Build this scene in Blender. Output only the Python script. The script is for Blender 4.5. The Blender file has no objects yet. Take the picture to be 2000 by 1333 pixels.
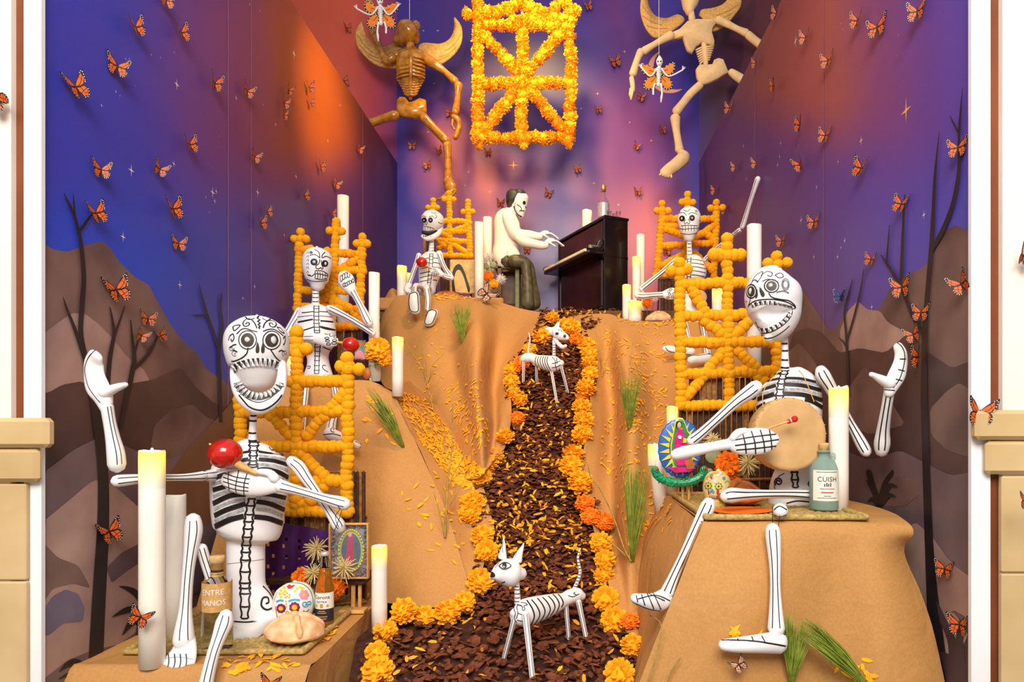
import bpy, math, random
from mathutils import Vector, Matrix, noise
from mathutils.bvhtree import BVHTree
random.seed(7)
SC = bpy.context.scene
COL = SC.collection
PI = math.pi
# ---------------------------------------------------------------- camera
F, CX, CY, ZC = 1300.0, 1109.0, 826.0, 1.5
cam_d = bpy.data.cameras.new('camera'); cam = bpy.data.objects.new('camera', cam_d); COL.objects.link(cam)
cam.location = (0, 0, ZC); cam.rotation_euler = (PI/2, 0, 0)
cam_d.sensor_width = 36.0; cam_d.lens = 36.0*F/2000.0
cam_d.shift_x = -(CX-1000)/2000.0; cam_d.shift_y = (CY-666.5)/2000.0
cam_d.clip_start = 0.05
SC.camera = cam
# ---------------------------------------------------------------- light
def lin(c):
    c = c/255.0
    return c/12.92 if c <= .04045 else ((c+.055)/1.055)**2.4
def rgb(c): return (lin(c[0]), lin(c[1]), lin(c[2]), 1.0)
SC.view_settings.view_transform = 'Standard'; SC.view_settings.look = 'None'
SC.view_settings.gamma = 1.0; SC.view_settings.use_curve_mapping = False
SC.view_settings.exposure = 0.47
w = bpy.data.worlds.new('room_light'); SC.world = w; w.use_nodes = True
w.node_tree.nodes['Background'].inputs[0].default_value = rgb((255, 247, 240))
w.node_tree.nodes['Background'].inputs[1].default_value = 0.36
def area(name, loc, target, size, power, col, sy=None):
    d = bpy.data.lights.new(name, 'AREA'); d.energy = power; d.color = rgb(col)[:3]; d.size = size
    if sy: d.shape = 'RECTANGLE'; d.size_y = sy
    o = bpy.data.objects.new(name, d); COL.objects.link(o); o.location = loc
    o.rotation_euler = (Vector(target)-Vector(loc)).to_track_quat('-Z', 'Y').to_euler(); return o
def spot(name, loc, target, deg, power, col, blend=.5, rad=.04):
    d = bpy.data.lights.new(name, 'SPOT'); d.energy = power; d.color = rgb(col)[:3]
    d.spot_size = math.radians(deg); d.spot_blend = blend; d.shadow_soft_size = rad
    o = bpy.data.objects.new(name, d); COL.objects.link(o); o.location = loc
    o.rotation_euler = (Vector(target)-Vector(loc)).to_track_quat('-Z', 'Y').to_euler(); return o
area('room_fill_light', (-.2, -1.4, 4.0), (-.1, 2.8, 1.5), 2.6, 190, (255, 248, 240), 2.0)  # unseen area fill added behind the camera for the frontal room light
spot('track_spot_stage', (.25, 2.0, 4.35), (-.05, 4.6, 2.2), 52, 150, (255, 210, 130), .7, .2)
spot('track_spot_path', (-.5, 2.1, 4.4), (-.1, 3.1, 1.3), 52, 120, (255, 196, 95), .8, .06)
spot('track_spot_wall', (-.15, 3.2, 3.95), (-1.37, 3.86, 3.2), 46, 120, (255, 200, 90), 1.0, .05)
spot('track_spot_side', (.5, 2.2, 4.2), (1.05, 2.55, 2.6), 70, 14, (255, 190, 140), .8, .05)
spot('track_spot_frame', (-.32, 3.7, 5.3), (-.33, 4.78, 3.98), 58, 230, (255, 218, 120), .7, .12)
spot('track_spot_wings', (-.95, 3.4, 4.3), (.1, 4.95, 4.1), 85, 55, (255, 214, 120), .8, .1)
spot('track_spot_back', (.1, 4.3, 5.0), (.05, 5.35, 2.7), 95, 22, (255, 220, 205), .9, .4)
# ---------------------------------------------------------------- projection: real depth Y in metres for a point of the photograph
def P(px, py, Y): return Vector(((px-CX)*Y/F, Y, ZC+(CY-py)*Y/F))
def S(Y): return F/Y
def onp(px, py, z):                      # point on the horizontal plane at height z (relative to the eye)
    return P(px, py, -z*F/(py-CY))
def zc(ox, oy, k): return lambda pts: [(ox+p[0]/k, oy+p[1]/k) for p in pts]
def cr(a, b, c, d, t):
    return .5*((2*b)+(c-a)*t+(2*a-5*b+4*c-d)*t*t+(3*b-a-3*c+d)*t*t*t)
def spline(pts, sub):
    out = []; n = len(pts)
    for i in range(n-1):
        a, b, c, d = pts[max(i-1, 0)], pts[i], pts[i+1], pts[min(i+2, n-1)]
        for k in range(sub):
            t = k/sub; out.append(tuple(cr(a[j], b[j], c[j], d[j], t) for j in range(len(b))))
    out.append(tuple(pts[-1])); return out
# ---------------------------------------------------------------- materials
MATS = {}
def mat(name, c, rough=.6, var=.08, scale=25, bump=0.0, metal=0.0, spec=.4, sheen=0, sub=0, emit=None, es=0, alpha=None, c2=None, trans=0, coat=0, detail=4):
    if name in MATS: return MATS[name]
    m = bpy.data.materials.new(name); m.use_nodes = True; nt = m.node_tree; b = nt.nodes['Principled BSDF']
    b.inputs['Roughness'].default_value = rough; b.inputs['Metallic'].default_value = metal
    b.inputs['Specular IOR Level'].default_value = spec
    if coat: b.inputs['Coat Weight'].default_value = coat; b.inputs['Coat Roughness'].default_value = .08
    if trans: b.inputs['Transmission Weight'].default_value = trans; b.inputs['IOR'].default_value = 1.3
    if sub:
        b.inputs['Subsurface Weight'].default_value = sub; b.inputs['Subsurface Radius'].default_value = (.02, .012, .006); b.inputs['Subsurface Scale'].default_value = .5
    base = rgb(c)
    tc = nt.nodes.new('ShaderNodeTexCoord'); no = nt.nodes.new('ShaderNodeTexNoise')
    no.inputs['Scale'].default_value = scale; no.inputs['Detail'].default_value = detail
    nt.links.new(tc.outputs['Object'], no.inputs['Vector'])
    mx = nt.nodes.new('ShaderNodeMix'); mx.data_type = 'RGBA'
    o2 = rgb(c2) if c2 else tuple(max(0, v*(1-2.2*var)) for v in base[:3])+(1,)
    mx.inputs['A'].default_value = o2
    mx.inputs['B'].default_value = base if c2 else tuple(min(1, v*(1+1.2*var)) for v in base[:3])+(1,)
    rp = nt.nodes.new('ShaderNodeMapRange'); rp.inputs['From Min'].default_value = .3; rp.inputs['From Max'].default_value = .7
    nt.links.new(no.outputs['Fac'], rp.inputs['Value']); nt.links.new(rp.outputs['Result'], mx.inputs['Factor'])
    nt.links.new(mx.outputs['Result'], b.inputs['Base Color'])
    if bump:
        bp = nt.nodes.new('ShaderNodeBump'); bp.inputs['Strength'].default_value = bump; bp.inputs['Distance'].default_value = .004
        nt.links.new(no.outputs['Fac'], bp.inputs['Height']); nt.links.new(bp.outputs['Normal'], b.inputs['Normal'])
    if emit: b.inputs['Emission Color'].default_value = rgb(emit); b.inputs['Emission Strength'].default_value = es
    MATS[name] = m; return m
def _fuzz(m, c):
    b = m.node_tree.nodes['Principled BSDF']; b.inputs['Sheen Weight'].default_value = .55; b.inputs['Sheen Roughness'].default_value = .6; b.inputs['Sheen Tint'].default_value = rgb(c)
WHITE = mat('papier_mache_white', (240, 238, 240), .5, .025, 9, .12)
BLACK = mat('black_paint', (30, 24, 24), .5, .2, 60)
GREY = mat('grey_brush_paint', (178, 178, 180), .6, .22, 120)
INK = mat('soft_grey_paint', (120, 118, 120), .6, .25, 90)
KRAFT = mat('kraft_paper', (190, 138, 77), .75, .05, 140, .1, detail=8)
POM = mat('orange_pompom', (255, 170, 2), .9, .04, 260, .25, sub=.8)
POMD = mat('deep_orange_pompom', (255, 152, 4), .9, .06, 260, .4, sub=.6)
def _creases(m):                             # long soft wrinkles of handled paper
    nt = m.node_tree; b = nt.nodes['Principled BSDF']; tc = nt.nodes.new('ShaderNodeTexCoord'); old = b.inputs['Normal'].links[0].from_socket
    n1 = nt.nodes.new('ShaderNodeTexNoise'); n1.inputs['Scale'].default_value = 5; n1.inputs['Detail'].default_value = 3; n1.inputs['Distortion'].default_value = .8; nt.links.new(tc.outputs['Object'], n1.inputs['Vector'])
    vo = nt.nodes.new('ShaderNodeTexVoronoi'); vo.feature = 'DISTANCE_TO_EDGE'; vo.inputs['Scale'].default_value = 3.2
    mx = nt.nodes.new('ShaderNodeVectorMath'); mx.operation = 'ADD'; nt.links.new(tc.outputs['Object'], mx.inputs[0]); nt.links.new(n1.outputs['Color'], mx.inputs[1]); nt.links.new(mx.outputs[0], vo.inputs['Vector'])
    cl = nt.nodes.new('ShaderNodeMath'); cl.operation = 'MINIMUM'; cl.inputs[1].default_value = .06; nt.links.new(vo.outputs['Distance'], cl.inputs[0])
    b1 = nt.nodes.new('ShaderNodeBump'); b1.inputs['Strength'].default_value = .28; b1.inputs['Distance'].default_value = .05; nt.links.new(n1.outputs['Fac'], b1.inputs['Height']); nt.links.new(old, b1.inputs['Normal'])
    b2 = nt.nodes.new('ShaderNodeBump'); b2.inputs['Strength'].default_value = .06; b2.inputs['Distance'].default_value = .05; nt.links.new(cl.outputs[0], b2.inputs['Height']); nt.links.new(b1.outputs['Normal'], b2.inputs['Normal'])
    nt.links.new(b2.outputs['Normal'], b.inputs['Normal'])
_creases(KRAFT)
_fuzz(POM, (255, 190, 20)); _fuzz(POMD, (255, 170, 20))
MARI = mat('marigold_yellow', (255, 190, 16), .8, .14, 40, 0, c2=(255, 158, 6))
MARO = mat('marigold_orange', (255, 150, 20), .8, .14, 40, 0, c2=(250, 112, 10))
PETAL = mat('loose_petal', (255, 190, 30), .8, .12, 14, c2=(250, 152, 10))
BARK = mat('bark_mulch', (132, 70, 36), .85, .3, 60, .5, c2=(78, 36, 18))
BARK2 = mat('bark_bed', (66, 32, 18), .95, .3, 40, .8)
WAX = mat('candle_wax', (246, 240, 228), .45, .015, 12, .05, sub=.12)
WAXT = mat('candle_glow', (255, 238, 150), .4, .03, 30, emit=(255, 205, 50), es=.6)
def _glow(m):                                # the LED lights the wax from inside, strongest at the rim
    nt = m.node_tree; b = nt.nodes['Principled BSDF']; tc = nt.nodes.new('ShaderNodeTexCoord'); sx = nt.nodes.new('ShaderNodeSeparateXYZ'); nt.links.new(tc.outputs['Generated'], sx.inputs[0])
    q = nt.nodes.new('ShaderNodeMapRange'); q.interpolation_type = 'SMOOTHSTEP'; q.inputs['From Min'].default_value = .0; q.inputs['From Max'].default_value = 1.0; q.inputs['To Max'].default_value = .75
    nt.links.new(sx.outputs['Z'], q.inputs['Value']); nt.links.new(q.outputs['Result'], b.inputs['Emission Strength'])
    mx = nt.nodes.new('ShaderNodeMix'); mx.data_type = 'RGBA'; mx.inputs['A'].default_value = rgb((246, 240, 228)); mx.inputs['B'].default_value = rgb((255, 226, 110)); nt.links.new(sx.outputs['Z'], mx.inputs['Factor']); nt.links.new(mx.outputs['Result'], b.inputs['Base Color'])
_glow(WAXT)
FLAME = mat('led_flame', (255, 240, 190), .4, .02, 10, emit=(255, 214, 110), es=6)
RED = mat('red_gourd_lacquer', (196, 26, 14), .16, .15, 20, coat=.7)
WOODL = mat('pale_wood', (222, 172, 98), .55, .12, 40)
BAMBOO = mat('split_bamboo', (150, 104, 50), .6, .25, 70, .3)
BAMBD = mat('dark_bamboo', (72, 42, 24), .7, .3, 70, .3)
STRAW = mat('woven_straw', (186, 158, 92), .8, .2, 90, .6)
EYE = mat('pearl_eye', (196, 198, 196), .25, .12, 60, spec=.7)
DARKB = mat('dark_brown_paint', (62, 52, 44), .5, .15, 60)
# ---------------------------------------------------------------- object helpers
ORG = {}; GEO = {}
def setp(o, label=None, cat=None, group=None, kind=None):
    if label: o['label'] = label
    if cat: o['category'] = cat
    if group: o['group'] = group
    if kind: o['kind'] = kind
    return o
def thing(name, label, cat, loc, group=None):
    o = bpy.data.objects.new(name, None); COL.objects.link(o); o.location = loc; o.empty_display_size = .05
    ORG[o] = Vector(loc); return setp(o, label, cat, group)
def mesh(name, vs, fs, mats, org, smooth=True, mi=None):
    me = bpy.data.meshes.new(name)
    me.from_pydata([tuple(Vector(v)-org) for v in vs], [], fs)
    for m in (mats if isinstance(mats, (list, tuple)) else [mats]): me.materials.append(m)
    if mi: me.polygons.foreach_set('material_index', mi)
    if smooth: me.polygons.foreach_set('use_smooth', [True]*len(fs))
    me.update(); return me
def part(name, parent, vs, fs, mats, smooth=True, mi=None, label=None):
    org = ORG[parent]
    o = bpy.data.objects.new(name, mesh(name, vs, fs, mats, org, smooth, mi)); COL.objects.link(o)
    o.parent = parent; ORG[o] = org; GEO[o] = (vs, fs)
    if label: o['label'] = label
    return o
def solo(name, vs, fs, mats, label=None, cat=None, group=None, kind=None, smooth=True, mi=None, org=None):
    if org is None:
        n = len(vs); zs = min(v[2] for v in vs)
        org = Vector((sum(v[0] for v in vs)/n, sum(v[1] for v in vs)/n, zs))
    o = bpy.data.objects.new(name, mesh(name, vs, fs, mats, org, smooth, mi)); COL.objects.link(o)
    o.location = org; ORG[o] = Vector(org); GEO[o] = (vs, fs)
    return setp(o, label, cat, group, kind)
def inst(name, me, parent, loc, rot=(0, 0, 0), sc=1.0):
    o = bpy.data.objects.new(name, me); COL.objects.link(o)
    if parent: o.parent = parent; o.location = Vector(loc)-ORG[parent]
    else: o.location = loc
    o.rotation_euler = rot; o.scale = (sc,)*3 if not isinstance(sc, (tuple, list)) else sc
    ORG[o] = Vector(loc); return o
def join(*geos):
    V, Fc = [], []
    for vs, fs in geos:
        k = len(V); V += list(vs); Fc += [tuple(i+k for i in f) for f in fs]
    return V, Fc
def box(c, sx, sy, sz, R=None):
    c = Vector(c); vs = []
    for x in (-1, 1):
        for y in (-1, 1):
            for z in (-1, 1):
                v = Vector((x*sx/2, y*sy/2, z*sz/2)); vs.append(c+(R@v if R else v))
    return vs, [(0, 1, 3, 2), (4, 6, 7, 5), (0, 4, 5, 1), (2, 3, 7, 6), (0, 2, 6, 4), (1, 5, 7, 3)]
def bbox(c, sx, sy, sz, b=.004, R=None):     # box with chamfered edges
    c = Vector(c); vs = []; ids = {}
    hx, hy, hz = sx/2, sy/2, sz/2; b = min(b, hx*.9, hy*.9, hz*.9)
    for x in (-1, 1):
        for y in (-1, 1):
            for z in (-1, 1):
                for ax in range(3):
                    v = [x*(hx-b), y*(hy-b), z*(hz-b)]; v[ax] = (x*hx, y*hy, z*hz)[ax]
                    ids[(x, y, z, ax)] = len(vs); vv = Vector(v); vs.append(c+(R@vv if R else vv))
    g = lambda *k: ids[k]; fs = []
    for s in (-1, 1):
        fs += [(g(s, -1, -1, 0), g(s, 1, -1, 0), g(s, 1, 1, 0), g(s, -1, 1, 0)), (g(-1, s, -1, 1), g(1, s, -1, 1), g(1, s, 1, 1), g(-1, s, 1, 1)), (g(-1, -1, s, 2), g(1, -1, s, 2), g(1, 1, s, 2), g(-1, 1, s, 2))]
    for p in (-1, 1):
        for q in (-1, 1):
            fs += [(g(p, q, -1, 0), g(p, q, 1, 0), g(p, q, 1, 1), g(p, q, -1, 1)), (g(p, -1, q, 0), g(p, 1, q, 0), g(p, 1, q, 2), g(p, -1, q, 2)), (g(-1, p, q, 1), g(1, p, q, 1), g(1, p, q, 2), g(-1, p, q, 2))]
            for r in (-1, 1): fs.append((g(p, q, r, 0), g(p, q, r, 1), g(p, q, r, 2)))
    return vs, fs
def lathe(c, prof, n=20, sx=1, sy=1):
    c = Vector(c); vs = []; fs = []
    for r, z in prof:
        for k in range(n):
            a = 2*PI*k/n; vs.append(c+Vector((r*sx*math.cos(a), r*sy*math.sin(a), z)))
    for i in range(len(prof)-1):
        for k in range(n):
            k2 = (k+1) % n; fs.append((i*n+k, i*n+k2, (i+1)*n+k2, (i+1)*n+k))
    fs.append(tuple(range(n-1, -1, -1))); m = len(prof)-1; fs.append(tuple(m*n+k for k in range(n)))
    return vs, fs
def ball(c, r, n=14, m=9, sx=1, sy=1, sz=1):
    prof = [(r*math.sin(PI*i/m)+1e-5, -r*sz*math.cos(PI*i/m)) for i in range(m+1)]
    return lathe(c, prof, n, sx, sy)
def wtube(C, n=10, sub=3, caps=True, flat=None):
    """tapered tube in world space: C = [(x,y,z,rw,rd)]"""
    C = [tuple(c) if len(c) == 5 else tuple(c)+(c[3],) for c in C]
    L = spline(C, sub) if len(C) > 2 else spline(C, max(sub, 2))
    pts = [Vector(c[:3]) for c in L]; m = len(pts); rings = []
    def frame(t):
        ref = Vector((0, 1, 0))
        u = t.cross(ref)
        if u.length < .25: u = t.cross(Vector((0, 0, 1)))
        if u.length < 1e-4: u = Vector((1, 0, 0))
        u.normalize(); return u, u.cross(t).normalized()
    def ring(c, u, v, a, b): return [c+u*(a*math.cos(2*PI*k/n))+v*(b*math.sin(2*PI*k/n)) for k in range(n)]
    pu = None
    for i in range(m):
        t = (pts[min(i+1, m-1)]-pts[max(i-1, 0)])
        if t.length < 1e-9: t = Vector((0, 0, -1))
        t.normalize(); u, v = frame(t)
        if pu is not None and u.dot(pu) < 0: u, v = -u, -v
        pu = u
        a, b = max(L[i][3], 1e-5), max(L[i][4], 1e-5)
        if i == 0 and caps:
            for q in (.97, .62): e = math.sqrt(1-q*q); rings.append(ring(pts[i]-t*(min(a, b)*q), u, v, a*e, b*e))
        rings.append(ring(pts[i], u, v, a, b))
        if i == m-1 and caps:
            for q in (.62, .97): e = math.sqrt(1-q*q); rings.append(ring(pts[i]+t*(min(a, b)*q), u, v, a*e, b*e))
    vs = [p for r in rings for p in r]; fs = []
    for i in range(len(rings)-1):
        for k in range(n):
            k2 = (k+1) % n; fs.append((i*n+k, (i+1)*n+k, (i+1)*n+k2, i*n+k2))
    fs.append(tuple(range(n))); e = (len(rings)-1)*n; fs.append(tuple(e+k for k in range(n-1, -1, -1)))
    return vs, fs
def tube(pts, n=14, sub=4, caps=True):
    """same, from (px, py, Y, r_px[, rdepth_px])"""
    C = []
    for p in pts:
        q = P(p[0], p[1], p[2]); s = S(p[2]); C.append((q.x, q.y, q.z, p[3]/s, (p[4] if len(p) > 4 else p[3])/s))
    return wtube(C, n, sub, caps)
def prism(poly, th, ydir=Vector((0, 1, 0)), bev=.3):
    """solid plate with softened rim from a world-space outline; ydir = thickness direction"""
    n = len(poly); c = sum((Vector(p) for p in poly), Vector())/n; vs = []
    d = ydir.normalized()
    for k, (o, s) in enumerate(((0, .93), (th*bev, 1), (th*(1-bev), 1), (th, .93))):
        for p in poly: vs.append(c+(Vector(p)-c)*s+d*o)
    fs = [tuple(range(n)), tuple(3*n+k for k in range(n-1, -1, -1))]
    for i in range(3):
        for k in range(n): k2 = (k+1) % n; fs.append((i*n+k, (i+1)*n+k, (i+1)*n+k2, i*n+k2))
    return vs, fs
# ---------------------------------------------------------------- painted marks that lie on a part's surface
EYE_PT = Vector((0, 0, ZC))
class Pen:
    def __init__(s, obj, lift=.0009):
        vs, fs = GEO[obj]; s.o = obj; s.b = BVHTree.FromPolygons([Vector(v) for v in vs], fs); s.lift = lift; s.g = {}
    def cast(s, px, py):
        d = (P(px, py, 1.0)-EYE_PT).normalized(); h = s.b.ray_cast(EYE_PT, d, 20)
        if h[0] is None: return None
        nrm = h[1] if h[1].dot(d) < 0 else -h[1]
        return h[0], nrm, d
    def line(s, pts, w, m=None, closed=False, lift=None, taper=False):
        m = m or BLACK; lift = lift or s.lift
        if m is BLACK and w < 4: w *= 1.3
        if closed: pts = list(pts)+[pts[0]]
        L = sum(math.dist(pts[i], pts[i+1]) for i in range(len(pts)-1))
        sub = max(2, int(L/(len(pts)-1)/2.2)); sm = spline(pts, min(sub, 14))
        run = []; runs = []
        for p in sm:
            h = s.cast(*p)
            if h is None or (run and (h[0]-run[-1][0]).length > .06):
                if len(run) > 1: runs.append(run)
                run = []
                if h is None: continue
            run.append(h)
        if len(run) > 1: runs.append(run)
        V, Fc = s.g.setdefault(m, ([], []))
        for run in runs:
            k = len(V); n = len(run)
            for i, (c, nr, d) in enumerate(run):
                t = run[min(i+1, n-1)][0]-run[max(i-1, 0)][0]
                sd = t.cross(nr)
                if sd.length < 1e-9: sd = Vector((0, 0, 1))
                sd.normalize(); hw = w/2*c.y/F
                if taper: hw *= .35+.65*math.sin(PI*(i+.5)/n)
                V += [c+sd*hw+nr*lift, c-sd*hw+nr*lift]
            for i in range(n-1): Fc.append((k+2*i, k+2*i+1, k+2*i+3, k+2*i+2))
    def fill(s, poly, m=None, rings=3, lift=None, smooth=True):
        m = m or BLACK; lift = lift or s.lift*1.3
        pts = spline(list(poly)+[poly[0]], 3)[:-1] if smooth else poly
        cx = sum(p[0] for p in pts)/len(pts); cy = sum(p[1] for p in pts)/len(pts); n = len(pts); hs = []
        for r in range(1, rings+1):
            for p in pts:
                h = s.cast(cx+(p[0]-cx)*r/rings, cy+(p[1]-cy)*r/rings); hs.append(h)
        h0 = s.cast(cx, cy)
        if h0 is None: return
        V, Fc = s.g.setdefault(m, ([], [])); k = len(V)
        V.append(h0[0]+h0[1]*lift)
        ok = [True]
        for h in hs: V.append(h[0]+h[1]*lift if h else h0[0]); ok.append(h is not None)
        for i in range(n):
            j = (i+1) % n
            if ok[1+i] and ok[1+j]: Fc.append((k, k+1+i, k+1+j))
            for r in range(rings-1):
                a, b, c, d = 1+r*n+i, 1+r*n+j, 1+(r+1)*n+j, 1+(r+1)*n+i
                if ok[a] and ok[b] and ok[c] and ok[d]: Fc.append((k+a, k+d, k+c, k+b))
    def ell(s, cx, cy, rx, ry, w, m=None, n=14, a0=0, a1=2*PI):
        s.line([(cx+rx*math.cos(a0+(a1-a0)*i/n), cy+ry*math.sin(a0+(a1-a0)*i/n)) for i in range(n+1)], w, m)
    def disc(s, cx, cy, rx, ry, m=None, lift=None):
        s.fill([(cx+rx*math.cos(2*PI*i/10), cy+ry*math.sin(2*PI*i/10)) for i in range(10)], m, 2, lift)
    def done(s, name='painted_lines', parent=None):
        par = parent or s.o
        for m, (V, Fc) in s.g.items():
            if Fc: part(name, par, V, Fc, m)['kind'] = 'stuff'
        s.g = {}
def bone_lines(obj, pts, w, k=.42, ks=None):
    pen = Pen(obj); sp = spline([p[:4] for p in pts], 3)
    for sgn in (ks or (-k, k)):
        ln = []
        for i, p in enumerate(sp):
            a, b = sp[max(i-1, 0)], sp[min(i+1, len(sp)-1)]
            dx, dy = b[0]-a[0], b[1]-a[1]; l = math.hypot(dx, dy) or 1
            ln.append((p[0]-dy/l*p[3]*sgn, p[1]+dx/l*p[3]*sgn))
        pen.line(ln, w)
    pen.done()
def bone(name, root, pts, w=0, n=12, k=.42, m=None, ks=None):
    o = part(name, root, *tube(pts, n), m or WHITE)
    if w: bone_lines(o, pts, w, k, ks)
    return o
def text_geo(txt, size):
    cu = bpy.data.curves.new('t', 'FONT'); cu.body = txt; cu.size = size; cu.align_x = 'CENTER'; cu.align_y = 'CENTER'; cu.resolution_u = 2
    ob = bpy.data.objects.new('t', cu); COL.objects.link(ob); bpy.context.view_layer.update()
    me = bpy.data.meshes.new_from_object(ob.evaluated_get(bpy.context.evaluated_depsgraph_get()))
    vs = [tuple(v.co) for v in me.vertices]; fs = [tuple(p.vertices) for p in me.polygons]
    bpy.data.objects.remove(ob); bpy.data.meshes.remove(me); bpy.data.curves.remove(cu)
    return vs, fs
def wrap_text(name, root, txt, size, c, r, z, m, a0=0.0, squeeze=1.0):
    vs, fs = text_geo(txt, size); out = []
    for x, y, _ in vs:
        a = x*squeeze/r+a0; out.append(Vector((c[0]+(r+.0009)*math.sin(a), c[1]-(r+.0009)*math.cos(a), z+y)))
    return part(name, root, out, fs, m, False)
def band(c, r, z0, z1, a0, a1, n=16):
    vs = []; fs = []
    for i in range(n+1):
        a = a0+(a1-a0)*i/n
        for z in (z0, z1): vs.append(Vector((c[0]+r*math.sin(a), c[1]-r*math.cos(a), z)))
    for i in range(n): fs.append((2*i, 2*i+2, 2*i+3, 2*i+1))
    return vs, fs
# ================================================================ SETTING
XL, XR, Y0, YB, ZE, ZT = -1.372, 1.055, 1.733, 5.35, ZC+2.09, ZC+4.3
O0 = Vector((0, 0, 0))
def struct(name, vs, fs, m, smooth=False, label=None, mi=None):
    o = solo(name, vs, fs, m, smooth=smooth, org=O0, mi=mi); o['kind'] = 'structure'
    if label: o['label'] = label
    return o
def quad(a, b, c, d): return [Vector(a), Vector(b), Vector(c), Vector(d)], [(0, 1, 2, 3)]
def ramp_node(nt, stops):
    r = nt.nodes.new('ShaderNodeValToRGB'); e = r.color_ramp.elements
    e[0].position = stops[0][0]; e[0].color = rgb(stops[0][1]); e[1].position = stops[-1][0]; e[1].color = rgb(stops[-1][1])
    for p, c in stops[1:-1]: k = e.new(p); k.color = rgb(c)
    return r
def mural(name, ylo, hi, lo, slope, tl, th, blobs=(), nsc=1.2, namt=.12, axis='Y', rough=.42):
    """printed vinyl sky: two colour ramps along the wall, blended by height, plus soft tint blobs; pools of light are painted into the colours"""
    m = bpy.data.materials.new(name); m.use_nodes = True; nt = m.node_tree; b = nt.nodes['Principled BSDF']; L = nt.links.new
    b.inputs['Roughness'].default_value = rough; b.inputs['Specular IOR Level'].default_value = .35
    tc = nt.nodes.new('ShaderNodeTexCoord'); sx = nt.nodes.new('ShaderNodeSeparateXYZ'); L(tc.outputs['Object'], sx.inputs[0])
    mr = nt.nodes.new('ShaderNodeMapRange'); mr.inputs['From Min'].default_value = ylo[0]; mr.inputs['From Max'].default_value = ylo[1]; L(sx.outputs[axis], mr.inputs['Value'])
    nz = nt.nodes.new('ShaderNodeTexNoise'); nz.inputs['Scale'].default_value = nsc; nz.inputs['Detail'].default_value = 2; L(tc.outputs['Object'], nz.inputs['Vector'])
    na = nt.nodes.new('ShaderNodeMath'); na.operation = 'MULTIPLY_ADD'; na.inputs[1].default_value = namt; L(nz.outputs['Fac'], na.inputs[0])
    sb = nt.nodes.new('ShaderNodeMath'); sb.operation = 'SUBTRACT'; sb.inputs[1].default_value = namt/2; L(mr.outputs['Result'], sb.inputs[0]); L(sb.outputs[0], na.inputs[2])
    r1, r2 = ramp_node(nt, hi), ramp_node(nt, lo); L(na.outputs[0], r1.inputs[0]); L(na.outputs[0], r2.inputs[0])
    t = nt.nodes.new('ShaderNodeMath'); t.operation = 'MULTIPLY_ADD'; t.inputs[1].default_value = -slope; L(sx.outputs[axis], t.inputs[0]); L(sx.outputs['Z'], t.inputs[2])
    m2 = nt.nodes.new('ShaderNodeMapRange'); m2.interpolation_type = 'SMOOTHSTEP'; m2.inputs['From Min'].default_value = tl; m2.inputs['From Max'].default_value = th; L(t.outputs[0], m2.inputs['Value'])
    mx = nt.nodes.new('ShaderNodeMix'); mx.data_type = 'RGBA'; L(m2.outputs['Result'], mx.inputs['Factor']); L(r2.outputs[0], mx.inputs['A']); L(r1.outputs[0], mx.inputs['B'])
    out = mx.outputs['Result']
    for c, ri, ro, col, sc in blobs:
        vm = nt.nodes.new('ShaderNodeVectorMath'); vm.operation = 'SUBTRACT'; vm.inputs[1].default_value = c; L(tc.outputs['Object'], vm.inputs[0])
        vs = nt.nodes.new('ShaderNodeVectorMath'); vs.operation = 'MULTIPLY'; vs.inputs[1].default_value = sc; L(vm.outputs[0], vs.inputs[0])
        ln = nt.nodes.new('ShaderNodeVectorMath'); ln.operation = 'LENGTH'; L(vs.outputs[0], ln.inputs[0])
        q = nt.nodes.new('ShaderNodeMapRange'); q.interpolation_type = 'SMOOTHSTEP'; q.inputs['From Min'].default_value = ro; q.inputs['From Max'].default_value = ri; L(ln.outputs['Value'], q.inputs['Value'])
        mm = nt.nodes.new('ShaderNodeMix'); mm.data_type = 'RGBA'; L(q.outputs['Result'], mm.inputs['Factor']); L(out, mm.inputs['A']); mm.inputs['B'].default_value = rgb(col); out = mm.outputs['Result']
    gr = nt.nodes.new('ShaderNodeTexNoise'); gr.inputs['Scale'].default_value = 260; gr.inputs['Detail'].default_value = 2; L(tc.outputs['Object'], gr.inputs['Vector'])
    g2 = nt.nodes.new('ShaderNodeMapRange'); g2.inputs['To Min'].default_value = .82; g2.inputs['To Max'].default_value = 1.18; L(gr.outputs['Fac'], g2.inputs['Value'])
    gm = nt.nodes.new('ShaderNodeVectorMath'); gm.operation = 'SCALE'; L(out, gm.inputs[0]); L(g2.outputs['Result'], gm.inputs['Scale'])
    L(gm.outputs[0], b.inputs['Base Color']); return m
m_left = mural('mural_sky_lit_west', (Y0, YB),
    [(0, (56, 66, 188)), (.10, (62, 66, 180)), (.19, (98, 66, 150)), (.28, (118, 62, 112)), (.40, (150, 76, 54)), (.56, (180, 92, 34)), (.78, (110, 48, 50)), (1, (66, 28, 76))],
    [(0, (24, 80, 225)), (.12, (40, 76, 205)), (.2, (58, 70, 180)), (.3, (74, 62, 150)), (.42, (88, 58, 128)), (.6, (86, 48, 116)), (1, (62, 32, 92))], .46, .98, 1.42)  # orange upper ramp and its slanted edge paint in the spotlight scallop
m_right = mural('mural_sky_lit_east', (Y0, YB),
    [(0, (82, 78, 190)), (.07, (98, 68, 160)), (.16, (128, 72, 132)), (.25, (166, 90, 84)), (.33, (160, 82, 78)), (.5, (140, 72, 62)), (.72, (96, 60, 72)), (1, (60, 28, 64))],
    [(0, (78, 80, 190)), (.16, (96, 76, 175)), (.3, (98, 66, 142)), (.5, (90, 58, 124)), (1, (88, 50, 100))], .55, .98, 1.36)  # pink-orange upper stops paint the lit patch of this wall into its colour
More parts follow.
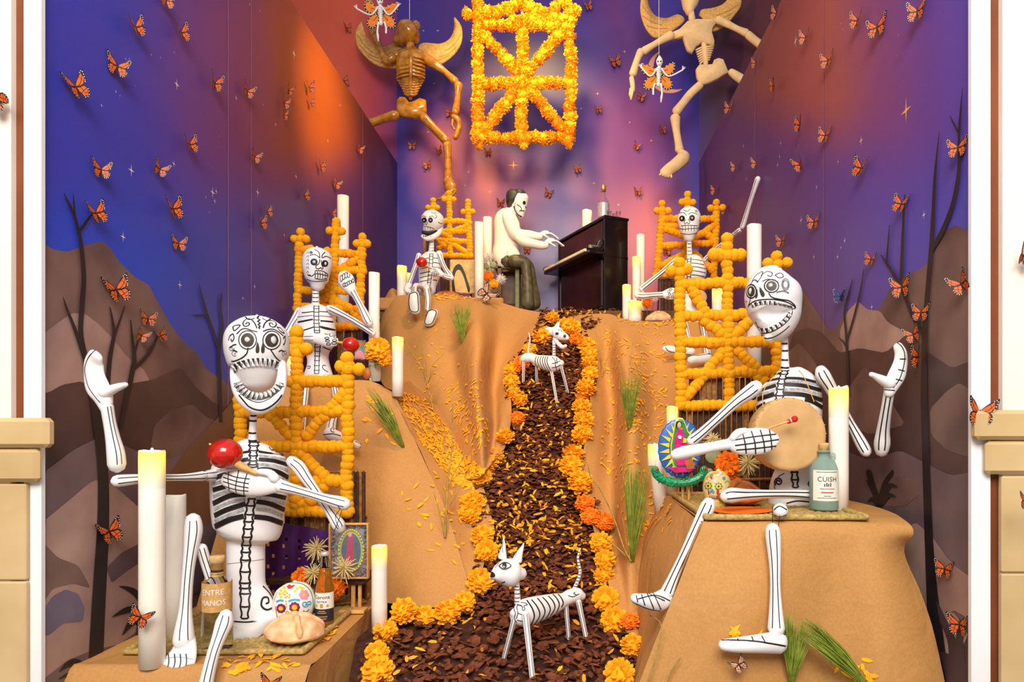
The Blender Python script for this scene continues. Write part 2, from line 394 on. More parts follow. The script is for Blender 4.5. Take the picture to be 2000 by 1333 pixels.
m_back = mural('mural_sky_lit_north', (XL, XR),
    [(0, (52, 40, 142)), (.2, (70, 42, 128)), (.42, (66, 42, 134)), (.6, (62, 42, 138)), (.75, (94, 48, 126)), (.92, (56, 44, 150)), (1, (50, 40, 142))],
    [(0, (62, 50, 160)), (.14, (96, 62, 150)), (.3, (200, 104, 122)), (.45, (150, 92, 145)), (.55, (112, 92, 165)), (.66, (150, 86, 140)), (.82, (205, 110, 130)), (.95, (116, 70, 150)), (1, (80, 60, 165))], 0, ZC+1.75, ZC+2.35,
    blobs=(((-.9, YB, ZC+2.15), .05, .5, (168, 84, 122), (1, 0, .8)), ((.55, YB, ZC+2.3), .05, .55, (128, 62, 138), (1, 0, .7)), ((-.1, YB, ZC+1.2), .1, .6, (112, 108, 165), (1, 0, .8))), axis='X', nsc=1.5, namt=.16)  # pink stops and blobs paint pools of light into the print
m_ul = mural('mural_sky_lit_northwest', (-2.6, XL), [(0, (150, 60, 40)), (.75, (205, 84, 62)), (.9, (170, 66, 84)), (1, (110, 50, 110))], [(0, (190, 80, 50)), (.7, (220, 100, 80)), (.88, (180, 72, 96)), (1, (120, 56, 120))], 0, ZC+2.2, ZC+3.2, axis='X')  # pink of the spotlit upper wall is painted into both ramps
m_ur = mural('mural_sky_northeast', (XR, 2.3), [(0, (56, 34, 100)), (.15, (66, 26, 56)), (.5, (92, 36, 40)), (1, (120, 50, 40))], [(0, (56, 40, 120)), (.12, (58, 28, 70)), (.5, (72, 30, 46)), (1, (90, 40, 40))], 0, ZC+2.2, ZC+3.2, axis='X')
wall_left = struct('wall_left', *quad((XL, Y0, 0), (XL, YB, 0), (XL, YB, ZE), (XL, Y0, ZE)), m_left)
wall_right = struct('wall_right', *quad((XR, YB, 0), (XR, Y0, 0), (XR, Y0, ZE), (XR, YB, ZE)), m_right)
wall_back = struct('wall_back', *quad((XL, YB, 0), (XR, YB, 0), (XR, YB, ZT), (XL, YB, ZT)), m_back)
wall_ul = struct('wall_upper_left', *quad((XL-1.3, YB-.9, 2.6), (XL, YB, 2.6), (XL, YB, ZT), (XL-1.3, YB-.9, ZT)), m_ul)
wall_ur = struct('wall_upper_right', *quad((XR, YB, 2.6), (XR+1.3, YB-.9, 2.6), (XR+1.3, YB-.9, ZT), (XR, YB, ZT)), m_ur)
m_floor = mat('floor_boards', (120, 96, 74), .6, .1, 8)
struct('floor', *quad((-4, -3, 0), (4, -3, 0), (4, 6, 0), (-4, 6, 0)), m_floor)
# --- painted mural shapes: thin prints lying on the side walls
def onwall(px, py, X, lift): 
    Y = max(F*X/(px-CX), 1.738); p = P(px, py, Y); p.x = X+(lift if X < 0 else -lift); return p
def soft(pts):
    o = []; n = len(pts)
    for i in range(n):                       # round the corners, keep long edges straight
        a, b, c = pts[i-1], pts[i], pts[(i+1) % n]
        for t in (.3, .12):
            o.append((b[0]+(a[0]-b[0])*t, b[1]+(a[1]-b[1])*t))
        for t in (.12, .3):
            o.append((b[0]+(c[0]-b[0])*t, b[1]+(c[1]-b[1])*t))
    return o
def wpoly(wall, X, pts, m, layer, name='painted_mountain', sm=3):
    q = soft(pts)
    out = [onwall(p[0], p[1], X, .0006*layer) for p in q if True]
    part(name, wall, out, [tuple(range(len(out)))], m, False)
def wstroke(wall, X, strokes, m, layer, name='painted_tree'):
    V, Fc = [], []
    for si, pts in enumerate(strokes):
        sp = spline(pts, 5); k = len(V); ly = layer+.35*si
        for i, p in enumerate(sp):
            a, b = sp[max(i-1, 0)], sp[min(i+1, len(sp)-1)]; dx, dy = b[0]-a[0], b[1]-a[1]; l = math.hypot(dx, dy) or 1
            h = max(p[2], .4)/2
            V += [onwall(p[0]-dy/l*h, p[1]+dx/l*h, X, .0006*ly), onwall(p[0]+dy/l*h, p[1]-dx/l*h, X, .0006*ly)]
        for i in range(len(sp)-1): Fc.append((k+2*i, k+2*i+1, k+2*i+3, k+2*i+2))
    part(name, wall, V, Fc, m, False)
MB1 = mat('print_mountain_brown', (138, 108, 100), .5, .16, 3.6, c2=(80, 60, 62), detail=6)
MB2 = mat('print_mountain_light', (192, 158, 146), .5, .16, 4, c2=(138, 108, 104), detail=6)
MB3 = mat('print_mountain_dark', (96, 70, 66), .5, .2, 4, c2=(58, 42, 46), detail=6)
MB4 = mat('print_mountain_plum', (124, 102, 106), .5, .2, 3.4, c2=(78, 64, 74), detail=6)
MB5 = mat('print_rock_blue', (132, 120, 142), .5, .15, 6, c2=(92, 84, 108))
MTREE = mat('print_tree_black', (40, 32, 36), .5, .2, 8)
L, R = (wall_left, XL), (wall_right, XR)
wpoly(*L, [(81, 474), (105, 488), (130, 492), (165, 480), (198, 471), (215, 485), (235, 515), (265, 543), (290, 556), (305, 585), (330, 630), (355, 665), (385, 690), (402, 722), (440, 745), (480, 790), (520, 800), (520, 1000), (520, 1500), (82, 1500), (82, 900)], MB1, 1, sm=0)
wpoly(*L, [(81, 655), (110, 632), (140, 612), (165, 613), (190, 632), (218, 660), (248, 698), (280, 722), (292, 745), (288, 765), (250, 760), (200, 775), (140, 752), (82, 770)], MB2, 2, sm=0)
wpoly(*L, [(81, 775), (120, 752), (160, 745), (205, 775), (250, 750), (300, 742), (330, 728), (352, 718), (385, 760), (420, 790), (465, 800), (520, 850), (520, 1100), (81, 1100)], MB3, 3, sm=0)
wpoly(*L, [(300, 830), (335, 800), (375, 790), (400, 815), (440, 830), (460, 860), (420, 900), (340, 920), (290, 890)], MB1, 4, sm=0)
wpoly(*L, [(81, 925), (140, 880), (200, 850), (260, 880), (330, 900), (380, 870), (420, 900), (460, 1000), (400, 1150), (300, 1200), (81, 1200)], MB4, 5, sm=0)
wpoly(*L, [(81, 1020), (130, 980), (180, 938), (215, 945), (250, 975), (290, 1010), (330, 1020), (350, 1080), (330, 1160), (250, 1200), (330, 1330), (200, 1500), (82, 1500)], MB2, 6, sm=0)
wpoly(*L, [(81, 1060), (110, 1090), (150, 1105), (175, 1150), (140, 1140), (100, 1150), (80, 1180)], MB1, 7, sm=0)
wpoly(*L, [(79, 1195), (100, 1165), (125, 1152), (150, 1160), (163, 1190), (158, 1215), (120, 1218), (95, 1240), (79, 1245)], MB5, 7, sm=0)
wpoly(*L, [(205, 1110), (235, 1080), (270, 1062), (300, 1050), (285, 1090), (240, 1120), (215, 1140)], MB4, 7, sm=0)
wpoly(*L, [(79, 1330), (130, 1290), (180, 1270), (230, 1260), (270, 1230), (330, 1200), (400, 1180), (400, 1500), (90, 1500)], MB4, 8, sm=0)
wpoly(*L, [(455, 780), (425, 815), (395, 845), (372, 868), (345, 905), (318, 940), (330, 1000), (360, 1060), (420, 1010), (520, 900), (520, 780)], mat('print_hill_warm', (132, 94, 66), .5, .15, 4, c2=(108, 76, 56)), 6, sm=0)
wstroke(*L, [[(178, 1420, 30), (188, 1200, 27), (198, 1020, 23), (196, 900, 20), (178, 770, 15), (163, 700, 11), (154, 650, 10), (157, 590, 10), (160, 540, 9), (155, 480, 8), (148, 445, 6), (138, 412, 5), (121, 378, 2)],
    [(149, 455, 7), (160, 440, 6), (171, 425, 5), (180, 412, 2)], [(142, 420, 4), (140, 395, 3), (139, 378, 1)], [(160, 695, 9), (150, 665, 8), (137, 630, 6), (125, 600, 4), (119, 580, 1)]], MTREE, 9)
wstroke(*L, [[(206, 760, 10), (211, 700, 9), (219, 655, 7), (216, 625, 5), (211, 600, 2)], [(220, 655, 6), (231, 625, 4), (240, 598, 2)]], MTREE, 9)
wstroke(*L, [[(232, 840, 7), (244, 780, 9), (256, 722, 10), (259, 695, 8), (255, 660, 5), (252, 625, 2)], [(257, 722, 8), (280, 700, 7), (295, 678, 6), (306, 652, 3)], [(259, 690, 5), (266, 665, 4), (270, 640, 1)]], MTREE, 9)
wstroke(*L, [[(429, 825, 6), (427, 740, 6), (425, 685, 6), (432, 640, 5), (428, 600, 4), (431, 572, 2)], [(425, 685, 5), (413, 645, 5), (400, 610, 5), (392, 580, 3), (386, 555, 1)], [(403, 616, 3), (390, 617, 4), (376, 617, 2)]], MTREE, 9)
wstroke(*L, [[(270, 1180, 3), (262, 1160, 12), (245, 1150, 8), (229, 1146, 1)], [(275, 1190, 10), (245, 1192, 12), (215, 1206, 1)], [(278, 1200, 12), (252, 1218, 12), (235, 1242, 1)], [(280, 1205, 10), (268, 1225, 9), (262, 1260, 1)], [(270, 1210, 12), (285, 1180, 9), (290, 1155, 1)]], MTREE, 10, 'painted_agave')
wstroke(*L, [[(170, 1340, 24), (150, 1300, 20), (130, 1298, 12), (112, 1313, 1)], [(175, 1350, 20), (140, 1318, 12), (110, 1328, 1)], [(180, 1345, 20), (195, 1320, 14), (232, 1312, 1)]], MTREE, 10, 'painted_agave')
wpoly(*R, [(1904, 462), (1885, 447), (1865, 440), (1845, 452), (1822, 500), (1800, 525), (1760, 542), (1738, 565), (1722, 595), (1712, 608), (1690, 612), (1668, 600), (1650, 612), (1632, 645), (1615, 640), (1590, 600), (1566, 560), (1540, 600), (1500, 650), (1480, 700), (1480, 1500), (1904, 1500)], MB1, 1, sm=0)
wpoly(*R, [(1640, 650), (1655, 610), (1676, 588), (1695, 605), (1720, 608), (1735, 630), (1770, 650), (1760, 700), (1700, 690), (1650, 700)], MB2, 2, sm=0)
wpoly(*R, [(1530, 720), (1550, 650), (1580, 640), (1606, 650), (1640, 690), (1680, 680), (1730, 690), (1775, 650), (1815, 690), (1860, 720), (1910, 700), (1910, 1100), (1530, 1100)], MB3, 3, sm=0)
wpoly(*R, [(1538, 690), (1560, 670), (1580, 690), (1600, 720), (1570, 740), (1540, 730)], MB1, 4, sm=0)
wpoly(*R, [(1650, 770), (1690, 715), (1720, 740), (1745, 790), (1770, 830), (1700, 850), (1660, 830)], MB1, 4, sm=0)
wpoly(*R, [(1818, 800), (1850, 765), (1875, 748), (1912, 770), (1912, 900), (1850, 880), (1820, 850)], MB1, 4, sm=0)
wpoly(*R, [(1650, 880), (1700, 900), (1760, 880), (1800, 900), (1860, 930), (1913, 920), (1916, 1500), (1650, 1500)], MB4, 5, sm=0)
wpoly(*R, [(1700, 960), (1740, 930), (1790, 935), (1800, 965), (1770, 990), (1710, 990)], MB1, 6, sm=0)
wpoly(*R, [(1760, 1050), (1790, 1020), (1820, 1045), (1860, 1100), (1915, 1140), (1917, 1220), (1860, 1190), (1830, 1260), (1800, 1300), (1770, 1200)], MB2, 7, sm=0)
wpoly(*R, [(1795, 1500), (1815, 1240), (1845, 1190), (1870, 1200), (1900, 1250), (1918, 1240), (1920, 1500)], MB2, 8, sm=0)
wstroke(*R, [[(1850, 1420, 40), (1832, 1250, 30), (1820, 1100, 18), (1812, 900, 14), (1808, 760, 12), (1810, 640, 10), (1816, 560, 9), (1822, 490, 9), (1826, 420, 7), (1830, 340, 5), (1838, 258, 1)],
    [(1822, 490, 8), (1845, 450, 9), (1866, 395, 8), (1877, 330, 7), (1877, 270, 5), (1880, 220, 4), (1884, 172, 1)], [(1877, 260, 4), (1866, 240, 3), (1859, 225, 1)], [(1808, 650, 9), (1790, 625, 8), (1765, 565, 7), (1742, 525, 6), (1724, 498, 2)], [(1764, 545, 7), (1766, 490, 6), (1769, 415, 4), (1771, 380, 2)], [(1735, 515, 4), (1738, 480, 3), (1741, 440, 1)]], MTREE, 9)
wstroke(*R, [[(1660, 775, 5), (1658, 720, 5), (1656, 660, 5), (1652, 610, 4), (1660, 575, 3), (1668, 545, 1)], [(1657, 665, 4), (1672, 615, 4), (1684, 565, 3), (1690, 525, 1)], [(1657, 680, 3), (1650, 668, 3), (1641, 660, 1)]], MTREE, 9)
wstroke(*R, [[(1722, 990, 14), (1712, 960, 9), (1700, 925, 10), (1697, 918, 1)], [(1722, 985, 12), (1732, 945, 10), (1745, 925, 7), (1747, 918, 1)], [(1722, 985, 12), (1705, 950, 9), (1695, 938, 1)], [(1722, 985, 12), (1740, 950, 10), (1757, 953, 1)], [(1722, 985, 14), (1740, 968, 9), (1754, 972, 1)], [(1722, 985, 14), (1708, 975, 8), (1699, 980, 1)]], MTREE, 10, 'painted_agave')
wstroke(*R, [[(1882, 1350, 50), (1865, 1260, 18), (1845, 1210, 12), (1834, 1175, 1)], [(1882, 1350, 40), (1895, 1260, 16), (1917, 1205, 2)], [(1880, 1350, 50), (1855, 1290, 22), (1832, 1275, 2)], [(1885, 1350, 50), (1905, 1290, 18), (1917, 1262, 4)], [(1880, 1350, 30), (1878, 1280, 22), (1880, 1210, 2)]], mat('print_agave_plum', (70, 54, 64), .5, .2, 6), 10, 'painted_agave')
# --- printed stars and crescent
MSTAR = mat('print_star_cream', (250, 232, 214), .5, .03, 10)
MGOLD = mat('print_star_gold', (250, 180, 90), .5, .03, 10)
def sparkle(c, e1, e2, a, b):
    r = []
    for k in range(8):
        t = k*PI/4; f = 1 if k % 2 == 0 else .16
        r.append(c+e1*(a*math.cos(t)*f)+e2*(b*math.sin(t)*f))
    return r
def stars(wall, pts, kind, m=MSTAR, nm='painted_star'):
    V, Fc = [], []
    for px, py, h in pts:
        if kind == 'B': c = P(px, py, YB-.0015); e1 = Vector((1, 0, 0))
        else: c = onwall(px, py, XL if kind == 'L' else XR, .0008); e1 = Vector((0, 1, 0))
        s = h/S(c.y); k = len(V)
        if kind == 'B': q = sparkle(c, e1, Vector((0, 0, 1)), s*.55, s*.42)
        else: q = sparkle(c, e1, Vector((0, 0, 1)), s*.42, s*.55)
        V += q; Fc.append(tuple(range(k, k+8)))
    part(nm, wall, V, Fc, m, False)
stars(wall_left, [(345, 165, 22), (256, 333, 24), (339, 320, 14), (415, 376, 22), (422, 374, 12), (419, 393, 12), (503, 376, 18), (240, 463, 20), (351, 557, 18), (578, 345, 14), (640, 275, 10), (574, 105, 20), (461, 191, 12), (538, 243, 10), (664, 206, 10), (497, 560, 12), (474, 583, 10), (555, 459, 10), (487, 8, 7), (507, 21, 6)], 'L')
stars(wall_left, [(245, 115, 6), (252, 115, 5), (295, 107, 6), (313, 113, 5), (340, 102, 5), (226, 179, 7), (234, 187, 5), (198, 206, 9), (263, 168, 4), (409, 415, 6), (402, 385, 6), (427, 266, 4), (416, 328, 4), (514, 205, 5)], 'L', MSTAR, 'painted_dot_star')
stars(wall_right, [(1554, 80, 26), (1682, 275, 20), (1525, 280, 12), (1523, 306, 10), (1519, 322, 12), (1565, 430, 18), (1595, 366, 12), (1637, 316, 10), (1452, 285, 12), (1805, 420, 18), (1650, 470, 14), (1643, 484, 10), (1636, 502, 14), (1590, 502, 12), (1703, 600, 14), (1458, 350, 10)], 'R')
stars(wall_right, [(1770, 216, 48)], 'R', MGOLD)
stars(wall_right, [(1643, 46, 6), (1647, 57, 5), (1755, 69, 5), (1751, 109, 4), (1560, 284, 5)], 'R', MSTAR, 'painted_dot_star')
stars(wall_back, [(1003, 323, 22), (1167, 183, 9), (1220, 101, 8), (759, 260, 9), (957, 375, 9), (1272, 275, 8), (1340, 315, 14), (1160, 358, 9)], 'B', MGOLD)
stars(wall_back, [(1135, 212, 5), (1230, 239, 5), (827, 60, 5), (855, 60, 6), (836, 258, 5), (915, 336, 6), (908, 362, 5), (1208, 400, 7), (845, 118, 4), (833, 228, 5), (848, 163, 4)], 'B', MSTAR, 'painted_dot_star')
def moon():
    o, i = [], []
    for k in range(17):
        a = math.radians(150-k*14+30)
        pass
    outer = [(1290, 99), (1277, 108), (1267, 124), (1266, 144), (1273, 163), (1287, 177), (1305, 182), (1322, 180), (1333, 174)]
    inner = [(1320, 175), (1303, 173), (1288, 165), (1279, 151), (1276, 134), (1279, 117), (1285, 106)]
    V = [P(x, y, YB-.0012) for x, y in spline(outer, 3)+spline(inner, 3)]
    part('painted_moon', wall_back, V, [tuple(range(len(V)))], mat('print_moon', (226, 160, 140), .5, .08, 9), False)
moon()
SEAM = mat('vinyl_seam', (150, 110, 140), .4, .05, 10)
for wl, X, px in ((wall_left, XL, 445), (wall_left, XL, 708), (wall_left, XL, 490), (wall_right, XR, 1609), (wall_right, XR, 1475)):
    Y = F*X/(px-CX); e = .0011 if X < 0 else -.0011; d = .0012*Y
    part('vinyl_seam', wl, *quad((X+e, Y-d, 1.0), (X+e, Y+d, 1.0), (X+e, Y+d, ZE), (X+e, Y-d, ZE)), SEAM, False)
# --- opening: white frames, brown reveals, cream outer walls, stone pilasters
MWHITE = mat('white_frame_paint', (240, 242, 246), .45, .02, 6)
MBROWN = mat('brown_reveal', (122, 62, 26), .6, .1, 6)
MCREAM = mat('cream_plaster', (242, 232, 220), .7, .03, 5)
MSTONE = mat('tan_limestone', (214, 186, 138), .65, .12, 5, .15, c2=(194, 164, 114))
def bx(x0, x1, y0, y1, z0, z1, b=.002): return bbox(((x0+x1)/2, (y0+y1)/2, (z0+z1)/2), x1-x0, y1-y0, z1-z0, b)
struct('trim_1', *bx(-1.406, -1.3605, 1.718, 1.735, 0, ZT), MWHITE)
struct('trim_2', *bx(1.0425, 1.0925, 1.718, 1.735, 0, ZT), MWHITE)
struct('trim_3', *bx(-1.45, -1.404, 1.728, 1.745, 0, ZT), MBROWN)
struct('trim_4', *bx(1.0905, 1.14, 1.728, 1.745, 0, ZT), MBROWN)
struct('wall_outer_left', *bx(-3.6, -1.432, 1.71, 1.75, 0, ZT), MCREAM)
struct('wall_outer_right', *bx(1.118, 3.4, 1.71, 1.75, 0, ZT), MCREAM)
def pilaster(nm, sg, xs, xl, xf, dz):
    g = []
    root = thing(nm, None, None, (0, 0, 0)); root['kind'] = 'structure'
    def blk(name, x, z0, z1, y, b=.006):
        lo, hi = (x-.62, x) if sg < 0 else (x, x+.62)
        part(name, root, *bx(lo, hi, y, 1.716, z0, z1, b), MSTONE, False)
    blk('stone_capital', xs, ZC-.064+dz, ZC+.012+dz, 1.682, .010)
    blk('stone_capital', xl, ZC-.152+dz, ZC-.066+dz, 1.690, .010)
    z = ZC-.154+dz
    for k, h in enumerate((.25, .42, .42, .42)): blk('stone_block', xf, max(z-h, 0), z-.003, 1.700, .004); z -= h
pilaster('trim_5', -1, -1.317, -1.348, -1.386, 0)
pilaster('trim_6', 1, 1.034, 1.066, 1.110, .02)
# ================================================================ MULCH PATH
PATH = [(1420, 1.76), (1333, 1.95), (1260, 2.16), (1200, 2.35), (1120, 2.54), (1050, 2.7), (900, 3.05), (750, 3.5), (650, 3.95), (614, 4.3), (606, 4.5)]
PL = [(1420, 690), (1333, 705), (1240, 722), (1205, 765), (1190, 870), (1165, 902), (1130, 925), (1070, 936), (990, 918), (930, 938), (880, 965), (830, 995), (770, 992), (720, 990), (690, 1020), (650, 1046), (614, 1058), (606, 1058)]
PR = [(1420, 1250), (1333, 1240), (1262, 1246), (1214, 1230), (1170, 1196), (1090, 1190), (1020, 1185), (950, 1142), (900, 1136), (850, 1150), (800, 1150), (740, 1164), (690, 1160), (650, 1140), (614, 1195), (606, 1210)]
def tab(T, v):
    for (a, b), (c, d) in zip(T, T[1:]):
        if v >= c: return b+(d-b)*(v-a)/(c-a)
    return T[-1][1]
def path_pt(px, py): return P(px, py, tab(PATH, py))
def mulch():
    V, Fc, MI = [], [], []
    ys = [1420-i*13 for i in range(63)]
    for py in ys:
        e = 26 if py > 1150 else 2; l, r = tab(PL, py)-e, tab(PR, py)+e
        for k in range(15): V.append(path_pt(l+(r-l)*k/14, py)-Vector((0, 0, .014)))
    for i in range(len(ys)-1):
        for k in range(14): a = i*15+k; Fc.append((a, a+1, a+16, a+15)); MI.append(1)
    rnd = random.Random(3)
    n = 0
    while n < 5200:
        py = 606+814*rnd.random()
        Y = tab(PATH, py)
        if rnd.random() > (Y/4.4)**1.2*.9+.1: continue
        l, r = tab(PL, py)-2, tab(PR, py)+2
        c = path_pt(l+(r-l)*rnd.random(), py); n += 1
        a = rnd.uniform(.008, .022)*rnd.choice((1, 1, 1.35)); b = a*rnd.uniform(.4, .85); t = rnd.uniform(.003, .007)
        rt = Matrix.Rotation(rnd.uniform(0, 6.28), 3, 'Z') @ Matrix.Rotation(rnd.uniform(-.6, .9), 3, 'X') @ Matrix.Rotation(rnd.uniform(-.5, .5), 3, 'Y')
        k = len(V); m = 6
        c = c+Vector((0, 0, rnd.uniform(-.008, .016)))
        for s, zz in ((1, 0), (.75, t)):
            for q in range(m):
                f = rnd.uniform(.75, 1.1)
                V.append(c+rt@Vector((a*s*f*math.cos(q*PI/3), b*s*f*math.sin(q*PI/3), zz)))
        Fc.append(tuple(k+m+q for q in range(m))); MI.append(0)
        for q in range(m): Fc.append((k+q, k+(q+1) % m, k+m+(q+1) % m, k+m+q)); MI.append(0)
    solo('bark_mulch', V, Fc, [BARK, BARK2], 'dark brown bark mulch path climbing from the front up to the piano', 'mulch', kind='stuff', smooth=False, mi=MI)
mulch()
# ================================================================ KRAFT PAPER DRAPES
def patch(name, rows, label, sub=8, amp=.006, sc=5, mods=None):
    G = [[P(*p) for p in r] for r in rows]
    R1 = [spline([tuple(v) for v in r], sub) for r in G]
    n = len(R1[0]); cols = [spline([R1[i][j] for i in range(len(R1))], sub) for j in range(n)]; m = len(cols[0])
    V = []
    for i in range(m):
        for j in range(n):
            p = Vector(cols[j][i]); d = noise.noise(p*sc)*amp+noise.noise(Vector((p.x*9, p.y*2, p.z*3)))*amp*1.3-abs(noise.noise(Vector((p.x*3.1+p.z*1.3, p.y*2, p.z*2.2-p.x))))*amp*2.2
            q = p+Vector((d*.4, -d, d*.5)); q.x = min(max(q.x, XL+.004), XR-.004); V.append(q)
    Fc = [(i*n+j, i*n+j+1, (i+1)*n+j+1, (i+1)*n+j) for i in range(m-1) for j in range(n-1)]
    return solo(name, V, Fc, KRAFT, label, 'paper drape')
# left front table cloth
zl = -.675
def tl(x, Y): return (CX+x*F/Y, CY-zl*F/Y, Y)
patch('kraft_paper', [[tl(x, 2.95) for x in (-1.37, -1.15, -.95, -.8, -.715)], [tl(x, 2.4) for x in (-1.37, -1.15, -.95, -.8, -.715)], [tl(x, 1.92) for x in (-1.37, -1.15, -.95, -.8, -.71)], [tl(x, 1.83) for x in (-1.37, -1.15, -.95, -.8, -.71)],
    [(95, 1380, 1.79), (250, 1380, 1.79), (420, 1385, 1.79), (500, 1385, 1.79), (590, 1380, 1.8)], [(90, 1480, 1.78), (250, 1480, 1.77), (420, 1485, 1.77), (500, 1485, 1.77), (600, 1480, 1.78)]], 'brown kraft paper covering the low front left table with the straw mat', amp=.002, sub=5)
patch('kraft_paper', [[tl(-.715, 3.0), tl(-.715, 2.5), tl(-.712, 2.2), tl(-.71, 1.83)], [(708+20, 1200, 2.85), (728, 1230, 2.52), (705, 1330, 2.2), (592, 1380, 1.803)], [(730, 1290, 2.8), (735, 1310, 2.5), (712, 1400, 2.2), (602, 1480, 1.783)]], 'kraft paper hanging down the right side of the front left table', amp=.002, sub=5)
patch('kraft_paper', [[(512, 754, 2.97), (560, 746, 2.98), (640, 744, 2.98), (705, 743, 2.97), (735, 748, 2.97), (770, 766, 2.98)],
    [(482, 850, 2.78), (560, 800, 2.93), (640, 790, 2.92), (705, 790, 2.92), (748, 810, 2.92), (806, 850, 2.93)],
    [(432, 1010, 2.56), (560, 970, 2.8), (650, 955, 2.78), (730, 950, 2.77), (800, 960, 2.75), (868, 990, 2.72)],
    [(375, 1215, 2.38), (560, 1195, 2.62), (650, 1184, 2.6), (740, 1178, 2.52), (830, 1186, 2.4), (932, 1190, 2.38)]], 'big kraft paper slope under the middle left skeleton sweeping down to the path', amp=.007)
patch('kraft_paper', [[(512, 752, 2.975), (640, 743, 2.975), (705, 742, 2.97), (771, 764, 2.97)], [(540, 756, 3.1), (640, 750, 3.1), (705, 750, 3.1), (776, 770, 3.1)], [(575, 760, 3.4), (640, 757, 3.4), (705, 757, 3.4), (782, 776, 3.4)]], 'kraft paper topping the ledge where the middle left skeleton sits', amp=.001, sub=4)
patch('kraft_paper', [[(764, 760, 2.985), (798, 836, 2.935), (826, 890, 2.89), (864, 985, 2.74), (930, 1188, 2.4)], [(785, 752, 3.2), (824, 820, 3.1), (862, 890, 3.0), (905, 985, 2.84), (946, 1100, 2.56)], [(800, 742, 3.6), (850, 790, 3.44), (900, 875, 3.15), (942, 945, 2.93), (968, 1040, 2.70)]], 'orange lit kraft paper gully strewn with petals left of the path', amp=.010)
patch('kraft_paper', [[(738, 645, 4.35), (752, 606, 4.34), (776, 578, 4.33), (825, 576, 4.3), (880, 577, 4.3), (930, 580, 4.28), (985, 592, 4.32), (1040, 606, 4.34), (1088, 616, 4.26)],
    [(738, 700, 4.1), (758, 660, 4.1), (790, 650, 4.08), (835, 640, 4.02), (880, 640, 4.06), (935, 650, 3.76), (972, 672, 4.06), (1010, 664, 4.06), (1052, 645, 3.93)],
    [(745, 745, 3.8), (775, 735, 3.78), (810, 735, 3.76), (850, 735, 3.66), (892, 735, 3.66), (930, 735, 3.36), (962, 750, 3.68), (982, 742, 3.68), (1000, 716, 3.6)],
    [(775, 775, 3.6), (810, 800, 3.48), (845, 815, 3.42), (880, 830, 3.3), (915, 835, 3.12), (942, 830, 2.98), (966, 830, 3.24), (980, 820, 3.22), (1000, 806, 3.28)],
    [(800, 830, 3.4), (840, 880, 3.2), (880, 915, 3.06), (905, 935, 2.97), (930, 935, 2.90), (945, 925, 2.88), (955, 912, 2.92), (968, 896, 2.99), (986, 876, 3.06)]], 'tall kraft paper mound under the upper left skeleton beside the path', amp=.010)
patch('kraft_paper', [[(1110, 618, 4.22), (1150, 614, 4.24), (1190, 613, 4.2), (1218, 621, 4.16), (1265, 624, 4.1), (1330, 628, 4.05), (1420, 632, 4.0), (1500, 636, 4.0)],
    [(1148, 676, 3.74), (1166, 690, 3.78), (1190, 690, 3.86), (1222, 690, 3.58), (1275, 700, 3.7), (1340, 712, 3.6), (1425, 720, 3.56), (1500, 720, 3.56)],
    [(1154, 790, 3.32), (1172, 810, 3.34), (1200, 820, 3.38), (1232, 830, 3.04), (1280, 835, 3.16), (1345, 840, 3.06), (1430, 845, 3.02), (1500, 845, 3.02)],
    [(1138, 925, 2.94), (1160, 955, 2.9), (1194, 975, 2.92), (1226, 985, 2.62), (1272, 990, 2.7), (1340, 990, 2.62), (1430, 990, 2.6), (1500, 990, 2.6)],
    [(1184, 1110, 2.52), (1196, 1130, 2.48), (1216, 1150, 2.44), (1236, 1160, 2.38), (1266, 1160, 2.42), (1330, 1160, 2.45), (1430, 1160, 2.5), (1500, 1160, 2.5)],
    [(1200, 1215, 2.27), (1222, 1230, 2.23), (1238, 1245, 2.18), (1252, 1260, 2.14), (1270, 1270, 2.2), (1330, 1280, 2.3), (1430, 1280, 2.42), (1500, 1280, 2.5)]], 'tall kraft paper mound with petals rising right of the path', amp=.010)
zr = -.281
def tr(x, Y): return (CX+x*F/Y, CY-zr*F/Y, Y)
patch('kraft_paper', [[tr(x, 2.62) for x in (.385, .55, .75, .9, 1.0)], [tr(x, 2.2) for x in (.385, .55, .75, .92, 1.03)], [tr(x, 1.94) for x in (.385, .55, .75, .9, .985)], [(1374, 1024, 1.885), (1480, 1028, 1.885), (1620, 1030, 1.885), (1720, 1034, 1.885), (1788, 1040, 1.885)],
    [(1350, 1080, 1.865), (1470, 1080, 1.845), (1620, 1085, 1.875), (1715, 1080, 1.86), (1768, 1078, 1.93)], [(1315, 1170, 1.84), (1455, 1170, 1.8), (1620, 1180, 1.86), (1730, 1170, 1.82), (1800, 1160, 1.9)],
    [(1275, 1270, 1.82), (1440, 1270, 1.785), (1620, 1280, 1.845), (1740, 1270, 1.79), (1830, 1260, 1.86)], [(1225, 1400, 1.8), (1430, 1400, 1.77), (1620, 1400, 1.83), (1750, 1400, 1.77), (1862, 1400, 1.82)]], 'kraft paper draped over the front right table below the drummer skeleton', amp=.004, sub=6)
patch('kraft_paper', [[tr(.38, 2.62), tr(.38, 2.2), (1374, 1024, 1.885)], [(1255, 1060, 2.58), (1280, 1090, 2.2), (1340, 1100, 1.86)], [(1235, 1180, 2.5), (1262, 1200, 2.15), (1295, 1220, 1.83)], [(1225, 1290, 2.4), (1240, 1300, 2.1), (1225, 1400, 1.8)]], 'kraft paper falling down the left side of the front right table', amp=.004, sub=6)
ZS = ZC+.735                                        # stage top
solo('stage_platform', *join(bx(XL+.005, XR-.005, 4.36, YB-.01, ZS-.06, ZS, .005)), mat('stage_board', (110, 78, 46), .8, .15, 12), 'low dark stage board carrying the pianist and the black piano', 'platform', smooth=False)
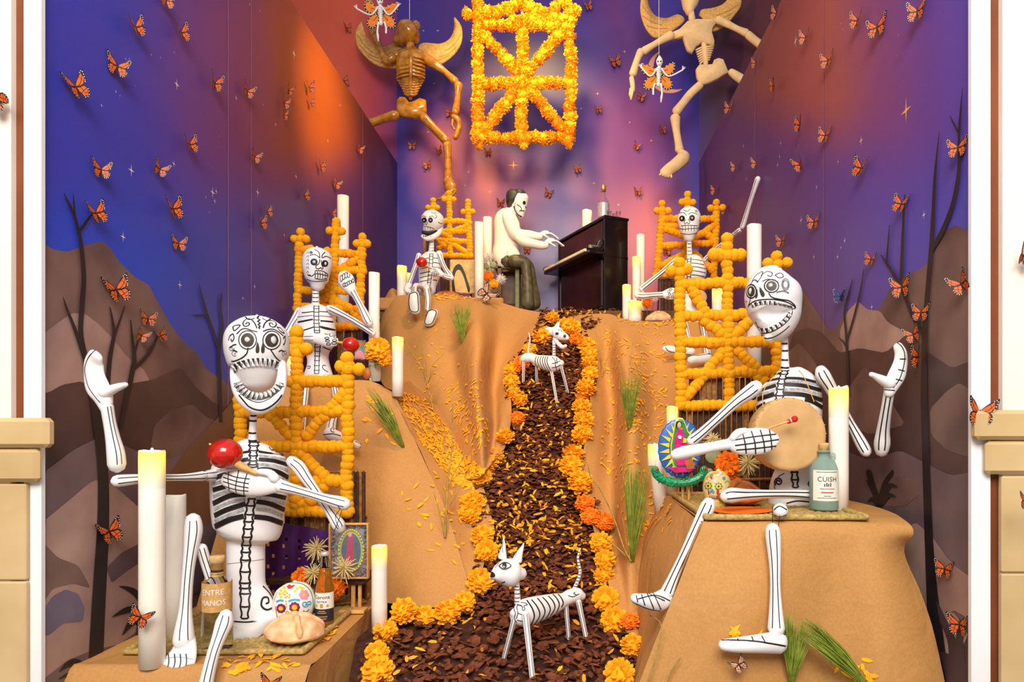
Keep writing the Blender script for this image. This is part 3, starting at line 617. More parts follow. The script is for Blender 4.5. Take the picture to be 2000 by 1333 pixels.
solo('kraft_paper', *join(bx(-1.28, -.42, 4.33, 4.95, ZS, ZC+.815, .01)), KRAFT, 'flat kraft paper box top under the upper left skeleton', 'paper drape', smooth=False)
solo('kraft_paper', *join(bx(.42, XR-.01, 4.06, 4.55, ZS-.25, ZC+.615, .01)), KRAFT, 'flat kraft paper box top under the upper right skeleton', 'paper drape', smooth=False)
patch('kraft_paper', [[(735, 640, 4.45), (748, 590, 4.5), (765, 560, 4.55), (777, 572, 4.6)], [(742, 660, 4.38), (755, 610, 4.42), (768, 580, 4.45), (778, 580, 4.5)], [(745, 690, 4.3), (762, 640, 4.35), (772, 600, 4.36), (780, 590, 4.4)]], 'crumpled kraft paper corner behind the tall candle by the dark wall', amp=.02, sc=14, sub=5)
# ================================================================ SKELETON FIGURES
def eyeball(root, pen, px, py, rx, ry, dark=DARKB, ring=True, k=.74, lw=1.6):
    h = pen.cast(px, py)
    if h is None: return
    pen.disc(px, py, rx, ry, dark)
    if ring: pen.ell(px, py, rx*1.32, ry*1.32, lw)
    s = S(h[0].y); c = h[0]+h[2]*((.42 if ring else .22)*rx/s)
    part('eye', root, *ball(c, rx*k/s, 14, 9, 1, .7, ry/rx), EYE)
def teeth(root, pen, pts, n, wd, ht, m=None, name='tooth', d=.012, mark=None):
    sp = spline(pts, 8); L = [0]
    for a, b in zip(sp, sp[1:]): L.append(L[-1]+math.dist(a, b))
    pen.line(pts, ht*.78, DARKB, lift=.0012)
    for i in range(n):
        t = L[-1]*(i+.5)/n; j = max(k for k in range(len(L)) if L[k] <= t); j = min(j, len(sp)-2)
        f = (t-L[j])/((L[j+1]-L[j]) or 1); x = sp[j][0]+(sp[j+1][0]-sp[j][0])*f; y = sp[j][1]+(sp[j+1][1]-sp[j][1])*f
        dx, dy = sp[j+1][0]-sp[j][0], sp[j+1][1]-sp[j][1]
        h = pen.cast(x, y)
        if h is None: continue
        s = S(h[0].y); nr = (h[1]-h[2]).normalized(); tv = Vector((dx, 0, -dy)).normalized(); tv = (tv-nr*tv.dot(nr)).normalized(); up = nr.cross(tv)
        R = Matrix((tv, -nr, up)).transposed()
        w = L[-1]/n*.86
        o = part(name, root, *bbox(h[0]-nr*.001, w/s, d, ht/s, min(w, ht)*.28/s, R), m or WHITE)
        if mark: mark.disc(x, y, w*.16, ht*.2, GREY, lift=d/2+.001)
def loft(rows, Y, dr=1.0, n=24, sub=3):
    return tube([(cx, y, Y, hw, hw*dr) for y, cx, hw in rows], n, sub)
def carve(verts, faces, cv, cf):
    a = bpy.data.meshes.new('a'); a.from_pydata([tuple(v) for v in verts], [], faces); oa = bpy.data.objects.new('a', a); COL.objects.link(oa)
    b = bpy.data.meshes.new('b'); b.from_pydata([tuple(v) for v in cv], [], cf); ob = bpy.data.objects.new('b', b); COL.objects.link(ob)
    for me in (a, b):
        import bmesh
        bm = bmesh.new(); bm.from_mesh(me); bmesh.ops.recalc_face_normals(bm, faces=bm.faces); bm.to_mesh(me); bm.free()
    md = oa.modifiers.new('c', 'BOOLEAN'); md.operation = 'DIFFERENCE'; md.object = ob; md.solver = 'EXACT'
    bpy.context.view_layer.update()
    me = bpy.data.meshes.new_from_object(oa.evaluated_get(bpy.context.evaluated_depsgraph_get()))
    vs = [v.co.copy() for v in me.vertices]; fs = [tuple(p.vertices) for p in me.polygons]
    for o in (oa, ob): bpy.data.objects.remove(o)
    for m in (a, b, me): bpy.data.meshes.remove(m)
    return vs, fs
def rings_on(o, pts, w, n=None):
    pen = Pen(o)
    for x, y, r in pts: pen.line([(x-r, y), (x, y+r*.12), (x+r, y)], w)
    pen.done()
def spiral(cx, cy, r, turns=1.6, a0=0, sg=1, n=14):
    return [(cx+r*(1-.8*i/n)*math.cos(a0+sg*2*PI*turns*i/n), cy+r*(1-.8*i/n)*math.sin(a0+sg*2*PI*turns*i/n)) for i in range(n+1)]
def spine(pen, xs, n, w, amp=1.5):
    """xs = [(xl, xr, y)]: two wavy edges and vertebra bars"""
    sp = spline(xs, max(2, int(n*2/(len(xs)-1)))); 
    l = [(p[0]+(amp if i % 2 else -amp*.4), p[2]) for i, p in enumerate(sp)]; r = [(p[1]-(amp if i % 2 else -amp*.4), p[2]) for i, p in enumerate(sp)]
    pen.line(l, w); pen.line(r, w)
    for i in range(0, len(sp), 2):
        p = sp[i]; pen.line([(p[0], p[2]), ((p[0]+p[1])/2, p[2]+amp*.6), (p[1], p[2])], w)
def maraca(label, px, py, Y, r, h0, h1, hr, peg, group='red gourd maracas held by the skeletons'):
    c = P(px, py, Y); s = S(Y); root = thing('maraca', label, 'maraca', c, group)
    part('gourd', root, *ball(c, r/s, 22, 14, 1.0, 1, .92), RED)
    if h0: part('handle', root, *tube([(h0[0], h0[1], Y, hr), ((h0[0]+h1[0])/2, (h0[1]+h1[1])/2, Y, hr*.8), (h1[0], h1[1], Y-.005, hr*.4)], 10), WOODL)
    if peg: part('peg', root, *tube([(peg[0], peg[1], Y, 1.8), (peg[2], peg[3], Y, 2.2)], 8), WOODL)
# ------------------------------------------------ front left: big laughing skeleton with maraca
def fig1():
    Y = 2.13
    root = thing('skeleton_figure', 'large laughing papier-mache skeleton with wide open jaw, seated front left', 'skeleton', onp(485, 1246, zl), 'papier-mache skeletons seated around the altar')
    z1, z3, z4, z2 = zc(400, 590, 5.553), zc(390, 840, 5.553), zc(280, 980, 3.776), zc(150, 660, 4.443)
    sk = part('skull', root, *loft([(617.5, 502, 3), (620, 502, 20), (628, 502, 36), (640, 502, 50), (655, 502, 57.5), (672, 502, 59.5), (690, 502.5, 58.5), (704, 503, 55), (714, 504, 51), (722, 504, 45)], Y, 1.0, 28), WHITE)
    part('mouth_interior', root, *loft([(700, 504, 44), (725, 504, 42), (742, 503, 40), (752, 502, 33), (759, 501, 16)], Y+.045, .7, 20), WHITE)
    jw = part('jaw', root, *tube([(459, 712, Y-.01, 8, 9), (459, 735, Y-.03, 9, 10), (465, 760, Y-.05, 12, 10), (481, 780, Y-.075, 17, 10), (506, 789, Y-.088, 21, 10), (531, 779, Y-.075, 17, 10), (546, 759, Y-.05, 12, 10), (551, 735, Y-.03, 9, 10), (551, 712, Y-.01, 8, 9)], 16, 5), WHITE)
    pen = Pen(sk)
    eyeball(sk, pen, 483.7, 664.5, 13, 13.5); eyeball(sk, pen, 530.5, 665, 13, 13.5)
    for a in ([(345, 350), (400, 300), (450, 292), (520, 315), (570, 325)], [(630, 322), (690, 300), (750, 300), (810, 335), (850, 370)], [(470, 498), (455, 560), (400, 610), (330, 640), (290, 645)], [(710, 512), (760, 590), (810, 640), (880, 680)],
        [(565, 290), (545, 240), (500, 190), (450, 190), (415, 230), (430, 265), (470, 260), (485, 235), (460, 225), (445, 245)], [(632, 285), (650, 235), (690, 205), (750, 210), (775, 245), (750, 275), (710, 265), (700, 235), (725, 230), (740, 250)],
        [(305, 270), (340, 255), (385, 255), (360, 285), (320, 315), (305, 270)], [(780, 275), (820, 285), (860, 340), (820, 320), (780, 275)], [(440, 165), (480, 195), (540, 180)], [(620, 180), (680, 205), (720, 175)],
        [(258, 420), (275, 370), (310, 350), (318, 400), (295, 430), (285, 400)], [(275, 500), (310, 470), (345, 462)], [(848, 400), (870, 370), (868, 430), (850, 470)], [(300, 520), (330, 530), (355, 545)], [(800, 540), (830, 525), (860, 545)],
        [(300, 712), (340, 680), (400, 650), (460, 640), (550, 628), (640, 640), (740, 665), (800, 690), (845, 715)]):
        pen.line(z1(a), 1.9)
    pen.line(z1([(585, 155), (570, 180), (598, 195), (572, 215), (600, 230), (578, 250), (600, 265), (585, 280), (597, 295)]), 2.4)
    for x in (503, 513.5): pen.fill([(x, 667), (x+3.5, 680), (x+2, 689), (x-3, 689), (x-3.5, 680)], DARKB)
    for x, y, a in ((452, 680, 0), (556, 690, 2), (458, 690, 1)): pen.line(spiral(x, y, 6, 1.2, a), 1.5, INK)
    teeth(sk, pen, [(456, 723), (468, 714), (485, 709), (505, 707), (525, 709), (541, 714), (552, 723)], 12, 9, 19, mark=pen, d=.008)
    pen.done()
    pen = Pen(jw)
    teeth(jw, pen, [(463, 748), (470, 760), (484, 771), (506, 776), (528, 770), (541, 760), (548, 748)], 12, 9, 17, mark=pen, d=.008)
    pen.line(z1([(370, 1010), (420, 1070), (480, 1135), (560, 1170), (640, 1170), (720, 1130), (790, 1070), (835, 1010)]), 2.4)
    pen.line(z1([(345, 930), (400, 1000), (480, 1060), (590, 1090), (700, 1050), (780, 980), (815, 920)]), 1.2)
    pen.done()
    nk = bone('neck', root, [(495, 800, Y+.01, 7), (494, 840, Y+.01, 7), (493, 870, Y+.01, 9)])
    rings_on(nk, [(495, 812, 8), (495, 822, 8), (494, 846, 8), (494, 861, 9)], 2.8)
    T = part('torso', root, *tube([(c, y, Y+.02, h, h*.8) for y, c, h in ((860, 495, 9), (864, 494, 22), (872, 493, 38), (884, 491, 53), (900, 491, 66), (922, 490, 73), (950, 488, 73), (990, 485, 69), (1020, 485, 66), (1036, 484, 63), (1046, 482, 56), (1053, 481, 44), (1059, 480, 37), (1068, 480, 36), (1100, 480, 36), (1140, 480, 36.5), (1160, 482, 42), (1185, 486, 49), (1215, 487, 52), (1243, 487, 54))], 32, 3), WHITE)
    pen = Pen(T, .0014)
    for a, w in (([(635, 240), (780, 262), (905, 275)], 4.6), ([(640, 322), (800, 338), (955, 380)], 6.2), ([(625, 438), (720, 430), (850, 460), (955, 520)], 7), ([(600, 690), (780, 705), (930, 740)], 6.5), ([(615, 778), (760, 802), (915, 868)], 7), ([(592, 942), (740, 960), (893, 1015)], 7.5),
        ([(440, 255), (540, 240)], 4.5), ([(400, 345), (530, 320)], 6), ([(150, 528), (270, 488), (400, 470)], 7), ([(148, 652), (280, 615), (420, 590)], 7), ([(150, 800), (330, 715), (500, 700)], 7.5), ([(165, 930), (300, 865), (500, 800)], 7.5), ([(170, 1050), (330, 975), (480, 935)], 8)):
        pen.line(z3(a), w*1.3, lift=.0026)
    for a, w in (([(640, 280), (800, 300), (940, 325)], 5), ([(640, 375), (800, 390), (955, 440)], 6), ([(700, 490), (850, 520), (950, 580)], 6), ([(610, 735), (760, 755), (920, 800)], 6), ([(610, 860), (760, 880), (900, 935)], 7), ([(155, 460), (300, 420), (420, 410)], 6), ([(150, 590), (270, 555), (420, 540)], 6), ([(150, 725), (300, 670), (440, 650)], 6.5), ([(160, 865), (320, 790), (500, 755)], 6.5), ([(165, 995), (330, 920), (480, 865)], 7)):
        pen.line(z3(a), w, GREY)
    spine(pen, [(486, 506, 864), (487, 503, 880), (487, 502, 900), (483, 504, 912)], 6, 2.2, 2.5)
    spine(pen, [(485, 499, 974), (479, 495, 1005), (476, 493, 1033), (473, 489, 1065), (471, 488, 1094), (469, 488, 1139), (469.5, 488.5, 1160), (471, 485, 1208)], 16, 2.6, 1.8)
    pen.line(z4([(880, 625), (930, 680), (958, 740), (952, 800)]), 2.4); pen.line(z4([(960, 780), (910, 800), (870, 770), (880, 715), (915, 710), (922, 745), (900, 755)]), 2.8)
    pen.line(z4([(670, 885), (760, 890), (840, 880)]), 2.2); pen.line(z3([(750, 185), (775, 220), (830, 215)]), 1.8); pen.line(z4([(620, 460), (760, 445), (890, 425)]), .8, INK)
    pen.done()
    part('seat_base', root, *prism([P(440, 1262, 2.03), P(452, 1226, 2.08), P(536, 1200, 2.1), P(545, 1212, 2.12), P(500, 1250, 2.06)], .1), WHITE)
    # arms
    bone('upper_arm', root, [(428, 928, Y-.03, 14), (405, 930, Y-.08, 11), (360, 933, Y-.16, 7), (300, 934, Y-.24, 7.5), (250, 938, Y-.3, 11), (230, 940, Y-.32, 12)], 1.4)
    bone('forearm', root, [(228, 908, Y-.32, 16), (226, 885, Y-.325, 15.5), (220, 855, Y-.33, 12.5), (214, 825, Y-.335, 11), (209, 795, Y-.34, 11.5)], 1.2, ks=(.05, .6))
    h = part('hand', root, *tube([(208, 800, Y-.34, 11, 10), (201, 775, Y-.34, 19, 12), (190, 755, Y-.34, 23, 9), (184, 730, Y-.345, 20, 7), (184, 708, Y-.35, 19, 7), (188, 694, Y-.36, 15, 7)], 18, 4), WHITE)
    pen = Pen(h); pen.line(z2([(170, 100), (110, 160), (78, 230), (72, 300), (100, 420), (150, 500), (205, 565)]), 1.3); pen.done()
    part('thumb', h, *tube([(205, 768, Y-.345, 12), (222, 760, Y-.35, 9), (236, 755, Y-.355, 7), (245, 752, Y-.36, 5)], 12), WHITE)
    bone('upper_arm', root, [(570, 902, Y-.03, 11), (584, 914, Y-.04, 13), (600, 938, Y-.05, 11), (622, 968, Y-.06, 8.5), (646, 1002, Y-.08, 10), (660, 1024, Y-.09, 13), (664, 1031, Y-.09, 11)], 1.4)
    bone('forearm', root, [(672, 985, Y-.12, 13), (660, 982, Y-.12, 13), (635, 975, Y-.125, 10), (606, 966, Y-.13, 9), (575, 957, Y-.135, 10), (548, 950, Y-.14, 13)], 1.3)
    h = part('hand', root, *tube([(550, 950, Y-.14, 12, 9), (530, 946, Y-.14, 20, 11), (505, 945, Y-.14, 25, 12), (478, 943, Y-.14, 25, 11), (455, 940, Y-.135, 21, 9), (440, 935, Y-.13, 14, 7)], 18, 4), WHITE)
    pen = Pen(h)
    for a in ([(265, 470), (400, 515), (545, 535)], [(255, 515), (400, 560), (535, 585)], [(255, 560), (400, 605), (530, 630)], [(260, 610), (400, 650), (530, 665)], [(320, 440), (310, 540), (325, 680)], [(425, 440), (400, 560), (390, 640), (410, 710)], [(515, 475), (485, 580), (480, 680), (490, 730)]): pen.line(z3(a), 1.5)
    pen.done()
    part('thumb', h, *tube([(536, 935, Y-.15, 10), (526, 925, Y-.155, 8), (508, 922, Y-.16, 6)], 12), WHITE)
    # legs
    bone('thigh', root, [(440, 1190, 2.06, 12), (420, 1150, 2.0, 10), (404, 1105, 1.99, 10), (394, 1072, 1.98, 10)], 1.3)
    bone('shin', root, [(377, 1018, 1.97, 15), (377, 1040, 1.965, 17), (371, 1085, 1.95, 12.5), (366, 1130, 1.935, 11), (362, 1190, 1.92, 12), (359, 1235, 1.9, 18), (359, 1252, 1.895, 20)], 1.3)
    f = part('foot', root, *tube([(362, 1250, 1.91, 20, 14), (358, 1270, 1.885, 27, 12), (350, 1292, 1.86, 33, 11), (344, 1304, 1.845, 33, 9)], 18, 4), WHITE)
    pen = Pen(f); z4f = z4
    for x in (185, 230, 272, 315): pen.line(z4f([(x, 1125), (x+4, 1180), (x-4, 1225)]), 1.6)
    pen.line(z4f([(135, 1165), (250, 1150), (370, 1165)]), .8, INK); pen.line(z4f([(120, 1235), (180, 1265), (260, 1245), (340, 1205)]), 1.3)
    for x in (172, 220, 262, 305): pen.line(z4f([(x, 1225), (x+4, 1262)]), 1.3)
    pen.done()
    bone('shin', root, [(441, 1204, 1.86, 13), (438, 1218, 1.85, 16), (428, 1245, 1.82, 13), (416, 1280, 1.79, 11.5), (404, 1330, 1.77, 13), (396, 1380, 1.76, 16)], 1.3)
    maraca('red gourd maraca held by the big front left skeleton', 440, 887, Y-.16, 32, (462, 906), (500, 925), 8, (415, 872, 410, 868))
    v, f_ = join(tube([(661, 1030, Y-.12, .7), (655, 1010, Y-.13, .7), (664, 995, Y-.14, .7), (660, 990, Y-.14, .7)], 6), tube([(652, 1040, Y-.12, .7), (664, 1010, Y-.13, .7), (667, 998, Y-.14, .7)], 6))
    part('tie_wire', root, v, f_, BLACK)
fig1()
# ------------------------------------------------ front right: drummer
def fig2():
    Y = 2.22
    root = thing('skeleton_figure', 'papier-mache skeleton drummer with tilted head and gaping mouth, seated front right', 'skeleton', onp(1553, 990, zr), 'papier-mache skeletons seated around the altar')
    zb, z6, z7, z9 = zc(1300, 450, 3.70), zc(1420, 500, 3.174), zc(1240, 780, 5.128), zc(1300, 866, 2.854)
    sv, sf = tube([(1522, 529, Y, 6), (1519, 532, Y, 24), (1514, 544, Y, 42), (1511, 560, Y, 51), (1510, 580, Y, 54.5), (1512, 600, Y, 52.5), (1514, 618, Y-.005, 48), (1512, 636, Y-.012, 39), (1507, 650, Y-.02, 26), (1502, 659, Y-.024, 10)], 30, 4)
    cv, cf = tube([(1466, 614, Y-.085, 9, 30), (1482, 616, Y-.085, 17, 30), (1500, 614, Y-.085, 19, 30), (1520, 609, Y-.08, 16, 26), (1540, 605, Y-.07, 7, 20)], 18, 4)
    sv, sf = carve(sv, sf, cv, cf)
    sk = part('skull', root, sv, sf, WHITE)
    for p in sk.data.polygons: p.use_smooth = True
    pen = Pen(sk)
    eyeball(sk, pen, 1507, 559, 10.5, 9.5, lw=2); eyeball(sk, pen, 1467.5, 569.5, 7.5, 10, lw=2)
    pen.fill(zb([(680, 408), (716, 455), (712, 480), (694, 478), (680, 440)]), DARKB); pen.fill(zb([(664, 420), (668, 470), (655, 493), (648, 480), (655, 445)]), DARKB)
    for a in ([(745, 455), (770, 485), (830, 500), (890, 510), (930, 540), (940, 562)], [(618, 480), (608, 520), (598, 555)], [(600, 545), (640, 515), (700, 502), (780, 500), (860, 515), (915, 540), (935, 562), (915, 570)], [(920, 568), (905, 620), (870, 665), (820, 705), (760, 735), (690, 745), (665, 728)],
        [(895, 690), (850, 730), (790, 768), (730, 782), (680, 760)], [(670, 760), (665, 700), (650, 660)]): pen.line(zb(a), 1.8)
    for a in ([(620, 385), (650, 330), (700, 300), (690, 340), (660, 380)], [(690, 330), (730, 300), (770, 310), (760, 335), (735, 325)], [(790, 325), (830, 310), (850, 335), (820, 345), (790, 325)], [(610, 400), (640, 360), (670, 375)], [(700, 370), (740, 355), (790, 365)]): pen.line(zb(a), 1.4)
    for r in (1, .7): pen.ell(1534, 556, 7*r, 11*r, 2.2, INK)
    pen.line(zb([(800, 450), (850, 440), (890, 455)]), 3, INK); pen.disc(1457.5, 589, 2, 2, mat('pink_dot', (214, 150, 140), .6))
    teeth(sk, pen, zb([(625, 548), (665, 530), (720, 524), (790, 528), (850, 540), (915, 560)]), 9, 8, 9.5, d=.006, mark=pen)
    teeth(sk, pen, zb([(670, 705), (700, 722), (750, 718), (810, 690), (860, 650), (900, 600)]), 8, 8, 10.5, d=.006, mark=pen)
    pen.done()
    nk = bone('neck', root, [(1532, 652, Y+.02, 7), (1533, 690, Y+.02, 7), (1533, 722, Y+.02, 9)])
    rings_on(nk, [(1530, 655, 8), (1532, 671, 8), (1533, 685, 8), (1534, 703, 9), (1535, 718, 10)], 2.8)
    T = part('torso', root, *tube([(c, y, Y+.03, h, h*.72) for y, c, h in ((720, 1533, 8), (724, 1534, 20), (732, 1537, 36), (745, 1540, 51), (762, 1542, 60), (785, 1541, 63.5), (815, 1541, 63), (850, 1545, 60), (876, 1549, 50), (894, 1551, 37), (908, 1552, 36), (925, 1553, 42), (950, 1553, 49), (985, 1553, 52))], 30, 3), WHITE)
    pen = Pen(T, .0014)
    for a, w in (([(365, 760), (460, 764), (548, 785)], 4.6), ([(358, 798), (470, 806), (580, 835)], 6), ([(348, 855), (470, 862), (588, 895)], 6.5), ([(480, 890), (530, 905), (588, 940)], 6), ([(290, 740), (335, 728)], 3.5), ([(245, 780), (315, 765)], 5), ([(212, 835), (305, 805)], 6), ([(192, 890), (295, 858)], 6.5), ([(186, 945), (240, 915)], 6)): pen.line(z6(a), w*1.3, lift=.0026)
    for a, w in (([(365, 778), (460, 782), (560, 800)], 5), ([(355, 830), (470, 833), (585, 865)], 6), ([(230, 815), (305, 785)], 5), ([(200, 865), (300, 832)], 6)): pen.line(z6(a), w, GREY)
    spine(pen, [(1527, 1541, 724), (1521, 1535, 740), (1517, 1532, 760), (1514, 1530, 782)], 6, 2.2, 2.4)
    pen.line(z7(spiral(1440, 830, 44, 1.7, 2.2)), 2.4); spine(pen, [(1545, 1558, 922), (1548, 1559, 952)], 2, 2.6, 2); pen.line(z7([(1405, 900), (1400, 860), (1440, 780), (1500, 745)]), 1.4); pen.line(spiral(1585, 945, 8, 1.5, 1), 2.2)
    pen.line([(1536, 984), (1558, 979), (1590, 982)], 2.2)
    pen.done()
    bone('upper_arm', root, [(1476, 757, Y-.02, 14), (1462, 768, Y-.03, 14), (1435, 788, Y-.06, 11), (1400, 820, Y-.1, 9.5), (1370, 847, Y-.13, 10), (1352, 861, Y-.14, 11)], 1.8)
    bone('forearm', root, [(1320, 889, Y-.18, 11), (1335, 885, Y-.185, 13), (1360, 880, Y-.2, 11.5), (1395, 873, Y-.215, 10), (1425, 868, Y-.225, 11)], 0)
    h = part('hand', root, *tube([(1424, 868, Y-.225, 12, 8), (1438, 866, Y-.23, 22, 10), (1458, 864, Y-.235, 26, 11), (1485, 862, Y-.24, 26, 10), (1505, 860, Y-.24, 21, 8), (1516, 858, Y-.24, 12, 6)], 18, 4), WHITE)
    pen = Pen(h)
    for a in ([(990, 412), (1100, 392), (1250, 370), (1435, 350)], [(1005, 465), (1200, 440), (1440, 405)], [(1015, 510), (1200, 495), (1415, 470)], [(1080, 345), (1105, 450), (1115, 545)], [(1165, 320), (1200, 430), (1210, 550)], [(1255, 310), (1290, 430), (1300, 535)], [(1345, 300), (1365, 420), (1370, 505)]): pen.line(z7(a), 2)
    pen.done()
    part('thumb', h, *tube([(1432, 856, Y-.235, 8), (1442, 846, Y-.24, 8), (1456, 842, Y-.24, 6)], 12), WHITE)
    bone('upper_arm', root, [(1604, 726, Y-.03, 12), (1608, 735, Y-.04, 14), (1622, 758, Y-.03, 12), (1642, 795, Y-.025, 9.5), (1662, 830, Y-.03, 8.5), (1682, 866, Y-.05, 11.5), (1691, 882, Y-.06, 11)], 1.8)
    bone('forearm', root, [(1722, 880, Y-.11, 13), (1723, 865, Y-.12, 15), (1725, 840, Y-.14, 12), (1731, 800, Y-.18, 10), (1737, 765, Y-.21, 10)], 1.8)
    h = part('hand', root, *tube([(1737, 768, Y-.215, 10, 9), (1742, 752, Y-.215, 15, 11), (1752, 732, Y-.215, 17, 9), (1759, 708, Y-.22, 14, 7), (1759, 690, Y-.225, 12, 7), (1753, 676, Y-.23, 9, 6)], 18, 4), WHITE)
    pen = Pen(h); pen.line(z6([(1045, 535), (1080, 560), (1100, 610), (1095, 680), (1070, 760), (1030, 820)]), 1.6)
    for a in ([(1070, 640), (1108, 640)], [(1060, 705), (1100, 715)], [(1045, 765), (1085, 775)], [(975, 830), (1040, 835)]): pen.line(z6(a), 1.6)
    pen.done()
    part('thumb', h, *tube([(1738, 750, Y-.22, 12), (1722, 742, Y-.225, 9), (1709, 735, Y-.23, 6), (1702, 732, Y-.233, 5)], 12), WHITE)
    # legs
    bone('thigh', root, [(1419, 970, 1.98, 13), (1430, 968, 1.98, 15), (1460, 967, 2.0, 11), (1500, 966, 2.03, 8.5), (1545, 966, 2.08, 8.5), (1590, 968, 2.12, 11)], 1.9)
    bone('shin', root, [(1384, 985, 1.96, 13), (1379, 997, 1.95, 15), (1360, 1035, 1.93, 12), (1336, 1085, 1.9, 10), (1315, 1130, 1.88, 11), (1303, 1158, 1.86, 14)], 1.9)
    f = part('foot', root, *tube([(1302, 1163, 1.86, 16, 12), (1292, 1173, 1.85, 20, 12), (1275, 1177, 1.83, 18, 14), (1255, 1174, 1.81, 14, 14), (1241, 1170, 1.8, 10, 12)], 16, 4), WHITE)
    pen = Pen(f); z8 = zc(650, 866, 2.854)
    for a in ([(1670, 885), (1760, 925), (1860, 940)], [(1690, 850), (1700, 885)], [(1720, 845), (1740, 905)], [(1750, 835), (1790, 925)], [(1780, 825), (1830, 930)], [(1700, 870), (1800, 850), (1880, 880)], [(1760, 840), (1850, 880)]): pen.line(z8(a), 1.7)
    pen.done()
    kn = part('knee', root, *ball(P(1524, 998, 1.885), 14.5/S(1.885), 16, 10), WHITE)
    pen = Pen(kn); pen.line(z7([(1395, 1110), (1450, 1075), (1520, 1110)]), 2); pen.line(z7([(1400, 1160), (1450, 1180), (1520, 1160)]), 1.8); pen.done()
    part('tie_wire', root, *join(tube([(1509, 990, 1.86, .8), (1509, 1030, 1.85, .8)], 6), tube([(1523, 1008, 1.86, .8), (1519, 1038, 1.85, .8)], 6)), BLACK)
    bone('shin', root, [(1509, 1036, 1.845, 14), (1510, 1052, 1.835, 15), (1513, 1095, 1.815, 12), (1514, 1140, 1.795, 10), (1515, 1190, 1.78, 13), (1516, 1228, 1.77, 17)], 1.6)
    f = part('foot', root, *tube([(1522, 1256, 1.765, 22, 16), (1500, 1257, 1.755, 20, 17), (1470, 1259, 1.745, 17, 17), (1435, 1261, 1.74, 14, 16), (1414, 1261, 1.74, 11, 13)], 16, 4), WHITE)
    pen = Pen(f); pen.line(z9([(288, 1100), (400, 1100), (520, 1108), (685, 1135)]), 2.4)
    for a in ([(345, 1075), (350, 1100)], [(398, 1075), (405, 1105)], [(480, 1080), (490, 1108)], [(535, 1075), (555, 1112)], [(570, 1050), (610, 1045), (665, 1070)]): pen.line(z9(a), 1.8)
    pen.done()
    # drum
    D = 2.07; c = P(1544, 848, D); s = S(D); rx, ry = 74/s, 72/s
    dr = thing('frame_drum', 'large round frame drum with tan skin head against the front right skeleton', 'drum', c)
    V, Fc = [], []; n = 40
    ax = Vector((.12, -1, .08)).normalized(); e1 = Vector((1, .12, 0)).normalized(); e2 = e1.cross(ax)
    if e2.z < 0: e2 = -e2
    def dr_ring(k, off): return [c+e1*(rx*k*math.cos(2*PI*i/n))+e2*(ry*k*math.sin(2*PI*i/n))+ax*off for i in range(n)]
    rg = [(.0005, .003), (.5, .002), (.9, .001), (.985, 0), (1.0, -.006), (1.0, -.055), (.94, -.06)]
    for k, o_ in rg: V += dr_ring(k, o_)
    for i in range(len(rg)-1):
        for k in range(n): Fc.append((i*n+k, i*n+(k+1) % n, (i+1)*n+(k+1) % n, (i+1)*n+k))
    part('drum_skin', dr, V, Fc, mat('goat_skin', (216, 176, 122), .6, .1, 9, .1, c2=(190, 148, 92)))
    V, Fc = [], []
    for i in range(26):
        a = 2*PI*i/26; p0 = c+e1*(rx*.985*math.cos(a))+e2*(ry*.985*math.sin(a))+ax*.003; p1 = c+e1*(rx*1.01*math.cos(a+.12))+e2*(ry*1.01*math.sin(a+.12))-ax*.03
        g = wtube([tuple(p0)+(.0012, .0012), tuple(p1)+(.0012, .0012)], 5, 1); k = len(V); V += g[0]; Fc += [tuple(q+k for q in f) for f in g[1]]
    part('lacing', dr, V, Fc, WOODL)
    part('strap', dr, *join(tube([(1490, 795, D-.02, .9), (1493, 760, D+.04, .9), (1525, 722, D+.12, .9)], 6), tube([(1590, 785, D-.02, .9), (1572, 740, D+.05, .9), (1560, 724, D+.12, .9)], 6)), WOODL)
    st = thing('drumstick', 'pale drumstick with red felt tip over the big drum', 'drumstick', P(1520, 832, D-.05))
    part('stick', st, *tube([(1478, 846, D-.07, 2.2), (1510, 834, D-.07, 2.2), (1542, 823, D-.058, 2)], 8), WOODL)
    part('felt_tip', st, *join(ball(P(1552, 819, D-.056), 6.3/s, 14, 9), tube([(1540, 824, D-.055, 4.5), (1548, 821, D-.055, 4.8)], 10)), mat('red_felt', (206, 32, 34), .8, .1, 60))
    part('white_band', st, *tube([(1543.5, 822.6, D-.0555, 5), (1545, 822, D-.0555, 5)], 10, caps=False), WHITE)
fig2()
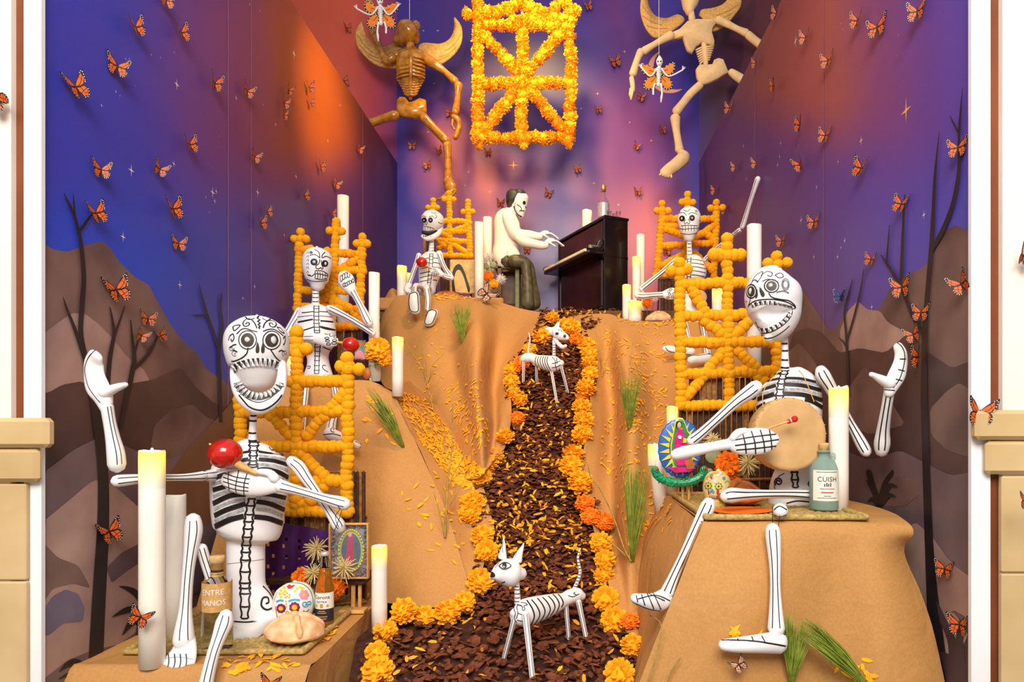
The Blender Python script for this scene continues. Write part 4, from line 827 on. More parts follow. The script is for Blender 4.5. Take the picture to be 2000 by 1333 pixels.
# ------------------------------------------------ middle left
def fig3():
    Y = 3.14
    root = thing('skeleton_figure', 'papier-mache skeleton with clenched teeth and raised right fist on the middle left ledge', 'skeleton', P(622, 742, Y), 'papier-mache skeletons seated around the altar')
    za, zb = zc(540, 420, 5.554), zc(540, 600, 4.76)
    sk = part('skull', root, *loft([(484, 619, 3), (486, 619, 12), (492, 619, 21), (500, 619.5, 26.5), (512, 620, 28.5), (525, 619, 27.5), (536, 619, 24.5), (546, 620, 21.5), (551, 620, 19), (554, 620, 15)], Y, 1.0, 24), WHITE)
    pen = Pen(sk)
    eyeball(sk, pen, 613.5, 512, 7, 6.8, BLACK, False, .6); eyeball(sk, pen, 634.5, 515, 6.3, 6.6, BLACK, False, .6)
    for a in ([(360, 440), (410, 430), (450, 450), (470, 470)], [(470, 470), (465, 420), (440, 390), (410, 375)], [(490, 465), (500, 430), (530, 405)], [(495, 470), (540, 450), (590, 475)], [(470, 480), (460, 530), (430, 550), (430, 580), (460, 585), (480, 570), (490, 590), (505, 575), (490, 540), (485, 490)],
        [(335, 645), (380, 665), (420, 640), (480, 645), (560, 665)], [(420, 605), (500, 610), (560, 650)], [(420, 690), (480, 700), (550, 690)], [(325, 695), (420, 725), (550, 705)], [(345, 660), (370, 650)]): pen.line(za(a), 1.3)
    for x in (418, 445, 470, 497, 525, 548): pen.line(za([(x, 610+(x-418)*.2), (x+4, 650), (x, 690)]), 1.2)
    for y in (400, 440, 480, 520, 560, 610): pen.line(za([(325, y+20), (345, y), (350, y+25)]), 1.2, INK)
    pen.line(za(spiral(375, 405, 16, 1.3)), 1.2)
    pen.done()
    nk = bone('neck', root, [(616.5, 552, Y+.01, 6.5), (616.5, 575, Y+.01, 6.5), (616.5, 596, Y+.01, 7.5)])
    rings_on(nk, [(616.5, y, 8) for y in (560, 567, 573, 581, 589)], 1.5)
    T = part('torso', root, *tube([(c, y, Y+.02, h, h*.8) for y, c, h in ((594, 616, 8), (597, 616, 16), (603, 616, 29), (612, 616, 35.5), (626, 616, 37), (645, 617, 38), (665, 618, 37.5), (678, 619, 33), (690, 620, 23), (702, 621, 20.5), (716, 622, 22.5), (730, 622, 27), (741, 622, 29))], 24, 3), WHITE)
    pen = Pen(T)
    for a, w in (([(275, 1062), (335, 1058), (400, 1048)], 1.5), ([(232, 1165), (310, 1150), (395, 1133)], 2.6), ([(240, 1265), (320, 1245), (395, 1220)], 1.8), ([(225, 1110), (310, 1100), (395, 1090)], .9), ([(465, 1048), (560, 1055)], 1.4), ([(475, 1150), (545, 1155), (615, 1162)], 2.4), ([(470, 1210), (540, 1225), (640, 1250)], 2), ([(470, 1095), (600, 1110)], .9)): pen.line(za(a), w)
    for a, w in (([(190, 235), (260, 215), (350, 185)], 1.8), ([(400, 185), (460, 205), (540, 215)], 1.8), ([(430, 370), (490, 395), (560, 400)], 1.8)): pen.line(zb(a), w)
    spine(pen, [(613, 623, 598), (613, 623, 625), (614, 625, 650)], 8, 1.3, .8); spine(pen, [(615, 626, 672), (615, 624, 700), (614, 623, 730)], 7, 1.3, .8)
    pen.line(zb([(270, 575), (310, 570), (315, 550), (285, 555)]), 1.2); pen.line(zb([(480, 605), (450, 590), (425, 560), (440, 540), (460, 550)]), 1.2)
    pen.done()
    bone('upper_arm', root, [(584, 607, Y, 7), (582, 614, Y-.01, 8), (572, 630, Y-.02, 6.5), (562, 648, Y-.03, 7)], 1.0)
    bone('forearm', root, [(559, 660, Y-.05, 8), (570, 661, Y-.06, 7.5), (590, 661, Y-.09, 8), (612, 661, Y-.11, 9)], .9)
    h = part('hand', root, *tube([(612, 661, Y-.11, 9, 7), (628, 663, Y-.115, 12, 8), (644, 666, Y-.12, 13.5, 8), (654, 668, Y-.12, 10, 7)], 16, 4), WHITE)
    pen = Pen(h)
    for x, y, rx, ry in ((470, 240, 22, 16), (510, 262, 18, 12), (550, 280, 18, 10), (470, 290, 20, 9), (475, 315, 20, 9), (485, 345, 20, 9), (535, 335, 22, 10), (540, 310, 20, 9)): pen.ell(540+x/4.76, 600+y/4.76, rx/4.76, ry/4.76, 1.2, n=8)
    pen.done()
    bone('upper_arm', root, [(643, 603, Y-.02, 7), (652, 607, Y-.03, 8), (680, 621, Y-.06, 6.5), (708, 638, Y-.09, 6.5), (728, 651, Y-.11, 6.5)], 1.1)
    bone('forearm', root, [(721, 631, Y-.12, 8), (716, 622, Y-.12, 9), (704, 597, Y-.12, 6.5), (693, 577, Y-.12, 6.5), (688, 568, Y-.12, 8)], 1.1)
    h = part('hand', root, *tube([(689, 572, Y-.12, 8, 7), (681, 558, Y-.12, 14, 9), (675, 546, Y-.12, 16, 9), (670, 537, Y-.12, 11, 7)], 16, 4), WHITE)
    pen = Pen(h)
    for x, y in ((705, 690), (730, 670), (755, 655), (782, 650)): pen.ell(540+x/5.554, 420+y/5.554, 2.4, 6, 1.2, n=8)
    for x, y in ((735, 760), (758, 755), (780, 740), (800, 730), (828, 715)): pen.ell(540+x/5.554, 420+y/5.554, 2.2, 3.6, 1.2, n=8)
    pen.done()
    bone('shin', root, [(597, 752, Y-.2, 7), (595, 775, Y-.25, 7), (592, 805, Y-.28, 6.5), (589, 840, Y-.31, 7.5)], 1.1)
    bone('shin', root, [(653, 752, Y-.2, 6), (656, 775, Y-.25, 6), (655, 800, Y-.28, 6.5), (648, 824, Y-.31, 9), (646, 838, Y-.32, 10)], 1.1)
    f = part('foot', root, *tube([(642, 846, Y-.34, 12, 10), (656, 853, Y-.35, 12, 10), (676, 861, Y-.36, 10, 9), (698, 871, Y-.37, 7, 8)], 14, 4), WHITE)
    pen = Pen(f); pen.line(zb(spiral(525, 1140, 26, 1, 1)), 1.2); pen.line(zb([(430, 1190), (520, 1180), (600, 1200)]), 1.4); pen.line(zb([(730, 1250), (785, 1280), (775, 1310)]), 1.4); pen.done()
    part('thigh', root, *tube([(612, 738, Y-.06, 7), (600, 744, Y-.18, 7)], 12), WHITE); part('thigh', root, *tube([(636, 738, Y-.06, 7), (652, 744, Y-.18, 7)], 12), WHITE)
    maraca('red gourd maraca beside the fist of the middle left skeleton', 685, 674, Y-.13, 16.5, (672, 671), (657, 668), 3, None)
fig3()
# ------------------------------------------------ upper left
def fig4():
    Y = 4.42
    root = thing('skeleton_figure', 'small skeleton with open black mouth and dangling white shoes on the upper left', 'skeleton', P(836, 571, Y), 'papier-mache skeletons seated around the altar')
    za = zc(740, 360, 4.596)
    sk = part('skull', root, *loft([(411, 846, 2), (413, 846, 9), (418, 845.5, 17), (427, 845, 22), (436, 844, 21.5), (443, 841, 17), (448, 838, 12.5)], Y, 1.05, 22), WHITE)
    part('mouth_interior', root, *tube([(827, 454, Y-.03, 3.5), (838, 455, Y-.02, 5.5), (850, 452, Y-.005, 6)], 10), BLACK)
    jw = part('jaw', root, *tube([(860, 441, Y+.02, 6), (857, 454, Y+.005, 6), (847, 463, Y-.015, 5.5), (834, 466, Y-.03, 5), (826, 462, Y-.035, 4)], 12, 4), WHITE)
    pen = Pen(sk)
    for x, y in ((829, 430), (841, 430)): eyeball(sk, pen, x, y, 4.6, 5, BLACK, False, .5)
    for a in ([(415, 330), (420, 360), (435, 355), (430, 330)], [(380, 385), (420, 380), (470, 390), (500, 405)], [(500, 270), (520, 290), (500, 310)], [(530, 340), (560, 355), (575, 345)], [(380, 300), (400, 285), (425, 295)], [(450, 295), (475, 285), (495, 300)], [(470, 250), (490, 262), (515, 255)]): pen.line(za(a), .9)
    for x in (395, 415, 437, 460): pen.line(za([(x, 385), (x+2, 408)]), .7)
    pen.done()
    pen = Pen(jw)
    pen.line(za([(385, 450), (420, 470), (470, 452), (500, 425)]), 1.1)
    for x in (400, 420, 442, 465): pen.line(za([(x, 450), (x+2, 478)]), 1)
    pen.done()
    nk = bone('neck', root, [(843, 462, Y+.02, 5), (843, 480, Y+.02, 5), (842, 494, Y+.02, 5.5)]); rings_on(nk, [(843, y, 6) for y in (468, 473, 478, 484, 490)], 1.2)
    T = part('torso', root, *tube([(c, y, Y+.02, h, h*.8) for y, c, h in ((492, 842, 6), (495, 842, 13), (502, 842, 19), (515, 841, 21), (532, 839, 21.5), (546, 837, 19.5), (558, 835, 17), (569, 834, 17))], 20, 3), WHITE)
    pen = Pen(T)
    for y in (505, 514, 523, 532, 540, 548): pen.line([(820, y+3), (833, y), (840, y-1)], 1.1); pen.line([(845, y-1), (854, y), (862, y+3)], 1.1)
    spine(pen, [(839, 846, 496), (837, 844, 530), (834, 840, 562)], 10, 1.0, .5); pen.done()
    bone('upper_arm', root, [(818, 499, Y-.01, 5), (814, 512, Y-.03, 4.6), (806, 535, Y-.06, 4.4), (799, 553, Y-.08, 5)], .9)
    part('hand', root, *tube([(799, 556, Y-.085, 6, 4), (794, 566, Y-.09, 6, 4), (800, 570, Y-.1, 4, 3)], 10), WHITE)
    bone('upper_arm', root, [(858, 496, Y-.01, 6.5), (862, 508, Y-.02, 5), (869, 524, Y-.03, 4.6), (879, 539, Y-.04, 6)], .9)
    bone('forearm', root, [(881, 543, Y-.07, 6), (872, 541, Y-.085, 5), (862, 536, Y-.1, 5)], .8)
    h = part('hand', root, *tube([(864, 537, Y-.1, 5, 5), (856, 533, Y-.11, 8, 6), (848, 530, Y-.115, 8, 5), (842, 527, Y-.115, 5, 4)], 12), WHITE)
    pen = Pen(h)
    for x, y in ((848, 526), (852, 530), (847, 533), (855, 535), (851, 537)): pen.ell(x, y, 2.4, 1.8, .8, n=6)
    pen.done()
    for tp in ([(826, 563, Y-.04, 5), (812, 558, Y-.2, 5), (810, 575, Y-.3, 5)], [(838, 563, Y-.04, 5), (833, 562, Y-.2, 6), (836, 582, Y-.3, 5.5), (835, 604, Y-.35, 5)]):
        o = part('shin', root, *tube(tp, 10), WHITE); pen = Pen(o)
        for sg in (-.55, .55): pen.line([(q[0]+q[3]*sg, q[1]+2) for q in tp[1:]], 1.0)
        pen.done()
    def shoe(poly, dy):
        return part('shoe', root, *prism([P(x, y, Y-.39+dy*(y-600)/40) for x, y in spline(poly+[poly[0]], 3)[:-1]], .045), WHITE)
    for po in ([(799, 572), (810, 568), (816, 572), (818, 590), (818, 610), (808, 613), (800, 608), (797, 590)], [(836, 606), (846, 603), (854, 608), (850, 622), (844, 634), (834, 637), (828, 632), (831, 618)]):
        sh = shoe(po, -.03); pen = Pen(sh); pen.line([(x*.86+.14*sum(q[0] for q in po)/8, y*.86+.14*sum(q[1] for q in po)/8) for x, y in po], 1.5, closed=True); pen.done()
    maraca('small red maraca held by the upper left skeleton', 824, 513, Y-.13, 11, (832, 519), (843, 525), 2, None)
fig4()
# ------------------------------------------------ upper right
def fig5():
    Y = 4.15
    root = thing('skeleton_figure', 'small skeleton with one arm raised to the wall, seated on the upper right', 'skeleton', P(1350, 630, Y), 'papier-mache skeletons seated around the altar')
    za, zb = zc(1200, 340, 4.443), zc(1300, 450, 3.70)
    sk = part('skull', root, *loft([(404.5, 1346, 2), (406, 1346, 9), (412, 1346, 17.5), (421, 1346, 22), (432, 1346, 22.5), (442, 1346, 20), (450, 1346, 18), (457, 1346, 15.5), (461, 1346, 12)], Y, 1.0, 24), WHITE)
    pen = Pen(sk)
    for x, y in ((1332.5, 427), (1351.5, 426)): eyeball(sk, pen, x, y, 5.6, 5.8, BLACK, False, .5)
    for a in ([(560, 345), (600, 335), (625, 360)], [(640, 355), (670, 335), (720, 350)], [(620, 395), (605, 420), (615, 435), (630, 420), (645, 435), (655, 415), (640, 390)], [(560, 470), (600, 480), (650, 475), (730, 470)], [(575, 515), (650, 525), (720, 512)], [(580, 450), (640, 445), (720, 450)], [(600, 310), (630, 325), (660, 305)], [(735, 400), (745, 420), (735, 440)]): pen.line(za(a), 1.0)
    for x in (590, 615, 640, 665, 690): pen.line(za([(x, 450), (x+3, 475), (x, 498)]), .9)
    for x, y in ((708, 320), (565, 325)): pen.line(za(spiral(x, y, 12, 1.2)), .8)
    pen.done()
    nk = bone('neck', root, [(1346, 460, Y+.01, 5), (1346, 480, Y+.01, 5), (1347, 504, Y+.01, 6)]); rings_on(nk, [(1346.5, y, 7) for y in (463, 469, 476, 483, 490, 497)], 1.5)
    T = part('torso', root, *tube([(c, y, Y+.02, h, h*.8) for y, c, h in ((502, 1348, 7), (505, 1350, 14), (511, 1352, 20), (521, 1353, 24.5), (534, 1354, 26), (544, 1354, 23), (551, 1354, 15), (560, 1352, 13), (580, 1350, 14), (605, 1350, 20), (629, 1350, 20))], 22, 3), WHITE)
    pen = Pen(T)
    for y in (508, 515, 522, 530, 538, 545): pen.line([(1350, y-1), (1362, y), (1380, y+4)], 1.2); pen.line([(1326, y+4), (1336, y), (1341, y-1)], 1.2)
    spine(pen, [(1343, 1350, 503), (1342, 1349, 520), (1342, 1349, 546)], 7, 1.1, .5); pen.done()
    bone('upper_arm', root, [(1378, 507, Y-.02, 5), (1386, 499, Y-.05, 5), (1404, 483, Y-.12, 4.3), (1430, 461, Y-.24, 4.3), (1445, 450, Y-.33, 5)], .9)
    bone('forearm', root, [(1450, 443, Y-.36, 5), (1454, 432, Y-.38, 5), (1463, 402, Y-.44, 4.3), (1472, 374, Y-.5, 4.6), (1480, 350, Y-.54, 5.5)], .9, ks=(-.5,))
    bone('upper_arm', root, [(1322, 508, Y-.02, 6), (1312, 516, Y-.04, 5.5), (1290, 535, Y-.09, 5), (1264, 556, Y-.13, 6), (1254, 564, Y-.14, 6)], 1.1)
    bone('forearm', root, [(1246, 578, Y-.16, 7), (1256, 579, Y-.16, 7), (1275, 577, Y-.17, 5.5), (1295, 576, Y-.18, 6)], 1.1)
    h = part('hand', root, *tube([(1294, 576, Y-.18, 6, 5), (1306, 575, Y-.18, 11, 7), (1317, 573, Y-.18, 11, 6), (1324, 571, Y-.18, 6, 5)], 12), WHITE)
    pen = Pen(h)
    for x, y in ((1306, 570), (1310, 566), (1308, 575), (1313, 580), (1316, 574), (1305, 581)): pen.ell(x, y, 2.6, 2, .9, n=6)
    pen.done()
    bone('shin', root, [(1336, 626, Y-.14, 6), (1340, 640, Y-.28, 5), (1345, 662, Y-.4, 5), (1346, 680, Y-.48, 6)], 1.0)
    bone('shin', root, [(1370, 624, Y-.14, 6), (1374, 642, Y-.28, 5.5), (1378, 665, Y-.42, 5.5), (1382, 690, Y-.54, 7)], 1.0)
    f = part('foot', root, *tube([(1350, 687, Y-.52, 8, 8), (1330, 686, Y-.52, 8, 9), (1305, 683, Y-.52, 8, 9), (1299, 682, Y-.52, 6, 7)], 14), WHITE)
    pen = Pen(f); pen.line(zb([(0, 850), (40, 880), (210, 905)]), 1.2); pen.done()
    f = part('foot', root, *tube([(1383, 699, Y-.58, 10, 8), (1365, 702, Y-.6, 9, 8), (1350, 704, Y-.62, 8, 8)], 14), WHITE)
    pen = Pen(f); pen.line(zb([(160, 905), (240, 905), (335, 890)]), 1.2); pen.line(zb(spiral(315, 885, 14, 1)), 1); pen.done()
    c = P(1366, 581, Y-.1); s = S(Y-.1)
    dr = thing('frame_drum', 'small round drum held by the upper right skeleton behind the pompom frame', 'drum', c)
    v, f_ = lathe((0, 0, 0), [(.0005, .004), (14*.9/s, .003), (15/s, 0), (15/s, -.03), (13/s, -.034)], 24); M3 = Matrix.Rotation(PI/2, 3, 'X')
    part('drum_skin', dr, [c+M3@p for p in v], f_, MATS['goat_skin'])
    st = thing('drumstick', 'short drumstick with red tip on the small upper right drum', 'drumstick', P(1340, 576, Y-.16))
    part('stick', st, *tube([(1324, 571, Y-.16, 1.2), (1350, 574, Y-.165, 1.2)], 6), WOODL); part('felt_tip', st, *tube([(1351, 574, Y-.166, 2.8), (1359, 574.5, Y-.168, 3)], 8), MATS['red_felt'])
fig5()
# ================================================================ DOGS
def dog1():
    root = thing('skeleton_dog', 'white papier-mache skeleton dog with pointed ears at the bottom of the path', 'dog figure', path_pt(1070, 1275), 'skeleton dogs on the path')
    z = zc(930, 1030, 4.40); Y = 2.06
    hd = part('head', root, *tube([(960, 1128, Y-.02, 5), (966, 1125, Y-.02, 12, 12), (977, 1121, Y-.01, 21, 20), (991, 1119, Y, 27, 25), (1005, 1120, Y+.005, 25.5, 24), (1016, 1121, Y+.01, 13, 14)], 22, 4), WHITE)
    e1 = part('ear', hd, *tube([(981, 1090, Y+.01, 9, 4), (983, 1075, Y+.01, 5.5, 3), (984, 1062, Y+.01, 3, 2), (983, 1050, Y+.01, 1, 1)], 10), WHITE)
    e2 = part('ear', hd, *tube([(1010, 1096, Y+.01, 10, 4), (1014, 1083, Y+.01, 7, 3), (1019, 1072, Y+.01, 4, 2), (1023, 1062, Y+.01, 1, 1)], 10), WHITE)
    pen = Pen(hd); pen.fill(z([(190, 335), (230, 305), (270, 305), (305, 335), (270, 365), (225, 368)]), DARKB); pen.fill(z([(205, 337), (235, 318), (270, 318), (293, 335), (265, 352), (230, 355)]), WHITE, lift=.0022); pen.disc(930+245/4.4, 1030+335/4.4, 4.6, 5.2, BLACK, lift=.003); pen.disc(930+240/4.4, 1030+345/4.4, 1, 1.6, WHITE, lift=.004)
    pen.fill(z([(118, 405), (135, 385), (160, 400), (163, 425), (145, 432), (122, 428)]), BLACK); pen.line(z([(150, 345), (200, 290), (250, 255)]), 1.6); pen.line(z([(165, 350), (195, 310)]), 1.3); pen.line(z([(132, 462), (160, 482), (205, 485), (248, 470)]), 2)
    for x, y in ((140, 440), (150, 448), (160, 443), (145, 458), (158, 460), (168, 452)): pen.disc(930+x/4.4, 1030+y/4.4, .7, .7, BLACK)
    pen.done()
    for e, a in ((e1, [(235, 120), (225, 170), (230, 220)]), (e2, [(340, 250), (350, 215), (400, 150)])): pen = Pen(e); pen.line(z(a), 1.3, INK); pen.done()
    nk = bone('neck', root, [(1009, 1138, Y+.01, 5.5), (1010, 1155, Y+.01, 5.5), (1011, 1178, Y+.02, 6.5)]); rings_on(nk, [(1010, y, 7) for y in (1146, 1152, 1160, 1168, 1175)], 1.3)
    B = part('body', root, *tube([(1004, 1198, Y-.01, 9, 8), (1010, 1200, Y, 20, 17), (1024, 1198, Y+.015, 27, 22), (1045, 1192, Y+.05, 26, 22), (1070, 1184, Y+.09, 22, 19), (1090, 1177, Y+.12, 17.5, 16), (1102, 1172, Y+.135, 13.5, 12), (1114, 1166, Y+.15, 14, 13), (1128, 1163, Y+.165, 14, 12), (1136, 1165, Y+.17, 9, 8)], 22, 4), WHITE)
    pen = Pen(B)
    for a in ([(435, 630), (480, 700), (498, 770), (470, 845)], [(475, 625), (525, 690), (545, 760), (500, 840)], [(525, 612), (570, 670), (590, 735), (550, 815)], [(570, 605), (615, 655), (635, 715), (600, 785)], [(620, 595), (660, 640), (675, 695), (640, 760)], [(660, 580), (695, 620), (713, 670), (690, 735)], [(695, 570), (730, 610), (747, 655), (730, 690)]): pen.line(z(a), 2.6)
    for a in ([(352, 738), (400, 758)], [(352, 800), (405, 812)], [(352, 670), (395, 680), (400, 715), (420, 710), (410, 680), (440, 670), (420, 655), (385, 650)], [(335, 660), (325, 700), (335, 740), (330, 790), (350, 820)], [(360, 660), (350, 700), (358, 740), (345, 790)], [(790, 590), (830, 600), (885, 575)], [(850, 560), (835, 575), (860, 580)]): pen.line(z(a), 1.3)
    pen.done()
    tl_ = part('tail', root, *tube([(1121, 1152, Y+.16, 4), (1128, 1136, Y+.16, 3.4), (1133, 1118, Y+.16, 3), (1130, 1100, Y+.16, 2.6), (1129, 1088, Y+.16, 2.3), (1133, 1073, Y+.16, 1.2)], 8), WHITE)
    rings_on(tl_, [(1123, 1146, 4), (1126, 1141, 4), (1128, 1135, 4), (1130, 1129, 4), (1132, 1123, 4), (1132, 1117, 4), (1132, 1111, 3), (1131, 1105, 3), (1130, 1099, 3), (1129, 1092, 3), (1130, 1085, 3), (1131, 1079, 3)], 1.3)
    def leg(a, b, r, Ya, py): p = path_pt(b, py); return bone('leg', root, [(a[0], a[1], Ya, r), ((a[0]+b)/2, (a[1]+py)/2, (Ya+p.y)/2, r*.85), (b, py, p.y, r*.8)], 1.0, 10)
    leg((1005, 1208), 984, 5.5, Y-.01, 1288); leg((1026, 1200), 1041, 7, Y-.03, 1335); leg((1105, 1180), 1111, 5, Y+.13, 1248); leg((1130, 1176), 1145, 5.5, Y+.15, 1248)
dog1()
def dog2():
    root = thing('skeleton_dog', 'smaller skeleton dog with open jaws high up on the mulch path', 'dog figure', path_pt(1062, 760), 'skeleton dogs on the path')
    z = zc(980, 610, 6.35); Y = 3.42
    hd = part('head', root, *tube([(1077, 650, Y, 6), (1082, 649, Y, 11, 10), (1089, 651, Y-.005, 12, 11), (1097, 656, Y-.015, 9, 8), (1105, 659, Y-.025, 6.5, 6), (1108, 661, Y-.03, 4)], 16, 4), WHITE)
    jw = part('jaw', root, *tube([(1083, 662, Y, 4), (1090, 671, Y-.008, 4), (1098, 678, Y-.018, 4), (1105, 676, Y-.028, 3)], 10, 4), WHITE)
    part('ear', hd, *tube([(1078, 645, Y+.01, 5, 3), (1071, 643, Y+.015, 4, 2.5), (1065, 643, Y+.015, 1, 1)], 8), WHITE); part('ear', hd, *tube([(1086, 642, Y, 5, 3), (1090, 634, Y, 4, 2.5), (1092, 631, Y, 2, 2)], 8), WHITE)
    pen = Pen(hd); pen.disc(1088, 652, 3.6, 2.6, BLACK); pen.disc(1103, 657, 3, 3, BLACK); pen.line(z([(690, 225), (730, 215), (745, 250)]), .9); pen.line(z([(670, 345), (730, 350), (790, 350)]), .9)
    for x in (735, 755, 775): pen.line(z([(x, 350), (x, 375)]), .9)
    pen.done()
    nk = bone('neck', root, [(1082, 666, Y+.005, 3.4), (1082, 682, Y+.005, 3), (1082, 698, Y+.01, 3.5)]); rings_on(nk, [(1082, y, 4) for y in (674, 679, 684, 689, 694)], 1.0)
    B = part('body', root, *tube([(1095, 710, Y-.01, 7, 7), (1088, 711, Y, 14, 12), (1076, 711, Y+.01, 16, 13), (1062, 708, Y+.03, 14, 12), (1049, 704, Y+.05, 10.5, 10), (1040, 700, Y+.06, 9, 9), (1030, 699, Y+.07, 10, 9), (1022, 702, Y+.075, 7, 7)], 18, 4), WHITE)
    pen = Pen(B)
    for x in (430, 460, 490, 520, 548, 575): pen.line(z([(x, 550), (x-15, 600), (x, 660), (x+40, 740)]), 1.3)
    for a in ([(622, 640), (680, 625), (730, 605)], [(622, 690), (680, 680), (730, 655)], [(625, 560), (660, 600), (665, 660), (680, 720)], [(680, 570), (685, 640)]): pen.line(z(a), 1.2)
    pen.done()
    tl_ = part('tail', root, *tube([(1031, 693, Y+.07, 2), (1033, 678, Y+.07, 1.8), (1035, 664, Y+.07, 1.5), (1033, 651, Y+.07, .8)], 8), WHITE); rings_on(tl_, [(1032+i*.3, 688-i*4.5, 3) for i in range(8)], 1.0)
    for a, b, py, Ya in (((1023, 706), 1022, 748, Y+.07), ((1048, 710), 1048, 746, Y+.05), ((1075, 714), 1089, 794, Y+.01), ((1096, 716), 1109, 767, Y-.01)):
        p = path_pt(b, py); bone('leg', root, [(a[0], a[1], Ya, 3.2), ((a[0]+b)/2, (a[1]+py)/2, (Ya+p.y)/2, 2.8), (b, py, p.y, 2.6)], .9, 8, ks=(0,))
dog2()
# ================================================================ POMPOM CHAIRS AND MARIGOLD FRAME
def pom_mesh(name, m, seed, rough=.10, nlat=12, nlon=18):
    rnd = random.Random(seed); vs, fs = ball((0, 0, 0), 1.0, nlon, nlat)
    vs = [v*(1+rough*noise.noise(v*2.6+Vector((seed, 0, 0)))+.055*rnd.uniform(-1, 1)) for v in vs]
    return mesh(name, vs, fs, m, O0)
POMS = [pom_mesh('pompom', POM, k) for k in range(3)]+[pom_mesh('pompom', POMD, 5)]
def flower_mesh(name, m, seed, n=90, flat=.62):
    """marigold head: layers of ruffled petals"""
    rnd = random.Random(seed); V, Fc = [], []
    cv, cf = ball((0, 0, 0), .72, 10, 7, 1, 1, flat); V += cv; Fc += cf
    for i in range(n):
        t = (i+.5)/n; ph = math.acos(1-1.75*t); th = i*2.39996+rnd.uniform(-.2, .2)
        d = Vector((math.sin(ph)*math.cos(th), math.sin(ph)*math.sin(th), math.cos(ph)*flat)).normalized()
        up = Vector((0, 0, 1)) if abs(d.z) < .95 else Vector((1, 0, 0))
        s = d.cross(up).normalized(); r0 = .55; r1 = rnd.uniform(.88, 1.08); w = rnd.uniform(.16, .24)
        sc = Vector((1, 1, flat)); lift = s.cross(d)*rnd.uniform(-.12, .12)
        a = d*r0; b = d*((r0+r1)/2)+s*w+lift; c = d*r1+s*w*.5; e = d*r1*1.02+lift*.5; f = d*r1-s*w*.5; g = d*((r0+r1)/2)-s*w-lift
        k = len(V)
        for p in (a, b, c, e, f, g): V.append(Vector((p.x, p.y, p.z if abs(d.z) < .2 else p.z*1.0)))
        Fc.append((k, k+1, k+2, k+3, k+4, k+5))
    return mesh(name, V, Fc, m, O0, False)
FLW = [flower_mesh('marigold_head', MARI, k) for k in range(3)]; FLO = [flower_mesh('marigold_head', MARO, 9+k) for k in range(2)]
FLR = [flower_mesh('marigold_head', MARI, 20+k, 70, .95) for k in range(3)]
RP = random.Random(11)
def pom_run(root, pts, Y, r, meshes=None, name='pompom', step=1.12, jit=.14, skip=None):
    me = meshes or POMS[:3]
    L = [0]
    for a, b in zip(pts, pts[1:]): L.append(L[-1]+math.dist(a[:2], b[:2]))
    n = max(1, int(round(L[-1]/(r*step)))); s = S(Y)
    for i in range(n+1):
        t = L[-1]*i/n; j = max(k for k in range(len(L)) if L[k] <= t+1e-6); j = min(j, len(pts)-2) if len(pts) > 1 else 0
        f = (t-L[j])/((L[j+1]-L[j]) or 1) if len(pts) > 1 else 0
        x = pts[j][0]+(pts[j+1][0]-pts[j][0])*f; y = pts[j][1]+(pts[j+1][1]-pts[j][1])*f
        inst(name, RP.choice(me), root, P(x+RP.uniform(-jit, jit)*r, y+RP.uniform(-jit, jit)*r, Y+RP.uniform(-.1, .1)*r/s), (RP.uniform(0, 6), RP.uniform(0, 6), RP.uniform(0, 6)), r/s*RP.uniform(1.0, 1.14))
def pom_at(root, pts, Y, r, meshes=None, name='pompom'):
    for x, y in pts: inst(name, RP.choice(meshes or POMS[:3]), root, P(x, y, Y), (RP.uniform(0, 6), RP.uniform(0, 6), 0), r/S(Y))
def wires(root, segs, Y, r, m=BAMBD):
    V, Fc = join(*[tube([(a[0], a[1], Y, r), (b[0], b[1], Y, r)], 6, 2) for a, b in segs]); o = part('frame_wire', root, V, Fc, m); o['kind'] = 'stuff'
G_CH = 'chairs with backs of orange pompoms'
def slats(root, x0, x1, y0, y1, Y, n, dark=.4, name='slat'):
    for i in range(n):
        x = x0+(x1-x0)*(i+.5)/n; wd = (x1-x0)/n*RP.uniform(.7, .98); s = S(Y)
        a, b = P(x, y0, Y), P(x, y1, Y); c = (a+b)/2+Vector((0, RP.uniform(-.004, .004), 0))
        part(name, root, *bbox(c, wd/s, .012, abs(a.z-b.z), .003), BAMBD if RP.random() < dark else BAMBOO, False)
